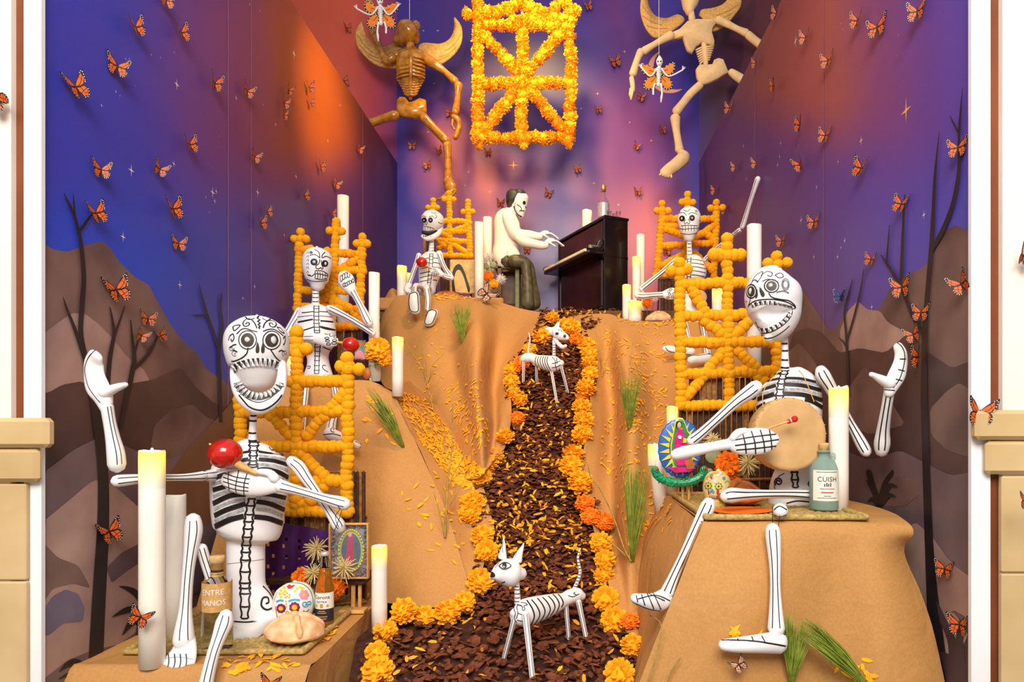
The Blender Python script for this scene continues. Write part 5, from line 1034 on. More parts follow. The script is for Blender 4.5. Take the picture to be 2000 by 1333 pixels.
def chair1():
    Y = 2.46; root = thing('pompom_chair', 'chair with cross shaped back of orange pompoms behind the front left skeleton', 'chair', onp(610, 1172, zl), G_CH); r = 11.5
    segs = [((470, 745), (470, 1000)), ((580, 652), (578, 1000)), ((680, 700), (677, 1000)), ((480, 745), (670, 745)), ((475, 806), (675, 803)), ((475, 872), (675, 873)), ((622, 938), (672, 940)), ((475, 998), (680, 1000))]
    for a, b in segs: pom_run(root, [a, b], Y, r)
    for a, b in (((672, 768), (600, 850)), ((488, 768), (565, 850)), ((588, 888), (632, 930)), ((632, 950), (600, 985)), ((565, 925), (588, 985))): pom_run(root, [a, b], Y, r*.95)
    pom_at(root, [(580, 648), (563, 684), (598, 682), (678, 700), (666, 716), (701, 722), (680, 722), (470, 735), (552, 745)], Y-.005, r*1.1)
    wires(root, [((470, 745), (470, 1160)), ((580, 652), (578, 1100)), ((677, 700), (677, 1160)), ((470, 745), (677, 745)), ((470, 872), (677, 872)), ((470, 998), (677, 1000))], Y+.012, 3)
    slats(root, 684, 714, 920, 1170, Y+.02, 5, .3); slats(root, 556, 684, 1008, 1090, Y+.03, 13, .5)
    part('crossbar', root, *tube([(620, 922, Y+.02, 2.5), (714, 922, Y+.02, 2.5)], 8), BAMBOO); part('crossbar', root, *tube([(560, 1010, Y+.035, 3), (714, 1012, Y+.035, 3)], 8), BAMBD)
    part('leg', root, *tube([(690, 1060, Y-.05, 5), (690, 1188, Y-.05, 5)], 8), BAMBOO); part('leg', root, *tube([(714, 1010, Y+.04, 3.5), (714, 1172, Y+.04, 3.5)], 8), BAMBOO)
    part('seat', root, *bbox(P(630, 1128, Y-.02), .36, .16, .02, .004), BAMBD, False); part('leg', root, *tube([(545, 1130, Y, 5), (545, 1174, Y, 5)], 8), BAMBD)
    part('stretcher', root, *tube([(655, 1180, Y-.05, 3.5), (714, 1176, Y, 3.5)], 8), BAMBOO)
chair1()
def chair2():
    Y = 3.3; root = thing('pompom_chair', 'chair with three trefoil topped pompom posts behind the middle left skeleton', 'chair', P(648, 752, Y), G_CH); r = 7.6
    for a, b in (((584, 480), (581, 604)), ((656, 440), (648, 640)), ((708, 470), (703, 610)), ((584, 488), (606, 488)), ((640, 492), (708, 498)), ((640, 528), (708, 529)), ((584, 567), (606, 568)), ((630, 568), (706, 568)), ((584, 599), (612, 600)), ((632, 601), (704, 606)), ((648, 640), (704, 636)), ((698, 506), (660, 530)), ((642, 560), (655, 540)), ((640, 578), (622, 592)), ((652, 585), (680, 600)), ((690, 610), (706, 632))): pom_run(root, [a, b], Y, r, POMS)
    pom_at(root, [(587, 453), (575, 467), (598, 467), (587, 467), (657, 433), (644, 451), (667, 452), (656, 448), (708, 463), (697, 476), (717, 476), (708, 478)], Y-.004, r*1.05)
    wires(root, [((583, 470), (581, 745)), ((656, 440), (650, 660)), ((708, 470), (704, 745)), ((583, 488), (708, 498)), ((583, 568), (706, 568)), ((583, 600), (704, 606))], Y+.008, 2)
    slats(root, 652, 704, 642, 745, Y+.02, 8, .7); slats(root, 583, 600, 605, 745, Y+.02, 3, .7)
chair2()
def chair3():
    Y = 4.72; root = thing('pompom_chair', 'small chair with pompom back behind the open mouthed upper left skeleton', 'chair', P(885, 574, Y), G_CH); r = 5.4
    for a, b in (((877, 380), (880, 500)), ((914, 400), (919, 502)), ((846, 400), (846, 430)), ((866, 432), (914, 433)), ((862, 452), (916, 452)), ((856, 470), (917, 472)), ((868, 499), (919, 501)), ((912, 441), (880, 456)), ((850, 452), (872, 460)), ((858, 485), (878, 470)), ((886, 478), (914, 496)), ((868, 480), (858, 474))): pom_run(root, [a, b], Y, r)
    pom_at(root, [(846, 392), (836, 406), (854, 406), (846, 405), (877, 378), (868, 390), (886, 390), (914, 394), (905, 414), (923, 414), (914, 412)], Y-.003, r*1.05)
    wires(root, [((846, 395), (852, 602)), ((877, 375), (880, 530)), ((914, 395), (921, 602)), ((846, 433), (916, 433)), ((850, 500), (919, 501))], Y+.006, 1.6); slats(root, 826, 846, 460, 602, Y+.02, 3, .9); slats(root, 860, 878, 505, 602, Y+.02, 3, .9)
chair3()
def chair4():
    Y = 4.4; root = thing('pompom_chair', 'chair with trefoil pompom back behind the arm raising upper right skeleton', 'chair', P(1340, 620, Y), G_CH); r = 6.6
    for a, b in (((1293, 410), (1283, 538)), ((1400, 410), (1394, 540)), ((1343, 392), (1340, 530)), ((1296, 428), (1322, 428)), ((1368, 428), (1398, 426)), ((1290, 480), (1344, 479)), ((1352, 477), (1396, 475)), ((1302, 448), (1335, 460)), ((1394, 442), (1358, 464)), ((1290, 520), (1336, 496)), ((1356, 494), (1392, 530)), ((1281, 537), (1305, 537)), ((1312, 530), (1345, 512)), ((1292, 440), (1318, 442)), ((1380, 455), (1395, 470))): pom_run(root, [a, b], Y, r, POMS)
    pom_at(root, [(1293, 398), (1283, 412), (1305, 412), (1293, 411), (1343, 380), (1332, 395), (1353, 396), (1343, 396), (1399, 396), (1388, 407), (1411, 406), (1399, 408)], Y-.004, r*1.05)
    wires(root, [((1292, 400), (1284, 643)), ((1399, 400), (1393, 643)), ((1343, 385), (1341, 643)), ((1290, 428), (1399, 427)), ((1290, 480), (1396, 476))], Y+.008, 1.8); slats(root, 1290, 1318, 545, 643, Y+.02, 4, .9)
chair4()
def chair5():
    Y = 2.62; root = thing('pompom_chair', 'large chair with lattice back of orange pompoms left of the front right skeleton', 'chair', onp(1420, 963, zr), G_CH); r = 10.6
    for a, b in (((1328, 520), (1330, 792)), ((1420, 470), (1424, 790)), ((1520, 640), (1516, 735)), ((1338, 556), (1470, 552)), ((1330, 618), (1470, 614)), ((1336, 670), (1518, 667)), ((1336, 731), (1510, 725)), ((1330, 793), (1478, 792)), ((1378, 628), (1418, 658)), ((1462, 628), (1436, 656)), ((1411, 688), (1380, 726)), ((1443, 686), (1474, 718)), ((1372, 738), (1344, 772)), ((1350, 566), (1376, 606)), ((1480, 738), (1502, 752))): pom_run(root, [a, b], Y, r)
    pom_at(root, [(1327, 514), (1311, 530), (1342, 526), (1328, 532), (1420, 466), (1420, 482)], Y-.005, r*1.1)
    pom_run(root, [(1393, 499), (1446, 497)], Y-.005, r*1.1); pom_at(root, [(1517, 501), (1500, 515), (1537, 514), (1518, 517)], Y-.005, r*1.05)
    wires(root, [((1328, 520), (1330, 960)), ((1420, 470), (1424, 950)), ((1518, 505), (1516, 960)), ((1328, 556), (1518, 552)), ((1328, 618), (1518, 614)), ((1328, 670), (1518, 667)), ((1328, 731), (1516, 727)), ((1328, 793), (1516, 792))], Y+.012, 3)
    slats(root, 1330, 1516, 800, 960, Y+.03, 17, .5); slats(root, 1345, 1500, 738, 785, Y+.03, 14, .6)
    part('crossbar', root, *tube([(1330, 866, Y+.015, 3), (1516, 862, Y+.015, 3)], 8), BAMBOO); part('crossbar', root, *tube([(1330, 940, Y+.015, 3), (1516, 936, Y+.015, 3)], 8), BAMBOO)
    part('leg', root, *tube([(1334, 900, Y-.1, 3.5), (1334, 972, Y-.1, 3.5)], 8), BAMBOO)
chair5()
def hang_frame():
    Y = 4.78; root = thing('marigold_window_frame', 'hanging window shaped frame of yellow marigolds in front of the back wall', 'flower frame', P(1022, 286, Y)); r = 12.5
    N = 'marigold_head'
    for a, b in (((935, 20), (933, 275)), ((1113, 25), (1116, 150)), ((1116, 150), (1112, 275)), ((948, 50), (1104, 50)), ((948, 164), (1104, 162)), ((940, 271), (1110, 268)), ((1020, 62), (1019, 262)), ((948, 74), (1012, 140)), ((1092, 70), (1032, 140)), ((1004, 180), (950, 250)), ((1038, 180), (1098, 250)), ((938, 38), (968, 26)), ((968, 26), (1018, 6)), ((1018, 6), (1064, 28)), ((1064, 28), (1100, 38)), ((1000, 38), (1070, 40))): pom_run(root, [a, b], Y, r, FLR, N, 1.2, .16)
    pom_at(root, [(914, 27), (934, 6), (953, 24), (1086, 16), (1104, 4), (1122, 22), (1018, -8)], Y-.01, r*1.12, FLR, N)
    pom_at(root, [(937, 286), (1023, 284), (1112, 284)], Y, r*.7, FLR, N)
    wires(root, [((935, 10), (934, 285)), ((1115, 10), (1112, 285)), ((935, 50), (1115, 50)), ((935, 163), (1115, 163)), ((935, 270), (1112, 270)), ((1020, 0), (1020, 285))], Y+.014, 3, WOODL)
    wires(root, [((940, 20), (940, -330)), ((1108, 20), (1108, -330))], Y+.02, .5, WHITE)
hang_frame()
# ================================================================ CANDLES
G_CA = 'white pillar candles around the altar'
def lathe_open(c, prof, n=20, sx=1, sy=1):
    v, f = lathe(c, prof, n, sx, sy); return v, f[:-2]
def candle(label, px, top, base, wpx, Y=None, zb=None, lit=True, group=G_CA, tilt=0):
    """LED pillar: wavy rim, sunken top, flame tip"""
    if Y is None: Y = (ZC-zb)*F/(base-CY)
    c = P(px, base, Y); s = S(Y); h = (base-top)/s; r = wpx/2/s; n = 20
    if zb is not None and abs(c.z-zb) > .001: h += c.z-zb; c.z = zb
    root = thing('pillar_candle', label, 'candle', c, group); V, Fc = [], []
    rnd = random.Random(int(px*7+top)); am = [rnd.uniform(-1, 1) for _ in range(5)]
    rows = [(1, 0, 0), (1, .3, 0), (1, .62, 0), (1.0, .985, 0), (.96, 1.0, 1), (.8, .995, 1), (.62, .93, .3), (.02, .925, 0)]
    hh = min(h, .18)
    for i, (k, t, wv) in enumerate(rows):
        for j in range(n):
            a = 2*PI*j/n; z = h*t if t < .7 else h-hh*(1-t)*.6
            z += wv*r*.09*(am[0]*math.sin(a+am[1]*3)+am[2]*math.sin(2*a+am[3]*3)+.5*am[4]*math.sin(5*a))
            V.append(c+Vector((r*k*math.cos(a)+tilt*z, r*k*math.sin(a), z)))
    MI = []
    for i in range(len(rows)-1):
        for j in range(n): Fc.append((i*n+j, i*n+(j+1) % n, (i+1)*n+(j+1) % n, (i+1)*n+j))
    Fc.append(tuple(range(n-1, -1, -1))); Fc.append(tuple((len(rows)-1)*n+j for j in range(n)))
    part('wax_body', root, V, Fc, WAX)
    if lit:
        part('glowing_rim', root, *lathe_open(c+Vector((tilt*h, 0, 0)), [(r*1.004, h-min(r*3.2, h*.6)), (r*1.006, h-r*.9), (r*1.0, h-r*.12)], n), WAXT)
        part('flame', root, *ball(c+Vector((tilt*h, 0, h-.004)), r*.14, 8, 6, 1, 1, 2.4), FLAME)
    return root
candle('tallest lit pillar candle at the front edge of the left table', 297, 880, 1302, 46, zb=ZC+zl)
candle('unlit white pillar candle just behind the tallest left one', 343, 968, 1246, 37, zb=ZC+zl, lit=False)
candle('lit pillar candle standing on the mulch right of the framed picture', 741, 1066, 1236, 30, 2.24, None)
candle('lit pillar candle on the kraft slope below the upper left mound', 777, 659, 775, 22, 2.98, None)
candle('unlit slim candle beside the raised fist of the middle left skeleton', 731, 533, 745, 21, 3.1, None, False)
candle('very tall plain candle behind the middle left pompom chair', 670, 383, 752, 22, 3.72, None, False)
candle('short lit candle left of the upper left skeleton', 785, 520, 574, 19, 4.5, ZC+.815)
candle('small yellow glowing candle half hidden by the upper left skeleton', 798, 534, 574, 14, 4.62, ZC+.815)
candle('tall candle in front of the flower vase near the pianist', 936, 435, 572, 18, 4.4, ZC+.815, False)
candle('tall candle directly behind the pianist back', 952, 425, 572, 17, 4.7, ZC+.815, False)
candle('tall candle right of the piano, the rearmost of that cluster', 1251, 459, 600, 17, 4.5, ZC+.615, False)
candle('lit candle right of the piano behind the red capped bottle', 1243, 502, 600, 17, 4.38, ZC+.615)
candle('slim lit candle at the right foot of the piano', 1224, 557, 622, 17, 4.2, ZC+.615)
candle('squat yellow lit candle right of the piano foot', 1240, 589, 622, 26, 4.16, ZC+.615)
candle('very tall plain candle behind the large right pompom chair', 1473, 440, 735, 28, 2.95, None, False)
candle('glowing short candle seen through the right pompom lattice', 1402, 564, 624, 23, 4.12, ZC+.615)
candle('tall lit candle right of the big drum', 1638, 757, 1001, 37, zb=ZC+zr)
candle('yellow topped candle peeking above the tin ornament', 1313, 795, 965, 22, 2.6, ZC+zr)
candle('lit candle left of the tin ornament on the slope', 1292, 868, 1005, 26, 2.58, None, tilt=-.1)
candle('small yellow candle behind the head of the front left skeleton', 571, 692, 748, 25, 3.2, None)
# ================================================================ PIANO AND PIANIST
PB = mat('piano_black', (20, 15, 15), .25, .2, 10, coat=.4); PBR = mat('piano_panel_brown', (44, 22, 18), .3, .2, 14, coat=.3); IVORY = mat('ivory_keys', (238, 228, 204), .4, .04, 10)
def piano():
    N0 = Vector((.249, 4.5, ZS)); d = Vector((-.446, .895, 0)); e = Vector((.895, .446, 0)); Ln, Dp, H = .73, .18, .67
    root = thing('upright_piano', 'small black upright piano at the back of the stage', 'piano', N0+d*Ln/2+e*Dp/2)
    R = Matrix((d, -e, Vector((0, 0, 1)))).transposed()
    def b(name, u0, u1, v0, v1, z0, z1, m, bv=.004): part(name, root, *bbox(N0+d*(u0+u1)/2+e*(v0+v1)/2+Vector((0, 0, (z0+z1)/2)), u1-u0, v1-v0, z1-z0, bv, R), m, False)
    b('case', .02, Ln-.02, .01, Dp, .0, H-.02, PB); b('side_panel', 0, .025, 0, Dp+.005, 0, H-.015, PB); b('side_panel', Ln-.025, Ln, 0, Dp+.005, 0, H-.015, PB)
    b('lid', -.008, Ln+.008, -.008, Dp+.01, H-.018, H, PB); b('upper_panel', .04, Ln-.04, .0, .015, .46, H-.03, PBR); b('lower_panel', .05, Ln-.05, .002, .014, .06, .38, PBR)
    b('key_bed', -.004, Ln+.004, -.118, .01, .4, .425, PB); b('moulding', 0, .03, -.008, Dp+.008, .385, .405, PB)
    n = 26
    for i in range(n): b('white_key', .035+(Ln-.07)*i/n, .035+(Ln-.07)*(i+.93)/n, -.136, -.01, .418, .437, IVORY, .0015)
    for i in range(n-1):
        if i % 7 not in (2, 6): u = .035+(Ln-.07)*(i+1)/n; b('black_key', u-.005, u+.005, -.075, -.01, .437, .446, PB, .001)
    for u in (0, Ln-.03):
        prof = [(-.128, .425), (-.128, .45), (-.1, .462), (-.06, .455), (-.045, .49), (-.02, .505), (0, .505), (0, .425)]
        part('cheek', root, *prism([N0+d*u+e*v+Vector((0, 0, z)) for v, z in prof], .03, d), PB)
    part('pedal', root, *wtube([tuple(N0+d*.25+e*(-.06)+Vector((0, 0, .02)))+(.004,), tuple(N0+d*.25+Vector((0, 0, .03)))+(.004,)], 8), mat('brass', (190, 150, 70), .3, .05, 10, metal=1))
    top = ZS+H
    return N0, d, e, top
N0, PD, PE, PTOP = piano()
GLASS = mat('clear_glass', (240, 244, 240), .04, .01, 5, spec=.6, trans=1.0); GLASS.node_tree.nodes['Principled BSDF'].inputs['IOR'].default_value = 1.1
GLASSG = mat('green_tint_glass', (190, 222, 210), .05, .02, 5, spec=.6, trans=.62); GLASSG.node_tree.nodes['Principled BSDF'].inputs['IOR'].default_value = 1.12
CORK = mat('cork', (214, 176, 116), .8, .12, 60)
PAPER = mat('label_paper', (238, 234, 222), .7, .02, 20)
def bottle(name, label, c, prof, m, cap=None, capm=None, n=24, sub='glass_body'):
    root = thing(name, label, 'bottle', c); part(sub, root, *lathe(c, prof, n), m)
    if cap: part('cap', root, *lathe(c, cap, 16), capm)
    return root
c = N0+PD*.14+PE*.07; c.z = PTOP
rt = bottle('liquor_bottle', 'slim clear liquor bottle with silver label standing on the piano', c, [(.038, 0), (.04, .01), (.041, .11), (.038, .14), (.018, .17), (.014, .18), (.014, .215)], GLASS, [(.0165, .21), (.0165, .255)], mat('gold_cap', (200, 160, 80), .35, .05, 10, metal=.8))
part('label', rt, *band(c, .0418, c.z+.03, c.z+.125, -1.4, 1.4), mat('silver_label', (196, 190, 206), .3, .1, 40, metal=.4))
for k, (u, v) in enumerate(((.045, .06), (.02, .12), (.07, .12))):
    g = N0+PD*u+PE*v; g.z = PTOP; root = thing('shot_glass', ('clear shot glass nearest the bottle on the piano', 'clear shot glass at the front corner of the piano', 'clear shot glass at the rear edge of the piano top')[k], 'glass', g, 'shot glasses on the piano')
    part('glass_body', root, *lathe(g, [(.011, 0), (.012, .006), (.017, .045), (.0155, .045), (.011, .01), (.001, .009)], 14), GLASS)
g = N0+PD*.42+PE*.09; g.z = PTOP
candle('short tan candle standing on the piano lid behind the hands', CX+g.x*F/g.y, CY-(g.z-ZC+.16)*F/g.y, CY-(g.z-ZC)*F/g.y, 19, g.y, None, False)
def pianist():
    Y = 4.86; z = zc(930, 340, 4.759); root = thing('pianist_figure', 'skull faced pianist figure in white jacket playing the piano', 'pianist', P(1020, 600, Y))
    def Q(pts): return [(930+p[0]/4.759, 340+p[1]/4.759)+tuple(p[2:]) for p in pts]
    JK = mat('white_jacket', (246, 238, 224), .55, .03, 8, .1); TR = mat('olive_trousers', (92, 84, 58), .45, .25, 30, .2); HR = mat('black_hair_paint', (52, 52, 48), .5, .15, 60, .4)
    part('jacket', root, *tube(Q([(335, 335, Y, 7, 7), (320, 355, Y, 13, 13), (300, 390, Y, 21, 19), (285, 440, Y, 25, 23), (285, 520, Y, 26, 24), (285, 610, Y, 26, 23), (285, 690, Y, 27, 23), (270, 760, Y, 27, 23), (262, 805, Y, 25, 22)]), 22, 3), JK)
    sk = part('head', root, *tube(Q([(385, 180, Y, 6, 6), (388, 200, Y, 17, 15), (392, 235, Y, 20, 18), (400, 275, Y, 18, 16), (408, 315, Y, 14, 13), (415, 355, Y, 10, 11), (420, 385, Y, 6, 8)]), 20, 3), WHITE)
    part('hair', root, *tube(Q([(385, 171, Y, 7, 9), (374, 186, Y, 15, 16), (358, 215, Y, 18, 18.5), (336, 250, Y, 14.5, 18), (320, 280, Y, 9.5, 15), (315, 297, Y, 6, 10)]), 20, 3), HR)
    part('fringe', root, *tube(Q([(395, 190, Y, 10, 16), (430, 198, Y, 9, 15), (455, 212, Y, 4.5, 9)]), 14, 3), HR)
    pen = Pen(sk); pen.disc(930+446/4.759, 340+268/4.759, 3, 3.8, BLACK); pen.line(z([(352, 300), (362, 345), (390, 380), (425, 398)]), 2.4); pen.line(z([(400, 345), (425, 340), (450, 345)]), 1)
    for x in (410, 420, 430, 440): pen.line(z([(x, 335), (x, 352)]), .7)
    pen.line(z([(378, 285), (405, 300), (422, 322), (415, 340)]), 1.2); pen.line(z([(365, 270), (360, 320), (385, 365)]), 1.0, INK); pen.fill(z([(455, 295), (466, 310), (458, 318)]), BLACK); pen.done()
    nk = bone('neck', root, Q([(350, 305, Y, 6), (335, 330, Y, 7.5)]))
    part('collar', root, *tube(Q([(310, 325, Y-.02, 1.6), (345, 345, Y-.055, 1.8), (365, 375, Y-.05, 1.6)]), 8), JK); part('tie', root, *tube(Q([(358, 365, Y-.05, 2), (366, 400, Y-.05, 2.6), (372, 420, Y-.045, 2)]), 8), BLACK)
    part('sleeve', root, *tube(Q([(300, 400, Y-.08, 13), (330, 480, Y-.09, 14), (370, 555, Y-.1, 13), (420, 570, Y-.1, 11.5), (490, 570, Y-.1, 9.5), (560, 580, Y-.1, 8), (592, 582, Y-.1, 7.5)]), 14, 4), JK)
    part('sleeve', root, *tube(Q([(400, 600, Y-.13, 8), (450, 630, Y-.17, 10), (530, 650, Y-.19, 9), (610, 665, Y-.2, 8), (645, 665, Y-.2, 7)]), 14, 4), JK)
    part('lapel', root, *tube(Q([(352, 372, Y-.05, 2.4, 1.5), (385, 470, Y-.1, 3.2, 1.5), (405, 560, Y-.1, 2, 1.2)]), 8), JK)
    part('jacket_hem', root, *tube(Q([(330, 700, Y-.09, 10, 5), (350, 760, Y-.1, 13, 5), (335, 800, Y-.1, 8, 4)]), 12), JK)
    for k, (x0, y0, dy, ys) in enumerate(((598, 575, -.1, 0), (650, 645, -.2, 1))):
        hv = part('hand', root, *tube(Q([(x0, y0, Y+dy, 5, 4), (x0+30, y0-18, Y+dy, 6, 5), (x0+60, y0-22, Y+dy, 5.5, 5)]), 12), WHITE)
        for j in range(4):
            yy = Y+dy-.03+j*.02; part('finger', hv, *tube(Q([(x0+58, y0-22+j*2, yy, 2), (x0+95, y0-22+j*3, yy+.005, 1.7), (x0+135, y0+2+j*3, yy+.01, 1.5), (x0+165-j*8, y0+25, yy+.012, 1.1)]), 8), WHITE)
        part('thumb', hv, *tube(Q([(x0+25, y0-8, Y+dy-.03, 2), (x0+60, y0+10, Y+dy-.045, 1.7), (x0+85, y0+28, Y+dy-.045, 1.2)]), 8), WHITE)
    part('trousers', root, *tube(Q([(290, 815, Y-.02, 17, 20), (360, 820, Y-.02, 15, 16), (430, 825, Y-.02, 13, 13), (470, 850, Y-.02, 12, 12), (490, 900, Y-.02, 12, 12), (500, 1000, Y-.02, 13, 12), (515, 1120, Y-.02, 15, 12), (520, 1215, Y-.02, 17, 12)]), 16, 4), TR)
    part('trousers', root, *tube(Q([(350, 810, Y-.1, 13, 13), (430, 815, Y-.1, 12, 12), (460, 850, Y-.1, 11, 11), (470, 920, Y-.1, 10, 11), (478, 1050, Y-.1, 11, 11), (480, 1215, Y-.1, 13, 11)]), 16, 4), TR)
    for y in (690, 735, 725): pass
    tor = Pen(root.children[0])
    for x, y in ((375, 690), (355, 730)): tor.disc(930+x/4.759, 340+y/4.759, 1.4, 1.4, mat('gold_button', (200, 164, 90), .4))
    tor.line(z([(345, 385), (375, 480), (400, 570), (415, 640), (400, 700), (360, 790)]), 1.0, INK); tor.line(z([(345, 395), (362, 430), (350, 470), (385, 560)]), 1.0, INK); tor.done('button')
    bn = thing('piano_bench', 'dark piano bench under the seated pianist', 'bench', P(990, 600, 4.9)); BM = mat('bench_wood', (96, 66, 42), .5, .2, 20); BG = mat('bench_green_cushion', (118, 122, 88), .6, .12, 20)
    part('cushion', bn, *bbox(P(996, 518, 4.9), .20, .2, .045, .01), BG); part('seat_frame', bn, *bbox(P(994, 527, 4.9), .19, .19, .03, .004), BM, False)
    for x in (978, 1012):
        for dy in (-.08, .08): part('leg', bn, *bbox(P(x, 566, 4.9)+Vector((0, dy, 0)), .03, .03, .30, .003), BG if x > 1000 else BM, False)
    part('panel', bn, *bbox(P(994, 560, 4.9)+Vector((0, .06, 0)), .14, .012, .24, .003), BM, False)
pianist()
# ================================================================ HANGING SKELETONS
COP = mat('amber_plastic_bone', (204, 138, 30), .22, .2, 26, c2=(140, 82, 14), coat=.7)
WGF = mat('tan_feather_relief', (214, 164, 92), .7, .12, 60, .4)
CRM = mat('cream_carved_bone', (232, 194, 142), .6, .06, 20, .1)
def wing(root, poly, Y, m, nf=6, th=.02):
    q = spline(poly+[poly[0]], 3)[:-1]
    o = part('wing', root, *prism([P(x, y, Y) for x, y in q], th), m)
    return o
def feathers(o, lines, w, m):
    pen = Pen(o, .001)
    for l in lines: pen.line(l, w, m)
    pen.done('feather_edges')
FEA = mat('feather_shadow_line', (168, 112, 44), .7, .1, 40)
def hang1():
    Y = 4.95; z = zc(670, 0, 3.416)
    def Q(pts): return [(670+p[0]/3.416, p[1]/3.416)+tuple(p[2:]) for p in pts]
    root = thing('hanging_skeleton', 'hanging amber plastic skeleton with wings seen from behind, left of the marigold frame', 'skeleton', P(800, 390, Y), 'winged skeletons hanging from above')
    part('skull', root, *tube(Q([(484, 172, Y, 10), (466, 188, Y, 20), (440, 215, Y, 25), (408, 240, Y, 21), (380, 258, Y, 14), (358, 268, Y, 9)]), 18, 4), COP)
    part('neck', root, *tube(Q([(450, 265, Y, 8), (447, 340, Y, 9)]), 10), COP)
    part('rib_cage', root, *tube(Q([(450, 345, Y, 18, 10), (452, 365, Y, 27, 16), (452, 420, Y, 29, 20), (452, 480, Y, 28, 18), (452, 525, Y, 25, 15)]), 20, 3), COP)
    for i, (y, hw) in enumerate(((525, 26), (545, 25), (562, 22), (580, 19), (598, 16), (616, 14), (633, 12))): part('rib', root, *tube(Q([(452-hw*3.4, y-8, Y-.01, 2.2), (452-hw*1.5, y+3, Y-.03, 2.5), (452, y, Y-.035, 3), (452+hw*1.5, y+3, Y-.03, 2.5), (452+hw*3.4, y-8, Y-.01, 2.2)]), 8), COP)
    for y in (385, 410, 435, 460, 485, 508):
        for sg in (-1, 1): part('rib', root, *tube(Q([(452+sg*18, y-8, Y-.072, 1.6), (452+sg*60, y, Y-.062, 1.8), (452+sg*92, y+14, Y-.025, 1.8)]), 6), COP)
    part('collar_bone', root, *tube(Q([(315, 385, Y-.01, 8), (380, 362, Y, 8), (450, 350, Y, 9), (520, 362, Y, 8), (585, 405, Y-.01, 8)]), 10), COP)
    part('spine', root, *tube(Q([(450, 350, Y-.06, 4), (452, 450, Y-.075, 4), (452, 560, Y-.04, 4), (450, 655, Y-.01, 4)]), 8), COP)
    part('pelvis', root, *prism([P(x, y, Y-.03) for x, y in z([(355, 660), (375, 640), (410, 645), (440, 680), (460, 675), (485, 665), (515, 650), (550, 660), (553, 730), (545, 775), (510, 780), (470, 785), (430, 775), (390, 772), (350, 755)])], .06), COP)
    for nm, pts in (('upper_arm', [(330, 385, 9), (290, 405, 8), (255, 340, 6), (215, 250, 8)]), ('forearm', [(200, 225, 9), (200, 150, 6), (196, 60, 7), (170, 5, 6)]), ('upper_arm', [(560, 400, 8), (605, 425, 10), (680, 480, 6), (745, 540, 8)]), ('forearm', [(770, 575, 9), (765, 650, 6), (752, 750, 8)]), ('thigh', [(345, 770, 10), (260, 795, 8), (150, 835, 9), (60, 870, 10)]), ('thigh', [(540, 785, 9), (600, 850, 8), (690, 940, 9)]), ('shin', [(695, 970, 9), (700, 1080, 7), (700, 1195, 9)])):
        part(nm, root, *tube(Q([(p[0], p[1], Y-.02, p[2]) for p in pts]), 12, 4), COP)
    h = part('hand', root, *tube(Q([(740, 780, Y-.02, 6), (765, 800, Y-.02, 6), (775, 850, Y-.02, 5), (750, 915, Y-.02, 6)]), 10), COP)
    part('finger', h, *tube(Q([(735, 790, Y-.02, 3), (730, 840, Y-.02, 3), (745, 865, Y-.02, 2)]), 8), COP)
    f = part('foot', root, *tube(Q([(700, 1205, Y-.03, 10, 8), (715, 1245, Y-.05, 12, 8), (725, 1280, Y-.06, 11, 7)]), 12), COP)
    for k in range(4): part('toe', f, *tube(Q([(700+k*15, 1270+k*4, Y-.07, 2.4), (670+k*18, 1310, Y-.08, 2.4), (620+k*24, 1335-k*3, Y-.08, 2)]), 6), COP)
    a = wing(root, z([(120, 140), (84, 200), (88, 290), (132, 360), (200, 420), (270, 447), (350, 450), (390, 400), (400, 330), (370, 292), (330, 292), (270, 312), (200, 292), (150, 230)]), Y+.04, WGF)
    b = wing(root, z([(745, 110), (788, 170), (795, 250), (772, 320), (722, 380), (645, 430), (560, 440), (505, 380), (500, 310), (530, 285), (590, 288), (650, 290), (712, 258), (745, 190)]), Y+.04, WGF)
    feathers(a, [z([(95, 230), (140, 300), (200, 350)]), z([(110, 300), (170, 360), (240, 390)]), z([(160, 370), (230, 410), (300, 420)]), z([(240, 430), (300, 400), (340, 400)])], 1.4, FEA); feathers(b, [z([(785, 230), (740, 300), (680, 340)]), z([(760, 310), (700, 360), (640, 380)]), z([(710, 370), (640, 400), (590, 410)])], 1.4, FEA)
    wires(root, [((800, 50), (800, -330)), ], Y, .5, WHITE)
hang1()
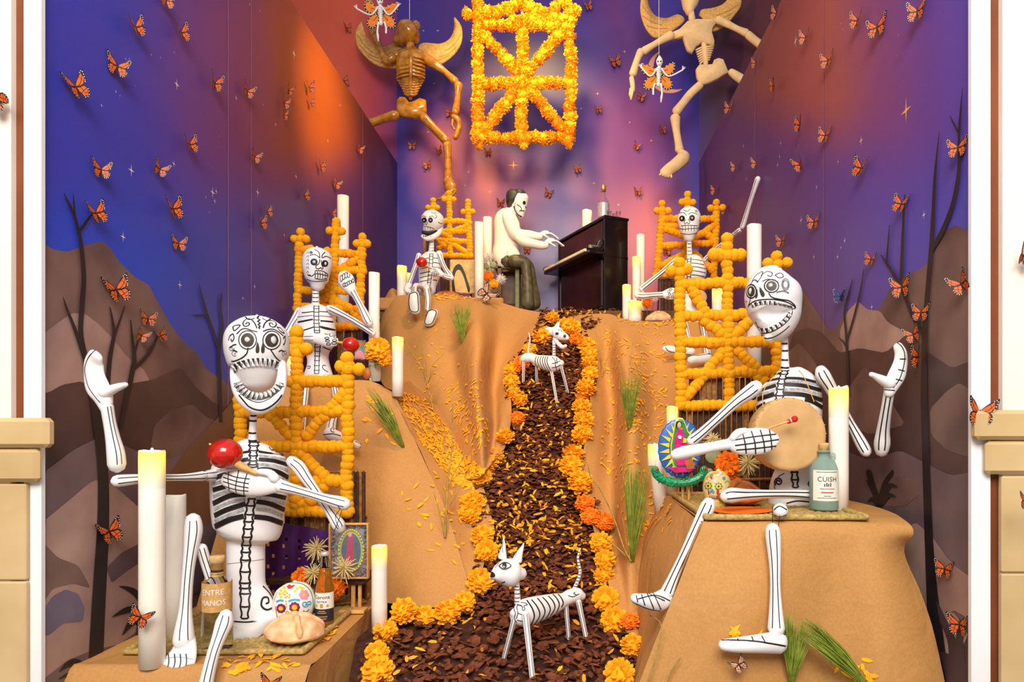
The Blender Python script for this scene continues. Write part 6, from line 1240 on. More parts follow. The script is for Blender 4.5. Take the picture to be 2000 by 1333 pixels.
def hang2():
    Y = 4.95; z = zc(1210, 0, 3.604)
    def Q(pts): return [(1210+p[0]/3.604, p[1]/3.604)+tuple(p[2:]) for p in pts]
    root = thing('hanging_skeleton', 'hanging cream carved skeleton with golden wings, right of the marigold frame', 'skeleton', P(1340, 348, Y), 'winged skeletons hanging from above')
    part('skull', root, *tube(Q([(500, -90, Y, 16), (500, -40, Y, 20), (495, 10, Y, 17, 15), (490, 50, Y, 13, 12), (492, 78, Y, 9, 9)]), 16, 4), CRM)
    part('neck', root, *tube(Q([(505, 90, Y, 6), (510, 135, Y, 7)]), 10), CRM)
    def pl(nm, pts, th=.05, dy=0): 
        q = [P(x, y, Y-.025+dy) for x, y in z(pts)]; return part(nm, root, *prism(q, th), CRM)
    pl('chest', [(480, 140), (545, 125), (620, 128), (685, 122), (692, 145), (660, 185), (655, 220), (672, 280), (668, 318), (625, 302), (580, 292), (540, 320), (512, 368), (478, 345), (462, 300), (445, 250), (375, 268), (370, 220), (425, 195)])
    part('spine', root, *tube(Q([(590, 295, Y, 5), (602, 370, Y, 6), (606, 450, Y, 5)]), 10), CRM)
    for k in range(7):
        y = 330+k*16; hl = 62-k*5; part('rib', root, *tube(Q([(600-hl, y+22, Y, 1.7), (600-hl*.4, y+6, Y-.01, 2), (600, y, Y-.012, 2), (600+hl*.5, y-2, Y-.01, 2), (600+hl, y-6, Y, 1.7)]), 6), CRM)
    pl('pelvis', [(540, 480), (562, 450), (615, 452), (655, 448), (668, 415), (700, 402), (735, 412), (755, 460), (772, 505), (735, 520), (700, 545), (640, 575), (580, 592), (565, 575), (545, 535)])
    for nm, pts in (('upper_arm', [(360, 250, 9), (330, 265, 8), (250, 310, 6), (175, 358, 8)]), ('forearm', [(150, 365, 8), (125, 420, 6.5), (95, 520, 8)]), ('upper_arm', [(695, 140, 8), (760, 170, 7), (830, 205, 6), (890, 232, 8)]), ('forearm', [(905, 245, 8), (945, 280, 8), (1010, 330, 8)]), ('thigh', [(785, 508, 7), (830, 540, 9), (920, 600, 10)]), ('thigh', [(565, 600, 8), (500, 660, 8), (440, 735, 8), (400, 785, 9)]), ('shin', [(392, 830, 10), (400, 920, 7.5), (415, 1010, 7.5), (422, 1055, 9)])):
        part(nm, root, *tube(Q([(p[0], p[1], Y-.02, p[2], p[2]*.8) for p in pts]), 12, 4), CRM)
    h = part('hand', root, *tube(Q([(85, 550, Y-.02, 5, 4), (92, 600, Y-.02, 5, 4), (95, 640, Y-.02, 4, 3)]), 10), CRM)
    for k in range(3): part('finger', h, *tube(Q([(95-k*9, 625, Y-.02, 2.2), (90-k*9, 665, Y-.025, 2), (80-k*5, 700-k*14, Y-.03, 1.5)]), 6), CRM)
    f = part('foot', root, *tube(Q([(440, 1085, Y-.03, 9, 9), (450, 1110, Y-.04, 13, 11), (410, 1150, Y-.06, 13, 9), (350, 1195, Y-.09, 12, 7), (315, 1225, Y-.1, 11, 6)]), 14, 4), CRM)
    for k in range(5): part('toe', f, *tube(Q([(300+k*16, 1210+k*6, Y-.1, 2.4), (285+k*20, 1232+k*4, Y-.11, 2.2)]), 6), CRM)
    a = wing(root, z([(160, -60), (146, 40), (155, 120), (190, 205), (250, 262), (330, 240), (440, 165), (458, 125), (415, 100), (340, 128), (260, 115), (215, 65), (195, 0), (190, -60)]), Y+.03, WGF)
    b = wing(root, z([(560, 105), (575, 65), (640, 55), (720, 30), (790, -30), (855, -40), (855, 40), (810, 105), (760, 165), (700, 205), (650, 212), (610, 150)]), Y+.03, WGF)
    feathers(a, [z([(160, 110), (220, 150), (300, 180)]), z([(190, 180), (260, 200), (330, 200)]), z([(160, 40), (200, 90), (250, 130)])], 1.4, FEA); feathers(b, [z([(840, 30), (760, 80), (680, 110)]), z([(800, 90), (720, 130), (670, 150)]), z([(750, 150), (700, 170), (660, 180)])], 1.4, FEA)
    wires(root, [((1348, -20), (1348, -330))], Y, .5, WHITE)
hang2()
def mini(label, x, y, k, Y, fl):
    root = thing('butterfly_skeleton', label, 'ornament', P(x, y+40*k, Y), 'little butterfly winged skeletons'); s = S(Y)
    def Q(pts): return [(x+fl*p[0]*k, y+p[1]*k, Y-.01)+tuple(v*k for v in p[2:]) for p in pts]
    ORW = mat('orange_wing_print', (242, 134, 20), .6, .12, 40)
    for nm, po in (('wing', [(-2, -3), (-14, -10), (-32, -16), (-37, -8), (-30, 4), (-16, 8), (-4, 6)]), ('wing', [(2, -3), (14, -12), (28, -19), (32, -12), (28, 2), (16, 8), (4, 6)]), ('wing', [(-3, 6), (-16, 8), (-28, 18), (-30, 32), (-20, 36), (-8, 30), (-2, 18)]), ('wing', [(3, 6), (16, 8), (26, 20), (25, 32), (15, 36), (6, 28), (2, 18)])):
        q = [P(x+fl*a*k, y+b*k, Y) for a, b in spline(po+[po[0]], 3)[:-1]]; o = part(nm, root, *prism(q, .006), BLACK, False)
        cx, cy = sum(p[0] for p in po)/len(po), sum(p[1] for p in po)/len(po)
        pen = Pen(o); pen.fill([(x+fl*(cx+(a-cx)*.8)*k, y+(cy+(b-cy)*.8)*k) for a, b in po], ORW)
        for a, b in spline(po+[po[0]], 2)[:-1]: pen.disc(x+fl*(cx+(a-cx)*.91)*k, y+(cy+(b-cy)*.91)*k, .9*k, .9*k, WHITE)
        pen.line([(x, y+4*k), (x+fl*cx*k, y+cy*k)], .8*k, BLACK, lift=.002); pen.done('wing_print')
    sk = part('skull', root, *tube(Q([(1, -28, 3), (1, -23, 6), (1, -17, 6.2), (1, -12, 4)]), 12), WHITE)
    pen = Pen(sk); pen.disc(x+fl*(-1.6)*k, y-20*k, 1.5*k, 1.5*k, BLACK); pen.disc(x+fl*3.4*k, y-20*k, 1.5*k, 1.5*k, BLACK); pen.line([(x-2*k, y-13*k), (x+3*k, y-13*k)], .9*k); pen.done()
    bd = part('torso', root, *tube(Q([(1, -9, 3), (0, -5, 5), (0, 5, 4.5), (-1, 18, 3.5), (-1, 26, 4)]), 10), WHITE)
    pen = Pen(bd)
    for i in range(8): pen.line([(x-4*k, y+(-5+i*3.4)*k), (x+4*k, y+(-5+i*3.4)*k)], .7*k)
    pen.done()
    for nm, pts in (('arm', [(-4, -6, 1.8), (-17, 9, 1.5), (-34, -8, 1.6)]), ('arm', [(5, -6, 1.8), (19, 9, 1.5), (46, -3, 1.6)]), ('leg', [(-8, 24, 2), (-11, 34, 1.8), (-11, 44, 2)]), ('leg', [(4, 24, 2), (6, 42, 1.8), (5, 50, 2.2), (4, 60, 1)])): part(nm, root, *tube(Q(pts), 8), WHITE)
    for sx, sy in ((-34, -8), (46, -3)):
        for j in range(4): part('finger', root, *tube(Q([(sx, sy, .8), (sx+(-6+j*2.4 if sx < 0 else 6-j*2), sy-5-j*1.1, .5)]), 5), WHITE)
    wires(root, [((x, y-30*k), (x, -330))], Y, .4, WHITE)
mini('little white skeleton with orange monarch wings in front of the crescent moon', 1287, 140, 1.0, 4.6, 1)
mini('little white skeleton with orange monarch wings near the top left corner', 743, 20, 1.0, 4.6, -1)
# ================================================================ BUTTERFLIES
BO = mat('monarch_orange', (226, 104, 28), .55, .18, 60, c2=(196, 78, 18)); BK = mat('monarch_black', (34, 24, 22), .6, .1, 40); BW = mat('monarch_white', (240, 236, 230), .6, .02, 10); BP = mat('pale_pink_wing', (226, 164, 132), .6, .1, 30); BBL = mat('blue_wing', (30, 44, 130), .5, .1, 30)
def wing_mesh(sgn, orange=BO):
    fore = [(0, .06), (.12, .22), (.3, .40), (.46, .52), (.5, .48), (.48, .36), (.42, .2), (.3, .06), (.12, .0)]
    hind = [(0, .02), (.14, .02), (.3, .04), (.38, -.08), (.36, -.24), (.26, -.36), (.14, -.36), (.05, -.22)]
    V, Fc, MI = [], [], []
    def add(poly, y, m):
        k = len(V); V.extend([Vector((sgn*p[0], y, p[1])) for p in poly]); Fc.append(tuple(range(k, k+len(poly)))); MI.append(m)
    def shr(poly, f, c=None):
        cx, cz = c or (sum(p[0] for p in poly)/len(poly), sum(p[1] for p in poly)/len(poly)); return [(cx+(p[0]-cx)*f, cz+(p[1]-cz)*f) for p in poly]
    for po in (fore, hind):
        q = spline(po+[po[0]], 2)[:-1]; add(q, 0, 0); k = len(V); add(q, .012, 0)
        n = len(q)
        for i in range(n): Fc.append((k-n+i, k-n+(i+1) % n, k+(i+1) % n, k+i)); MI.append(0)
    cells = [[(.03, .07), (.14, .2), (.26, .3), (.3, .22), (.22, .12), (.1, .05)], [(.27, .31), (.37, .40), (.38, .33), (.31, .23)], [(.32, .22), (.39, .31), (.40, .22), (.33, .13)], [(.23, .11), (.31, .2), (.33, .11), (.27, .06), (.13, .03)],
        [(.04, 0), (.14, -.02), (.18, -.14), (.1, -.18), (.06, -.14)], [(.16, -.01), (.28, 0), (.33, -.08), (.2, -.13)], [(.2, -.15), (.33, -.10), (.31, -.21), (.21, -.22)], [(.1, -.2), (.19, -.16), (.2, -.3), (.13, -.31)], [(.21, -.24), (.31, -.23), (.25, -.31), (.21, -.31)]]
    for ce in cells: add(shr(ce, .99), -.006, 1); add(shr(ce, .99), .018, 1)
    for x, z in ((.42, .46), (.46, .42), (.45, .34), (.43, .26), (.36, -.12), (.345, -.2), (.3, -.3), (.23, -.345), (.15, -.345), (.38, .11), (.40, .16), (.36, .42)):
        add([(x+.016*math.cos(a*PI/3), z+.016*math.sin(a*PI/3)) for a in range(6)], -.008, 2)
    return mesh('butterfly_wing', V, Fc, [BK, orange, BW], O0, False, MI)
WNG = {s: wing_mesh(s) for s in (-1, 1)}; WNP = {s: wing_mesh(s, BP) for s in (-1, 1)}; WNB = {s: wing_mesh(s, BBL) for s in (-1, 1)}
_bd = join(wtube([(0, -.02, .1, .022), (0, -.03, .02, .032), (0, -.02, -.1, .026), (0, -.015, -.24, .012)], 8), wtube([(-.01, -.03, .12, .005), (-.06, -.05, .24, .004)], 5), wtube([(.01, -.03, .12, .005), (.06, -.05, .24, .004)], 5))
BODY = mesh('butterfly_body', _bd[0], _bd[1], BK, O0)
def butterfly(px, py, where, desc, size=.1, rot=0.0, fold=.5, wings=None, Y=None, nrm=None, fold2=None):
    W = wings or WNG
    if where == 'L': Yq = F*XL/(px-CX); c = P(px, py, Yq); n = Vector((1, 0, 0))
    elif where == 'R': Yq = F*XR/(px-CX); c = P(px, py, Yq); n = Vector((-1, 0, 0))
    elif where == 'B': c = P(px, py, YB); n = Vector((0, -1, 0))
    elif where == 'UL': n = Vector((.9, -1.3, 0)).normalized(); d = (P(px, py, 1)-EYE_PT); t = ((Vector((XL, YB, ZC))-EYE_PT).dot(n))/d.dot(n); c = EYE_PT+d*t
    elif where == 'UR': n = Vector((-.9, -1.3, 0)).normalized(); d = (P(px, py, 1)-EYE_PT); t = ((Vector((XR, YB, ZC))-EYE_PT).dot(n))/d.dot(n); c = EYE_PT+d*t
    else: c = P(px, py, Y); n = Vector(nrm or (0, -1, 0)).normalized()
    if where in 'LR': size *= .7
    c = c+n*(size*.16+.004)
    if where in 'LR': n = Vector((n.x*.8, -.6, 0))
    root = thing('butterfly', desc, 'butterfly', c, 'monarch butterflies scattered over the alcove')
    up = Vector((0, 0, 1)); up = (up-n*up.dot(n)).normalized(); sx = up.cross(n)*-1
    sx = Vector((n.y*-1, n.x, 0)).normalized() if abs(n.z) < .9 else Vector((1, 0, 0)); up = n.cross(sx); 
    if up.z < 0: sx = -sx; up = -up
    B = Matrix((sx, -n, up)).transposed() @ Matrix.Rotation(rot, 3, 'Y')
    for s in (-1, 1):
        fo = fold if s < 0 or fold2 is None else fold2
        M3 = B @ Matrix.Rotation(-s*fo, 3, 'Z')
        o = inst('wing', W[s], root, c, M3.to_euler(), size); 
    inst('body', BODY, root, c, B.to_euler(), size)
for a in [
 (256, 55, 'L', 'monarch butterfly highest on the blue left wall', .1, -.35, .9), (346, 66, 'L', 'monarch butterfly on the purple left wall right of the highest one', .1, -.35, .9), (219, 131, 'L', 'large open winged monarch on the upper blue left wall', .1, .1, .25), (137, 172, 'L', 'large monarch nearest the white frame on the upper left wall', .11, -.5, .7),
 (411, 165, 'L', 'sunlit orange monarch left of the hanging seam on the left wall', .11, .05, .9), (476, 180, 'L', 'dark shadowed butterfly just right of the left wall seam', .1, .2, .7), (558, 178, 'L', 'butterfly above the pair in the orange glow on the left wall', .09, .2, 1.0), (599, 173, 'L', 'dark butterfly at the right of the orange glow cluster', .1, -.3, .8), (550, 203, 'L', 'dark butterfly in the middle of the orange glow cluster', .09, .1, .8), (603, 203, 'L', 'small butterfly at the lower right of the orange glow cluster', .08, -.4, .8), (549, 226, 'L', 'lowest butterfly of the orange glow cluster', .08, 0, 1.0),
 (363, 284, 'L', 'monarch on the purple left wall between two star clusters', .1, -.3, .9), (188, 333, 'L', 'monarch with upright open wings above the painted tree top', .085, 0, .45), (304, 332, 'L', 'monarch tilted left above the middle of the left wall', .085, .3, .6), (491, 308, 'L', 'dark butterfly on the left wall below the orange glow', .09, .2, .7), (621, 327, 'L', 'sunlit butterfly at the lower edge of the orange glow', .1, -.1, .9), (651, 360, 'L', 'dim butterfly deep on the left wall above the tall candle', .1, .3, .6), (590, 384, 'L', 'dim butterfly on the left wall above the middle skeleton', .09, -.4, .8),
 (178, 418, 'L', 'monarch perched on the painted tree fork', .1, -.4, .8), (328, 410, 'L', 'large monarch with raised wing in the middle of the left wall', .12, -.3, .9), (503, 437, 'L', 'butterfly with one pale raised wing beside the middle left chair', .1, -.2, .9), (517, 415, 'L', 'dark butterfly just above the pale raised wing one', .08, -.3, .8), (645, 418, 'L', 'dim orange butterfly between chair and tall candle', .08, -.2, .8), (341, 477, 'L', 'open winged monarch below the middle of the left wall', .085, 0, .35),
 (216, 568, 'L', 'large monarch on the brown painted mountain', .125, -.35, .6), (281, 624, 'L', 'open winged monarch above the small painted tree', .08, .05, .3), (269, 657, 'L', 'monarch on the left fork of the small painted tree', .07, .4, .6), (307, 657, 'L', 'monarch on the right branch of the small painted tree', .07, -.5, .8), (202, 1040, 'L', 'monarch on the thick black painted trunk', .12, -.35, .7), (316, 2, 'L', 'butterfly cut by the top edge on the left wall', .09, 0, .6), (697, 292, 'L', 'dark butterfly in the deep corner of the left wall', .1, .2, .7),
 (677, 58, 'UL', 'tiny orange butterfly on the red upper wall', .075, -.2, .7), (671, 161, 'UL', 'yellow lit butterfly on the red upper wall edge', .085, -.4, .5),
 (1149, 16, 'B', 'orange butterfly right of the marigold frame top', .09, -.3, .7), (1202, 124, 'B', 'orange butterfly between marigold frame and little winged skeleton', .11, -.3, .5), (1169, 217, 'B', 'orange butterfly low to the right of the marigold frame', .075, -.2, .7), (1251, 193, 'B', 'orange butterfly below the hand of the cream skeleton', .085, .3, .5), (1294, 257, 'B', 'orange butterfly left of the cream skeleton shin', .075, -.2, .7), (1243, 288, 'B', 'orange butterfly left of the cream skeleton foot', .07, .4, .5), (953, 300, 'B', 'yellow butterfly right under the marigold frame', .07, 0, .6), (806, 287, 'B', 'orange butterfly under the amber pelvis', .075, 0, .3), (859, 297, 'B', 'orange butterfly touching the amber shin', .07, -.3, .7), (836, 325, 'B', 'orange butterfly left of the amber shin', .075, -.2, .4), (1129, 333, 'B', 'orange butterfly on the back wall above the bottle', .075, -.3, .6), (1245, 377, 'B', 'orange butterfly above the right candles', .075, 0, .6), (978, 399, 'B', 'orange butterfly just behind the pianist head', .075, .1, .5), (1071, 380, 'B', 'dark orange butterfly between pianist and bottle', .08, .3, .4), (879, 224, 'B', 'orange butterfly by the amber wrist', .08, .1, .5), (1302, 492, 'B', 'yellow butterfly seen through the upper right pompom chair', .09, .1, .5), (1030, 490, 'B', 'dark butterfly behind the pianist elbow', .07, .1, .5),
 (1522, 28, 'R', 'orange butterfly nearest the top on the right wall seam side', .1, .4, .9), (1580, 75, 'R', 'dim butterfly on the brown upper right wall', .1, .2, .7), (1683, 42, 'R', 'dark butterfly left of the large open one on the right wall', .1, .2, .8), (1723, 55, 'R', 'large open winged monarch high on the right wall', .11, 0, .3), (1802, 24, 'R', 'monarch at the top right of the right wall', .1, .1, .5), (1481, 125, 'R', 'small orange butterfly beside the cream skeleton leg', .09, .2, .9), (1624, 120, 'R', 'brown shadowed butterfly in the pink glow', .1, .1, .5), (1518, 170, 'R', 'thin dark butterfly seen edge on at the right wall', .1, .1, 1.2), (1430, 212, 'R', 'dim butterfly near the corner of the right wall', .12, .3, .5), (1570, 246, 'R', 'yellow orange butterfly seen edge on at the right wall', .11, .2, 1.1), (1619, 266, 'R', 'brown butterfly at the lower edge of the pink glow', .1, .3, .5), (1441, 327, 'R', 'orange butterfly low near the corner of the right wall', .1, .1, .7), (1482, 320, 'R', 'dark butterfly above the raised skeleton hand', .1, .1, .8), (1571, 323, 'R', 'butterfly with one tan raised wing on the right wall', .12, -.3, .9), (1691, 330, 'R', 'monarch tilted right in the middle of the right wall', .11, .45, .8), (1881, 290, 'R', 'open winged monarch on the painted tree by the right frame', .085, .05, .3), (1769, 400, 'R', 'monarch perched on the thin painted branch tip', .09, .4, .6), (1597, 435, 'R', 'brown butterfly low on the purple right wall', .1, .1, .4), (1401, 373, 'R', 'dark butterfly left of the raised skeleton hand', .11, .2, .7), (1421, 411, 'R', 'orange butterfly beside the upper right chair', .1, .2, .7), (1708, 508, 'R', 'monarch with raised wing right of the painted stars', .075, .3, .6), (1533, 472, 'R', 'brown butterfly beside the tall right candle', .1, .1, .5), (1772, 563, 'R', 'upright open winged monarch on the slanting painted branch', .11, -.05, .5), (1890, 557, 'R', 'monarch half overlapping the right white frame', .1, -.4, .7), (1808, 612, 'R', 'open winged monarch on the thick painted trunk at right', .085, .1, .3), (1793, 655, 'R', 'monarch just left of the thick painted trunk at right', .085, -.3, .5), (1806, 700, 'R', 'monarch seen edge on below the trunk pair', .11, .1, 1.25), (1855, 1113, 'R', 'monarch on the pale painted slope at lower right', .085, .1, .5), (1885, 1222, 'R', 'monarch on the painted agave at lower right', .095, 0, .6)]:
    butterfly(*a)
butterfly(1649, 580, 'R', 'blue butterfly on the painted bush of the right wall', .09, .1, .5, WNB)
butterfly(279, 1204, 'X', 'monarch stuck low on the tallest left candle', .065, .45, .3, WNG, 1.80, (.15, -1, 0)); butterfly(950, 577, 'X', 'pink orange butterfly on the kraft paper edge left of the pianist', .13, .9, .35, WNP, 4.22, (.1, -1, .1))
butterfly(1441, 1297, 'X', 'pale pink butterfly on the kraft paper under the right skeleton foot', .05, -.6, .5, WNP, 1.76, (0, -1, .1)); butterfly(1906, 808, 'X', 'large monarch on the right white frame above the stone ledge', .08, .15, .45, WNG, 1.71, (-.1, -1, 0)); butterfly(1990, 505, 'X', 'monarch with raised wings on the right outer wall', .06, .3, .8, WNG, 1.70, (0, -1, 0)); butterfly(1997, 978, 'X', 'monarch cut by the right edge on the stone pilaster', .05, 0, .5, WNG, 1.62, (0, -1, 0)); butterfly(8, 203, 'X', 'monarch on the left outer cream wall', .07, -.9, .4, WNG, 1.70, (0, -1, 0)); butterfly(533, 1334, 'X', 'dark butterfly on the front edge of the left table', .06, .2, .3, WNG, 1.77, (0, -1, 0))
# ================================================================ TABLE THINGS, FLOWERS, PETALS, GRASS
GV, GF = [], []
for o_, (vs_, fs_) in list(GEO.items()):
    if o_.name.startswith(('kraft_paper', 'bark_mulch', 'stage_platform')) and o_.parent is None:
        k_ = len(GV); GV += [Vector(v) for v in vs_]; GF += [tuple(i+k_ for i in f) for f in fs_]
GB = BVHTree.FromPolygons(GV, GF)
def ground(px, py):
    d = (P(px, py, 1)-EYE_PT).normalized(); h = GB.ray_cast(EYE_PT, d, 9)
    if h[0] is None: return None
    return h[0], (h[1] if h[1].dot(d) < 0 else -h[1])
RQ = random.Random(5)
# --- straw mats
def mat_thing(label, x0, x1, y0, y1, z, n):
    root = thing('straw_mat', label, 'mat', ((x0+x1)/2, (y0+y1)/2, z), 'woven straw mats under the front skeletons')
    w_ = (x1-x0)/n
    for i in range(n):
        x = x0+w_*(i+.5); V, Fc = [], []; m = 44
        for j in range(m+1):
            y = y0+(y1-y0)*j/m; b = .0012*math.sin(j*PI/2+(i % 2)*1.5)
            for dx, dz in ((-.5, .001), (-.25, .005+b), (.25, .005-b), (.5, .001)): V.append(Vector((x+dx*w_*.98, y+RQ.uniform(-1, 1)*.001, z+dz)))
        for j in range(m):
            for q in range(3): a = j*4+q; Fc.append((a, a+1, a+5, a+4))
        part('braid', root, V, Fc, STRAW)
    for y in (y0-.004, y1): part('border', root, *wtube([(x0-.004, y, z+.006, .009), ((x0+x1)/2, y, z+.006, .009), (x1+.004, y, z+.006, .009)], 8), STRAW)
    for x in (x0-.004, x1+.006): part('border', root, *wtube([(x, y0, z+.006, .01), (x, (y0+y1)/2, z+.006, .01), (x, y1, z+.006, .01)], 8), STRAW)
mat_thing('woven straw mat under the front left skeleton', -1.28, -.775, 1.935, 2.62, ZC+zl+.004, 22)
mat_thing('woven straw mat under the front right drummer', .402, .85, 1.91, 2.52, ZC+zr+.004, 20)
# --- bottles
c = onp(424, 1275, zl); cz = c.z+.012; c.z = cz
rt = bottle('mezcal_bottle', 'clear empty bottle with cork and kraft label between the left skeleton legs', c, [(.036, 0), (.0425, .004), (.0435, .02), (.0415, .09), (.037, .15), (.034, .185), (.024, .205), (.0165, .214), (.0165, .236)], GLASS, [(.0185, .232), (.0185, .252), (.0215, .253), (.0215, .27), (.02, .272)], CORK)
part('label', rt, *band(c, .0405, cz+.115, cz+.198, -2.4, 2.4, 28), mat('kraft_label', (206, 160, 96), .8, .1, 80))
for i, (v, f) in enumerate((band(c, .0410, cz+.115, cz+.198, 0, .01, 1),)): pass
wrap_text('lettering', rt, 'ENTRE', .0225, c, .0408, cz+.172, WHITE, .16, .92); wrap_text('lettering', rt, 'MANOS', .0225, c, .0408, cz+.142, WHITE, .16, .92)
part('twine', rt, *join(lathe_open(c, [(.018, .212), (.0195, .215), (.018, .218)], 16), lathe_open(c, [(.018, .219), (.0195, .222), (.018, .225)], 16)), STRAW)
BEER = mat('amber_beer', (244, 178, 50), .08, .1, 6, spec=.6, trans=.85)
c = onp(634.5, 1229, zl); c.z += .012; cz = c.z
rt = bottle('beer_bottle', 'amber long neck beer bottle beside the painted sugar skull', c, [(.027, 0), (.0293, .004), (.0295, .09), (.0293, .12), (.025, .145), (.0185, .175), (.0155, .19)], BEER, [(.0142, .228), (.0158, .23), (.0158, .237), (.013, .241)], mat('silver_crown', (220, 218, 212), .35, .05, 20, metal=.5))
part('neck_glass', rt, *lathe(c, [(.0155, .19), (.0135, .215), (.0135, .23)], 16), GLASS)
part('label', rt, *band(c, .0299, cz+.06, cz+.112, -1.5, 1.5), PAPER); part('lower_label', rt, *band(c, .0299, cz+.018, cz+.06, -1.5, 1.5), mat('navy_label', (44, 38, 52), .6, .1, 40))
NAVY = mat('navy_print', (30, 30, 66), .6, .05, 20); GOLDP = mat('gold_print', (206, 160, 70), .5, .05, 20)
wrap_text('lettering', rt, 'Corona', .0165, c, .0302, cz+.098, NAVY); wrap_text('lettering', rt, 'EXTRA', .0085, c, .0302, cz+.083, NAVY, 0, 1.3)
part('crest', rt, *join(band(c, .0303, cz+.064, cz+.077, -.16, .16, 4), band(c, .0303, cz+.066, cz+.074, -.75, -.5, 4), band(c, .0303, cz+.066, cz+.074, .5, .75, 4)), GOLDP)
part('small_print', rt, *join(*[band(c, .0303, cz+a, cz+a+.0025, -b, b, 6) for a, b in ((.052, .35), (.046, .5), (.034, .6), (.027, .5))]), GOLDP)
c = onp(1609, 1003, zr); c.z += .012; cz = c.z
rt = bottle('mezcal_bottle', 'green tinted mezcal bottle with white label right of the drum', c, [(.04, 0), (.0427, .005), (.043, .11), (.0415, .128), (.034, .147), (.021, .158), (.016, .163), (.016, .176), (.0195, .177), (.0195, .183)], GLASSG, [(.013, .18), (.0145, .196), (.0155, .2), (.0145, .206)], CORK)
part('handle_ring', rt, *wtube([tuple(c+Vector((.017, -.005, .175)))+(.003,), tuple(c+Vector((.03, -.008, .172)))+(.003,), tuple(c+Vector((.029, -.008, .158)))+(.003,), tuple(c+Vector((.018, -.006, .155)))+(.003,)], 8), GLASSG)
part('label', rt, *band(c, .0436, cz+.03, cz+.124, -1.15, .95), PAPER); DK = mat('dark_print', (70, 60, 56), .6, .05, 20)
wrap_text('lettering', rt, 'CUISH', .021, c, .0439, cz+.096, DK, -.12, 1.0)
part('small_print', rt, *join(*[band(c, .044, cz+a, cz+a+.0022, -.12-b, -.12+b, 6) for a, b in ((.117, .75), (.066, .5), (.044, .25), (.038, .7))]), INK); part('red_print', rt, *band(c, .044, cz+.054, cz+.058, -.55, .3, 6), mat('red_print', (206, 90, 80), .6))
part('figure_print', rt, *join(*[band(c, .044, cz+.074, cz+.074+h_, a, a+.07, 2) for a, h_ in ((-.34, .008), (-.2, .012), (-.08, .009), (.06, .012))]), BLACK)
c = Vector((P(1248, 600, 4.26).x, 4.26, ZC+.615))
rt = bottle('liquor_bottle', 'golden liquor bottle with red cap right of the piano', c, [(.03, 0), (.032, .01), (.03, .075), (.016, .11), (.013, .125), (.013, .14)], BEER, [(.015, .138), (.0155, .2)], RED); part('yellow_band', rt, *lathe_open(c, [(.0135, .125), (.0152, .13), (.0152, .142)], 12), MARI)
# --- bread of the dead
BRD = mat('sugared_bread', (244, 208, 166), .75, .2, 30, .6, c2=(226, 156, 92)); BRD2 = mat('glazed_bread', (196, 118, 58), .5, .25, 24, .3, c2=(150, 76, 28))
def bread(label, c, rx, ry, h, m, sd=0):
    root = thing('bread_loaf', label, 'bread', c, 'round breads offered on the altar'); vs, fs = ball((0, 0, 0), 1, 24, 14)
    V = []
    for v in vs:
        a = math.atan2(v.y, v.x); k = 1+.13*noise.noise(v*2.2+Vector((sd, 3, 1)))+.03*noise.noise(v*6)
        z = v.z if v.z > 0 else v.z*.45
        V.append(Vector(c)+Vector((v.x*rx*k, v.y*ry*k, h*.31+z*h*.64*k)))
    part('loaf', root, V, fs, m)
    for q in range(4):
        a = .5+q*PI/2+sd; pts = []
        for t in (0, .3, .6, .9, 1.1): 
            e = t*1.3; pts.append((c[0]+rx*.98*math.sin(e)*math.cos(a), c[1]+ry*.98*math.sin(e)*math.sin(a), c[2]+h*.31+h*.66*math.cos(e), h*(.13 if t in (.3, .9) else .09)))
        part('bone_strip', root, *wtube(pts, 8, 3), m)
    part('knob', root, *ball(Vector(c)+Vector((0, 0, h*.98)), h*.16, 12, 8), m)
c = onp(562, 1271, zl); bread('sugared round bread in front of the painted sugar skull on the left table', (c.x, c.y+.05, c.z+.01), .086, .07, .082, BRD)
c = onp(1464, 1003, zr); bread('glazed dark bread behind the right skeleton thigh', (c.x, c.y+.12, c.z+.012), .08, .065, .075, BRD2, .4)
bread('small crusty bread at the feet of the upper left skeleton', (P(872, 571, 4.42).x, 4.42, ZC+.816), .088, .06, .055, BRD2, 1)
bread('small crusty bread beside the upper right skeleton drum', (P(1286, 612, 4.16).x, 4.16, ZC+.616), .085, .06, .075, BRD, 2)
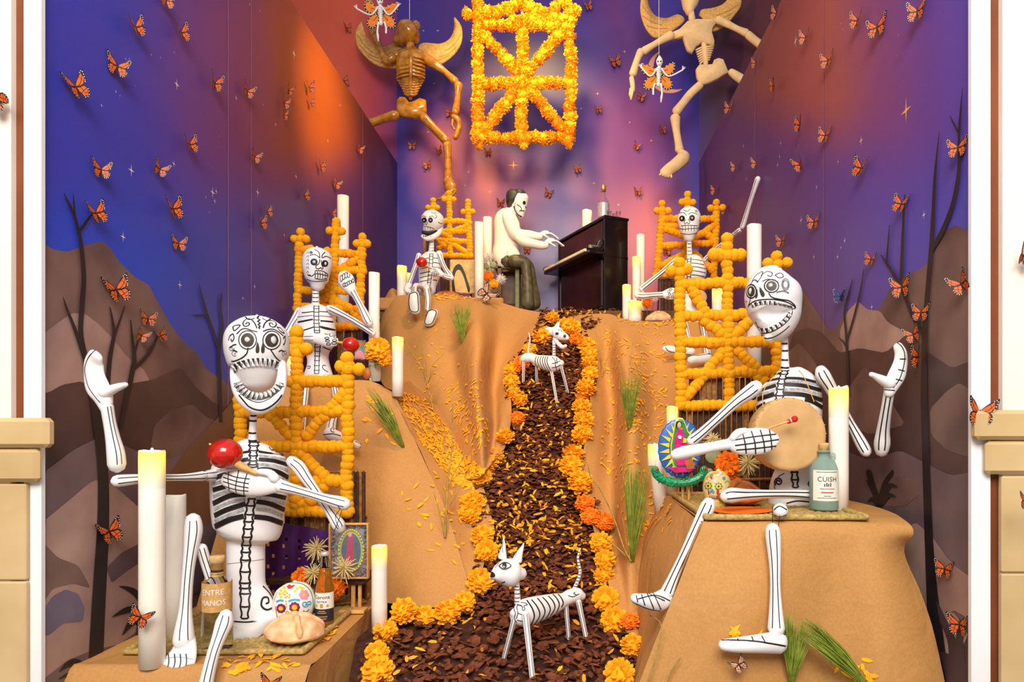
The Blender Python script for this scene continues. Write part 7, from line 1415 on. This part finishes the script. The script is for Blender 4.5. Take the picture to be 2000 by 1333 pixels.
# --- sugar skulls
def cm(nm, c): return mat('icing_'+nm, c, .6, .05, 30)
YEL, PUR, CYA, REDI, PNK, ORA, GRN = cm('yellow', (248, 208, 40)), cm('purple', (120, 30, 100)), cm('cyan', (70, 176, 210)), cm('red', (216, 52, 40)), cm('pink', (240, 150, 170)), cm('orange', (240, 160, 40)), cm('green', (30, 140, 110))
def sskull1():
    z = zc(500, 1000, 4.76); Y = 2.16; root = thing('sugar_skull', 'white sugar skull with purple flower eyes on the left table', 'sugar skull', onp(573, 826+.663*F/Y, -.663), 'painted sugar skulls'); s = S(Y)
    sk = part('skull', root, *tube([(576, 1138, Y, 4), (576, 1141, Y, 18), (576, 1150, Y, 30), (575, 1163, Y, 37), (574, 1178, Y, 39), (573, 1194, Y, 38), (573, 1208, Y, 34), (573, 1222, Y, 28), (573, 826+.663*F/Y-12, Y, 24)], 26, 3), mat('sugar_white', (246, 244, 240), .6, .03, 60, .2))
    pen = Pen(sk)
    for (x, y), r in (((235, 900), 38), ((358, 890), 46)):
        for k in range(9): a = 2*PI*k/9; pen.disc(500+(x+r*.78*math.cos(a))/4.76, 1000+(y+r*.78*math.sin(a))/4.76, 3.2, 3.2, PUR)
        pen.disc(500+x/4.76, 1000+y/4.76, r*.72/4.76, r*.72/4.76, REDI, lift=.002); pen.disc(500+x/4.76, 1000+y/4.76, r*.5/4.76, r*.5/4.76, YEL, lift=.003)
    pen.line(z([(190, 840), (225, 825), (258, 830)]), 4, CYA); pen.line(z([(300, 835), (350, 820), (408, 825)]), 4.2, CYA); pen.fill(z([(285, 700), (310, 680), (330, 690), (362, 682), (345, 705), (308, 722)]), REDI)
    for k in range(6): a = 2*PI*k/6; pen.disc(500+(445+30*math.cos(a))/4.76, 1000+(775+30*math.sin(a))/4.76, 4, 4, PNK)
    pen.disc(500+445/4.76, 1000+775/4.76, 2.6, 2.6, YEL, lift=.002)
    for x, y in ((235, 735), (262, 712), (255, 760), (235, 795), (380, 715), (410, 705), (365, 740), (430, 715), (225, 765), (272, 740)): pen.disc(500+x/4.76, 1000+y/4.76, 3, 2.6, YEL)
    for x, y in ((290, 760), (270, 775), (312, 775), (290, 790), (275, 800), (310, 800), (282, 835), (282, 860), (282, 885)): pen.disc(500+x/4.76, 1000+y/4.76, 2, 1.8, ORA)
    pen.line(z([(278, 975), (278, 940), (292, 925), (305, 945), (302, 980)]), 2.4, ORA); pen.line(z(spiral(455, 860, 32, 1.3)), 2.4, CYA); pen.line(z(spiral(495, 855, 26, 1.2, 2)), 2.4, CYA)
    for a in ([(250, 950), (255, 985)], [(335, 945), (355, 985)]): pen.line(z(a), 2.4, CYA)
    pen.line(z([(425, 940), (470, 930), (490, 905)]), 2.6, REDI); pen.line(z([(440, 920), (465, 955)]), 2.4, REDI); pen.line(z(spiral(475, 1020, 22, 1.2)), 2.2, REDI); pen.line(z([(180, 880), (195, 960), (200, 985)]), 2, REDI)
    pen.line(z([(300, 662), (420, 672), (490, 720), (525, 800), (530, 900), (515, 1000)]), 2.4, GRN); pen.line(z([(172, 830), (185, 780), (205, 745)]), 2.4, PNK)
    pen.done('icing')
sskull1()
def sskull2():
    z = zc(1240, 780, 5.128); Y = 2.2; root = thing('sugar_skull', 'yellow frosted sugar skull with purple stitched mouth on the right table', 'sugar skull', P(1401, 826+.27*F/Y, Y), 'painted sugar skulls')
    sk = part('skull', root, *tube([(1403, 920, Y, 4), (1403, 923, Y, 14), (1402, 932, Y, 23), (1401, 945, Y, 27), (1400, 958, Y, 27), (1400, 968, Y, 24), (1402, 978, Y, 20), (1403, 826+.27*F/Y-6, Y, 18)], 24, 3), cm('pale_yellow', (250, 226, 160)))
    pen = Pen(sk)
    pen.line(z([(690, 830), (740, 760), (830, 725), (920, 760), (965, 850), (950, 950)]), 3.4, YEL); pen.line(z([(720, 800), (790, 745), (880, 750)]), 4, ORA)
    for x, y in ((738, 870), (838, 875)):
        for k in range(8): a = 2*PI*k/8; pen.disc(1240+(x+30*math.cos(a))/5.128, 780+(y+30*math.sin(a))/5.128, 1.8, 1.8, GRN)
        pen.disc(1240+x/5.128, 780+y/5.128, 5, 5, YEL, lift=.002); pen.disc(1240+x/5.128, 780+y/5.128, 1.8, 1.8, BLACK, lift=.003)
    pen.fill(z([(775, 895), (800, 935), (785, 948), (772, 932), (755, 948), (752, 925)]), CYA); pen.line(z([(740, 915), (742, 955)]), 3.4, REDI); pen.line(z([(830, 905), (832, 955)]), 5, REDI)
    pen.line(z([(740, 985), (800, 995), (850, 985)]), 1.6, PUR)
    for x in (748, 765, 782, 800, 817, 835, 850): pen.line(z([(x, 965), (x+3, 1010)]), 1.4, PUR)
    for x, y, m in ((765, 790, REDI), (770, 765, CYA), (835, 765, WHITE), (890, 795, CYA), (800, 820, WHITE), (750, 800, WHITE), (855, 745, WHITE)): pen.disc(1240+x/5.128, 780+y/5.128, 3, 3, m, lift=.002)
    pen.line(z([(900, 840), (930, 820), (950, 850)]), 2.6, cm('lime', (170, 200, 60))); pen.line(z([(820, 1040), (880, 1060), (930, 1040)]), 3, YEL)
    pen.done('icing')
sskull2()
# --- framed picture with sequins
def picture():
    Y = 2.36; root = thing('framed_picture', 'wooden framed sequin picture of a robed figure on the left table', 'picture', P(684, 1200, Y)); x0, x1, y0, y1 = 645, 719, 1024, 1129
    s = S(Y)
    for a, b, wd, ht in (((x0+x1)/2, y0, x1-x0+3, 3.4), ((x0+x1)/2, y1, x1-x0+3, 3.4), (x0, (y0+y1)/2, 3.4, y1-y0), (x1, (y0+y1)/2, 3.4, y1-y0)): part('frame_bar', root, *bbox(P(a, b, Y-.008), wd/s, .022, ht/s, .002), WOODL, False)
    bk = part('backing', root, *bbox(P((x0+x1)/2, (y0+y1)/2, Y), (x1-x0)/s, .008, (y1-y0)/s, .001), mat('foil_backing', (150, 152, 160), .35, .25, 80, metal=.3), False)
    pen = Pen(bk); el = lambda rx, ry, dy=0: [(686+rx*math.cos(2*PI*k/16), 1076+dy+ry*math.sin(2*PI*k/16)) for k in range(16)]
    pen.fill(el(26, 42), cm('pale_green', (176, 186, 130))); pen.fill(el(19, 34), cm('slate', (96, 120, 140)), lift=.002)
    pen.fill([(684, 1042), (690, 1046), (694, 1060), (696, 1082), (698, 1102), (674, 1104), (677, 1080), (679, 1056)], cm('rose', (196, 84, 120)), lift=.003); pen.fill([(690, 1052), (696, 1066), (700, 1100), (693, 1104), (692, 1075)], cm('teal', (90, 130, 120)), lift=.004); pen.disc(684, 1044, 4, 5, cm('face', (222, 176, 150)), lift=.004)
    pen.done('print')
    rnd = random.Random(4); cols = [GRN, REDI, PNK, CYA, EYE, EYE, EYE, mat('magenta_sequin', (220, 20, 150), .3)]
    n = 0
    for k in range(96):
        u = k/96*4; e = u-int(u); q = [(x0+6+e*(x1-x0-12), y0+6), (x1-6, y0+6+e*(y1-y0-12)), (x1-6-e*(x1-x0-12), y1-6), (x0+6, y1-6-e*(y1-y0-12))][int(u)]
        for j in range(1): part('sequin', root, *lathe(P(q[0]+rnd.uniform(-2, 2), q[1]+rnd.uniform(-2, 2), Y-.007-.003*rnd.random()), [(.0042, -.0006), (.005, .0006)], 6), rnd.choice(cols), False)
    for k in range(34):
        a = 2*PI*k/34; part('bead', root, *ball(P(686+24*math.cos(a), 1076+40*math.sin(a), Y-.008), .0036, 8, 5), YEL)
    part('easel_leg', root, *bbox(P(690, 1160, Y+.02), .014, .012, .15, .002), WOODL, False); part('easel_leg', root, *bbox(P(703, 1160, Y+.02), .012, .012, .15, .002), WOODL, False); part('easel_foot', root, *bbox(P(690, 1193, Y), .09, .05, .012, .002), WOODL, False)
picture()
# --- purple cut paper banner
def banner():
    Y = 2.42; V, Fc = [], []; nx, ny = 26, 24
    for j in range(ny+1):
        for i in range(nx+1):
            u, v = i/nx, j/ny; x = 516+(648-516)*u; top = 1016+22*u; bot = 1190-6*u; y = top+(bot-top)*v
            V.append(P(x, y, Y+.012*math.sin(u*16+v*2)+.01*math.sin(v*7+u*4)))
    for j in range(ny):
        for i in range(nx):
            if j in (4, 9, 14, 19) and i % 5 == 3: continue
            if j in (6, 12, 17) and i % 6 == 1: continue
            Fc.append((j*(nx+1)+i, j*(nx+1)+i+1, (j+1)*(nx+1)+i+1, (j+1)*(nx+1)+i))
    solo('cut_paper_banner', V, Fc, mat('purple_tissue', (76, 22, 104), .7, .2, 14), 'purple cut paper banner hung behind the front left skeleton', 'banner')
banner()
# --- cut flowers
CRE = mat('cream_petal', (238, 222, 160), .7, .06, 20); LEAF = mat('grey_green_leaf', (140, 150, 112), .7, .12, 20); STEM = mat('flower_stem', (96, 116, 50), .7, .15, 30)
def mum_geo(c, r, seed):
    rnd = random.Random(seed); g = []
    for i in range(46):
        t = (i+.5)/46; ph = math.acos(1-1.5*t); th = i*2.4; d = Vector((math.sin(ph)*math.cos(th), -math.cos(ph)*.9, math.sin(ph)*math.sin(th))).normalized(); L_ = r*rnd.uniform(.8, 1.1); b = Vector((rnd.uniform(-.3, .3), rnd.uniform(-.2, .3), rnd.uniform(-.4, .2)))*r*.5
        p0, p1, p2 = c+d*r*.1, c+d*L_*.6+b*.25, c+d*L_+b
        g.append(wtube([tuple(p0)+(r*.05,), tuple(p1)+(r*.045,), tuple(p2)+(r*.03,)], 4, 2))
    return join(*g)
def bouquet(label, base, heads, vase, vm, Y):
    root = thing('bouquet', label, 'flowers', base)
    if vase: part('vase', root, *lathe(base, vase, 18), vm)
    for k, (kind, x, y, rpx, dy) in enumerate(heads):
        c = P(x, y, Y+dy); r = rpx/S(Y+dy); t = Vector(base)+Vector((0, 0, (vase[-1][1] if vase else 0)*.8))
        if kind in 'mo': inst('marigold_head', RP.choice(FLW if kind == 'm' else FLO), root, c, (PI/2+RQ.uniform(-.4, .2), RQ.uniform(-.3, .3), RQ.uniform(-.4, .4)), r)
        elif kind == 'c': part('chrysanthemum_head', root, *mum_geo(c, r, k+int(x)), CRE)
        elif kind == 'w': part('white_flower', root, *mum_geo(c, r, k+int(x)), WHITE)
        elif kind == 'l': part('leaf', root, *prism([c+Vector((r*math.cos(2*PI*q/12), 0, r*.85*math.sin(2*PI*q/12))) for q in range(12)], .004), LEAF)
        part('stem', root, *wtube([tuple(t)+(.0025,), tuple((t+c)/2+Vector((0, .01, .01)))+(.0025,), tuple(c+Vector((0, .012, 0)))+(.0022,)], 5, 3), STEM)
b0 = onp(612, 1198, zl); b0.z += .012
bouquet('cream chrysanthemums and orange marigolds behind the beer bottle', b0, [('c', 619, 1073, 25, 0), ('c', 672, 1111, 25, -.05), ('c', 613, 1120, 22, -.03), ('o', 590, 1128, 19, 0), ('o', 656, 1145, 21, 0), ('m', 650, 1160, 15, .02)], [(.03, 0), (.034, .01), (.032, .06), (.026, .09)], mat('brown_jar', (70, 40, 30), .3, .1, 10), b0.y)
b1 = Vector((P(1432, 960, 2.46).x, 2.46, ZC+zr))
bouquet('orange marigold with cream blooms and round leaves behind the right sugar skull', b1, [('o', 1421, 907, 25, 0), ('o', 1428, 928, 18, .02), ('c', 1461, 905, 24, -.02), ('c', 1391, 858, 16, 0), ('c', 1408, 866, 10, 0), ('l', 1394, 892, 17, .02), ('l', 1448, 920, 13, .01), ('l', 1385, 922, 8, 0)], [(.03, 0), (.034, .01), (.032, .05), (.026, .07)], MATS['brown_jar'], 2.42)
b2 = Vector((P(733, 745, 3.05).x, 3.05, ZC+.19))
bouquet('marigolds in a small glass on the middle left ledge', b2, [('m', 738, 682, 23, 0), ('m', 752, 703, 14, .01), ('m', 728, 692, 14, .01)], [(.02, 0), (.024, .005), (.026, .075), (.024, .075)], GLASS, 3.05)
b3 = Vector((P(967, 574, 4.55).x, 4.55, ZC+.816))
bouquet('white and orange flowers in a dark jar left of the pianist', b3, [('w', 955, 502, 11, 0), ('w', 979, 545, 11, 0), ('o', 954, 540, 10, 0), ('o', 921, 538, 12, .05), ('m', 965, 555, 9, 0), ('l', 948, 520, 7, 0), ('l', 963, 517, 7, 0), ('w', 948, 508, 8, 0), ('l', 957, 527, 8, .01)], [(.024, 0), (.03, .01), (.03, .05), (.022, .07)], mat('black_jar', (30, 28, 26), .25, .1, 10), 4.55)
bouquet('orange and white blooms on the bread by the upper right candles', Vector((P(1265, 612, 4.3).x, 4.3, ZC+.616)), [('o', 1264, 592, 10, 0), ('w', 1280, 584, 7, 0)], None, None, 4.3)
# --- portraits and small cards
def portrait():
    Y = 4.56; root = thing('portrait_panel', 'tan portrait panel of a veiled face behind the upper left skeleton', 'picture', P(902, 574, Y)); s = S(Y)
    b = part('panel', root, *bbox(P(903, 541, Y), 48/s, .02, 66/s, .004), mat('aged_print', (214, 178, 112), .7, .15, 30), False); pen = Pen(b, .0015)
    pen.fill([(884, 572), (882, 545), (886, 525), (895, 516), (903, 522), (912, 545), (917, 572)], BLACK); pen.fill([(890, 571), (887, 548), (891, 531), (898, 528), (905, 540), (911, 560), (912, 571)], mat('face_print', (220, 182, 120), .7, .08, 30), lift=.003); pen.done('print')
portrait()
def card():
    Y = 3.18; root = thing('picture_card', 'small blue striped picture card behind the middle left maraca', 'picture', P(704, 744, Y)); b = part('card', root, *bbox(P(704, 684, Y), 22/S(Y), .01, 38/S(Y), .002), mat('teal_card', (120, 160, 160), .6, .2, 40), False); pen = Pen(b)
    for k in range(5): pen.line([(696+k*4, 678), (704+k*3, 667)], 1.2, MARI)
    pen.fill([(694, 690), (705, 685), (714, 698), (712, 702), (694, 702)], PNK); pen.done('print'); part('box', root, *bbox(P(704, 724, Y), 30/S(Y), .05, 40/S(Y), .004), BAMBD, False)
    s2 = thing('orange_fruit_slice', 'dried orange slice leaning beside the marigold glass', 'fruit', P(714, 744, 3.03)); part('slice', s2, *prism([P(716+8*math.cos(2*PI*k/14), 730+12*math.sin(2*PI*k/14), 3.03) for k in range(14)], .012), BRD2)
card()
# --- tin ornament with robed figure and rays
def ornament():
    Y = 2.36; z = zc(1240, 780, 5.128); root = thing('tin_ornament', 'painted tin ornament of a robed figure with blue and yellow rays on the right table', 'ornament', P(1335, 984, Y)); s = S(Y)
    BL = mat('tin_blue', (42, 104, 196), .3, .15, 40, coat=.4); YE = mat('tin_yellow', (244, 214, 40), .3, .06, 20, coat=.4); PK = mat('tin_magenta', (214, 24, 130), .3, .15, 40, coat=.4); GR = mat('tin_green', (30, 158, 74), .3, .2, 40, coat=.4); TI = mat('green_tinsel', (16, 160, 104), .3, .3, 120, coat=.3)
    ell = [(1328+(42+1.5*math.sin(k*PI))*math.cos(2*PI*k/48)*(1+.03*(k % 2)), 876+57*math.sin(2*PI*k/48)*(1+.03*(k % 2))) for k in range(48)]
    b = part('ray_plate', root, *prism([P(x, y, Y) for x, y in ell], .01), BL)
    V, Fc = [], []
    for k in range(20):
        a = 2*PI*(k+.5)/20-PI/2; e = .085; q = [P(1328+rx*math.cos(a+da), 876+ry*math.sin(a+da), Y-.004) for rx, ry, da in ((21, 34, -e*1.6), (41, 56, 0), (21, 34, e*1.6))]; part('ray', root, *prism(q, .004), YE, False)
    body = [(415, 220), (440, 198), (480, 205), (500, 250), (525, 320), (560, 380), (570, 450), (580, 560), (560, 640), (500, 680), (430, 690), (390, 650), (372, 560), (370, 460), (385, 380), (400, 300)]
    def pl(nm, pts, m, dy, th=.006): part(nm, root, *prism([P(x, y, Y+dy) for x, y in z(pts)], th), m, False)
    cx, cy = 470, 440
    pl('gold_edge', [(cx+(x-cx)*1.12, cy+(y-cy)*1.06) for x, y in body], YE, -.008); pl('cloak', body, GR, -.013)
    pl('robe', [(440, 290), (480, 290), (500, 360), (520, 440), (545, 560), (555, 640), (500, 670), (430, 675), (405, 620), (395, 480), (400, 380)], PK, -.018); part('face', root, *ball(P(1240+443/5.128, 780+255/5.128, Y-.016), 7/s, 12, 8, .8, .6, 1.2), mat('tin_face', (226, 176, 140), .5, .05, 10)); pl('hair', [(410, 260), (420, 225), (445, 215), (470, 230), (475, 275), (462, 240), (440, 235), (425, 250), (420, 290)], BLACK, -.022)
    pl('hands', [(430, 375), (450, 360), (470, 375), (465, 400), (440, 400)], WHITE, -.024); pl('sash', [(490, 385), (520, 400), (515, 440), (480, 440)], YE, -.024); pl('angel', [(500, 625), (560, 600), (610, 650), (590, 700), (520, 710)], MATS['bread'] if 'bread' in MATS else BRD2, -.02); pl('skirt', [(330, 690), (450, 680), (620, 690), (560, 730), (400, 740)], PK, -.016)
    V, Fc = [], []
    for k in range(420):
        t = RQ.random(); a = PI*(1-t); x = 1327+48*math.cos(a)+RQ.uniform(-2, 2); y = 918+26*math.sin(a)+RQ.uniform(-7, 7); c = P(x, y, Y-.02+RQ.uniform(-.012, .012)); u = Vector((RQ.uniform(-1, 1), RQ.uniform(-1, 1), RQ.uniform(-1, 1))).normalized(); w_ = u.orthogonal().normalized(); k0 = len(V); L_ = .02; wd = .0022
        V += [c-u*L_/2-w_*wd, c+u*L_/2-w_*wd*.3, c+u*L_/2+w_*wd*.3, c-u*L_/2+w_*wd]; Fc.append((k0, k0+1, k0+2, k0+3))
    core = tube([(1327+48*math.cos(PI*(1-t/10)), 918+26*math.sin(PI*(1-t/10)), Y-.02, 8) for t in range(11)], 8); v2, f2 = join((V, Fc), core); part('tinsel_garland', root, v2, f2, TI, False)['kind'] = 'stuff'
    for x in (1282, 1376): part('red_bead', root, *ball(P(x, 917, Y-.03), 3.5/s, 10, 6), RED)
    for x in (1333, 1345): part('easel_leg', root, *bbox(P(x, 961, Y), .008, .01, 42/s, .001), WOODL, False)
ornament()
pts_ = [(onp(1450+60*math.cos(2*PI*k/20), 998+7*math.sin(2*PI*k/20), zr+.011)) for k in range(20)]
solo('orange_doily', *prism(pts_, .003, Vector((0, 0, 1))), cm('doily', (240, 118, 24)), 'flat orange paper doily under the glazed bread', 'doily', smooth=False)
# --- marigold heads lining the path (things of their own)
PF = [(1079, 622, 13, 0), (1058, 661, 18, 0), (1066, 650, 12, 0), (1035, 685, 14, 0), (1018, 711, 15, 1), (1028, 700, 10, 1), (1000, 724, 15, 0), (999, 747, 15, 0), (1003, 769, 14, 0), (1016, 783, 14, 0), (1011, 819, 15, 1), (987, 854, 17, 0), (966, 893, 18, 0), (952, 908, 21, 0), (940, 932, 20, 0), (924, 984, 23, 0), (918, 1004, 20, 0), (942, 1048, 21, 0), (950, 1077, 21, 0), (937, 1136, 24, 0), (907, 1177, 20, 0), (874, 1198, 24, 0), (829, 1206, 21, 0), (789, 1194, 24, 0), (753, 1234, 22, 0), (736, 1276, 21, 0), (738, 1314, 29, 0)]
PG = [(1116, 641, 18, 0), (1104, 634, 13, 0), (1127, 664, 14, 1), (1146, 676, 17, 0), (1150, 692, 15, 0), (1151, 711, 15, 0), (1152, 731, 15, 0), (1144, 758, 19, 0), (1139, 777, 13, 1), (1136, 797, 18, 0), (1140, 823, 19, 0), (1137, 851, 20, 0), (1120, 890, 22, 0), (1115, 912, 21, 0), (1133, 943, 23, 0), (1142, 985, 18, 1), (1155, 1010, 17, 1), (1181, 1020, 18, 1), (1175, 1062, 21, 0), (1181, 1094, 19, 0), (1180, 1125, 19, 0), (1182, 1171, 24, 0), (1200, 1213, 25, 0), (1231, 1214, 17, 1), (1235, 1262, 22, 0), (1209, 1316, 27, 0)]
def place_head(x, y, r, dark, label):
    g = ground(x, y+r*.5)
    if g is None: return
    Y = g[0].y-.012; s = S(Y)
    o = inst('marigold', RP.choice(FLO if dark else FLW), None, P(x, y, Y), (PI/2*RQ.uniform(.25, .7), RQ.uniform(-.35, .35), RQ.uniform(-.6, .6)), r*1.1/s)
    setp(o, label, 'marigold', 'marigold heads lining the mulch path')
ORD = ['topmost', 'second', 'third', 'fourth', 'fifth', 'sixth', 'seventh', 'eighth', 'ninth', 'tenth', 'eleventh', 'twelfth', 'thirteenth', 'fourteenth', 'fifteenth', 'sixteenth', 'seventeenth', 'eighteenth', 'nineteenth', 'twentieth', 'twenty-first', 'twenty-second', 'twenty-third', 'twenty-fourth', 'twenty-fifth', 'twenty-sixth', 'twenty-seventh']
def lab(side, i, n, dark, y, r):
    seg = 'near the piano' if y < 670 else 'beside the smaller dog' if y < 800 else 'halfway down' if y < 960 else 'on the lower path' if y < 1150 else 'at the path foot'
    pos = ORD[i]+(' from the top' if i else '')
    return ('deep orange' if dark else 'golden yellow')+' marigold head '+seg+', '+pos+' of its '+side+' edge'
for i, (x, y, r, d) in enumerate(sorted(PF, key=lambda q: q[1])): place_head(x, y, r, d, lab('left', i, len(PF), d, y, r))
for i, (x, y, r, d) in enumerate(sorted(PG, key=lambda q: q[1])): place_head(x, y, r, d, lab('right', i, len(PG), d, y, r))
# --- loose petals
def petals(name, label, regions, seed, cast=True):
    rnd = random.Random(seed); V, Fc = [], []
    for poly, n in regions:
        xs, ys = [p[0] for p in poly], [p[1] for p in poly]; k = 0; tries = 0
        while k < n and tries < n*30:
            tries += 1; x, y = rnd.uniform(min(xs), max(xs)), rnd.uniform(min(ys), max(ys)); ins = False; j = len(poly)-1
            for i in range(len(poly)):
                if (poly[i][1] > y) != (poly[j][1] > y) and x < (poly[j][0]-poly[i][0])*(y-poly[i][1])/(poly[j][1]-poly[i][1])+poly[i][0]: ins = not ins
                j = i
            if not ins: continue
            g = ground(x, y)
            if g is None: continue
            k += 1; c, nr = g; u = nr.orthogonal().normalized(); u = Matrix.Rotation(rnd.uniform(0, 6.28), 3, nr) @ u; v = nr.cross(u); L_ = rnd.uniform(.022, .042); wd = rnd.uniform(.004, .007); q = len(V); h = rnd.uniform(.002, .008)
            V += [c-u*L_/2+nr*.002, c-u*L_*.1+v*wd+nr*h, c-u*L_*.1-v*wd+nr*h, c+u*L_*.4+v*wd*.8+nr*h*.9, c+u*L_*.4-v*wd*.8+nr*h*.9, c+u*L_*.52+nr*h*.5]
            Fc += [(q, q+2, q+1), (q+1, q+2, q+4, q+3), (q+3, q+4, q+5)]
    solo(name, V, Fc, PETAL, label, 'petals', kind='stuff', smooth=False)
petals('loose_petals', 'orange marigold petals strewn over the brown mulch path', [([(1010, 690), (1140, 680), (1150, 850), (1110, 930), (1160, 1080), (960, 1090), (950, 960), (1000, 860), (1000, 760)], 420), ([(950, 980), (1150, 980), (1170, 1160), (960, 1160)], 110), ([(740, 1210), (1220, 1180), (1230, 1330), (740, 1330)], 40), ([(1060, 606), (1200, 606), (1180, 612), (1080, 615)], 24)], 1)
petals('loose_petals', 'thick drift of orange petals in the kraft gully left of the path', [([(770, 765), (830, 775), (900, 880), (945, 920), (925, 960), (880, 940), (820, 860)], 620), ([(860, 760), (930, 740), (960, 860), (930, 900)], 120), ([(790, 600), (930, 600), (960, 800), (830, 780)], 40), ([(780, 960), (900, 900), (920, 1120), (850, 1100)], 34), ([(700, 760), (760, 780), (800, 900), (720, 900)], 12)], 2)
petals('loose_petals', 'orange petals scattered on the tall kraft mound right of the path', [([(1170, 640), (1300, 640), (1310, 900), (1220, 960), (1160, 900), (1190, 780)], 230), ([(1215, 800), (1240, 700), (1270, 690), (1250, 850)], 60), ([(1200, 960), (1320, 960), (1310, 1030), (1230, 1060)], 60), ([(1200, 614), (1320, 622), (1320, 640), (1210, 635)], 50)], 3)
petals('loose_petals', 'orange petals lying on the front left mat and kraft edge', [([(420, 1290), (550, 1280), (600, 1300), (450, 1318)], 34), ([(600, 1225), (660, 1222), (650, 1250), (610, 1260)], 26), ([(500, 1265), (560, 1270), (540, 1290)], 10)], 4)
petals('loose_petals', 'orange petals lying around the green mezcal bottle', [([(1520, 985), (1620, 985), (1640, 1004), (1530, 1010)], 60), ([(1390, 1230), (1490, 1230), (1480, 1260)], 5), ([(1620, 1290), (1740, 1290), (1730, 1333), (1640, 1333)], 12)], 6)
petals('loose_petals', 'orange petals on the kraft box of the upper skeletons', [([(850, 572), (930, 572), (930, 590), (850, 585)], 26)], 8)
# --- green grass tufts and dry stalks
GRS = mat('green_grass', (158, 168, 62), .6, .2, 30, c2=(104, 128, 36)); DRY = mat('dry_stalk', (176, 146, 70), .7, .2, 30)
def tuft(label, base, tips, n, Yt=-.05, w_=1.0):
    g = ground(*base) or (P(base[0], base[1], 1.8), None); Yb = g[0].y-.004; rnd = random.Random(int(base[0])); gs = []
    (xa, ya), (xb, yb) = tips
    for i in range(n):
        t = rnd.random(); tx, ty = xa+(xb-xa)*t+rnd.uniform(-4, 4), ya+(yb-ya)*t+rnd.uniform(0, abs(base[1]-ya)*.35); bx_, by_ = base[0]+rnd.uniform(-3, 3), base[1]+rnd.uniform(-3, 3)
        mx, my = (bx_+tx)/2+(tx-bx_)*.12*rnd.uniform(-1, .6), (by_+ty)/2-rnd.uniform(0, 6)
        gs.append(tube([(bx_, by_, Yb, w_*1.1), (mx, my, Yb+Yt*.5-.02*rnd.random(), w_*.9), (tx, ty, Yb+Yt*rnd.uniform(.6, 1.2), w_*.25)], 4, 3, False))
    root = thing('grass_tuft', label, 'grass', g[0], 'grass tufts stuck in the kraft paper'); part('blades', root, *join(*gs), GRS)['kind'] = 'stuff'
tuft('green grass tuft under the upper left skeleton shoes', (904, 668), ((878, 592), (922, 590)), 60, -.03, .8); tuft('long green grass tuft on the left kraft slope below the white candle', (786, 872), ((715, 752), (760, 775)), 60, -.04, 1.0)
tuft('slim green grass tuft on the right mound facing the path', (1229, 838), ((1208, 735), (1252, 725)), 60, -.04, .9); tuft('tall green grass tuft left of the tin ornament', (1235, 1096), ((1216, 890), (1275, 905)), 90, -.04, 1.1)
tuft('upright green grass tuft at the bottom right under the foot', (1545, 1345), ((1520, 1195), (1585, 1210)), 120, -.04, 1.3); tuft('leaning green grass tuft at the bottom right corner of the kraft', (1700, 1345), ((1560, 1200), (1600, 1215)), 110, -.04, 1.3)
def stalk(label, lines):
    gs = []; base = None
    for ln in lines:
        p = []
        for x, y, r in ln:
            g = ground(x, y); Y = (g[0].y if g else (p[-1][2] if p else 3.0))-.02
            p.append((x, y, Y, r))
        Ym = min(q[2] for q in p); p = [(q[0], q[1], q[2]*.3+Ym*.7, q[3]) for q in p]
        gs.append(tube(p, 5, 3)); base = base or P(*p[0][:3])
    root = thing('dry_stalk', label, 'dry stalk', base, 'dry stalks stuck in the kraft paper'); part('stalks', root, *join(*gs), DRY)['kind'] = 'stuff'
stalk('dry branching stalk on the upper left mound', [[(846, 801, 1.8), (838, 765, 1.6), (829, 731, 1.4), (808, 695, 1.1), (788, 665, .6)], [(832, 740, 1.3), (827, 705, 1), (824, 672, .5)], [(834, 750, 1.2), (845, 715, 1), (868, 690, .5)], [(842, 785, 1), (852, 760, .8), (860, 735, .4)]])
stalk('dry stalk rising from the left gully to the path', [[(869, 1048, 2.2), (872, 990, 2), (875, 936, 1.8), (882, 885, 1.4), (884, 790, .8)], [(869, 1046, 1.6), (858, 1000, 1.2), (847, 962, .7)], [(874, 950, 1.2), (893, 915, 1), (915, 880, .6)], [(872, 1000, 1), (895, 960, .8), (915, 922, .4)]])
stalk('dry stalk pair at the top of the right mound', [[(1176, 735, 1.2), (1176, 690, 1.1), (1180, 650, .8), (1183, 622, .4)], [(1176, 730, 1), (1190, 690, .9), (1206, 650, .6), (1215, 636, .3)], [(1176, 720, .9), (1168, 670, .7), (1160, 635, .3)]])
stalk('dry wispy stalks above the slim right grass tuft', [[(1229, 836, 1.2), (1228, 770, 1.1), (1232, 700, .8), (1240, 650, .4)], [(1229, 830, 1.1), (1242, 740, 1), (1262, 670, .5)], [(1229, 826, 1), (1218, 760, .8), (1206, 700, .4)]])
stalk('dry bent stalk left of the tall right grass tuft', [[(1232, 1096, 2), (1219, 1072, 1.8), (1198, 1010, 1.6), (1172, 955, 1.4), (1152, 928, 1.2), (1146, 870, .8)], [(1232, 1096, 1.6), (1205, 1070, 1.4), (1178, 1048, 1)], [(1226, 1080, 1.3), (1222, 1050, 1), (1216, 1012, .7)]])
stalk('dry drooping stalk at the lower right of the path', [[(1264, 1338, 1.8), (1280, 1290, 1.5), (1292, 1240, 1.2), (1288, 1215, 1), (1270, 1203, 1.4)], [(1298, 1338, 2.2), (1312, 1310, 1.8), (1330, 1285, 1)]])
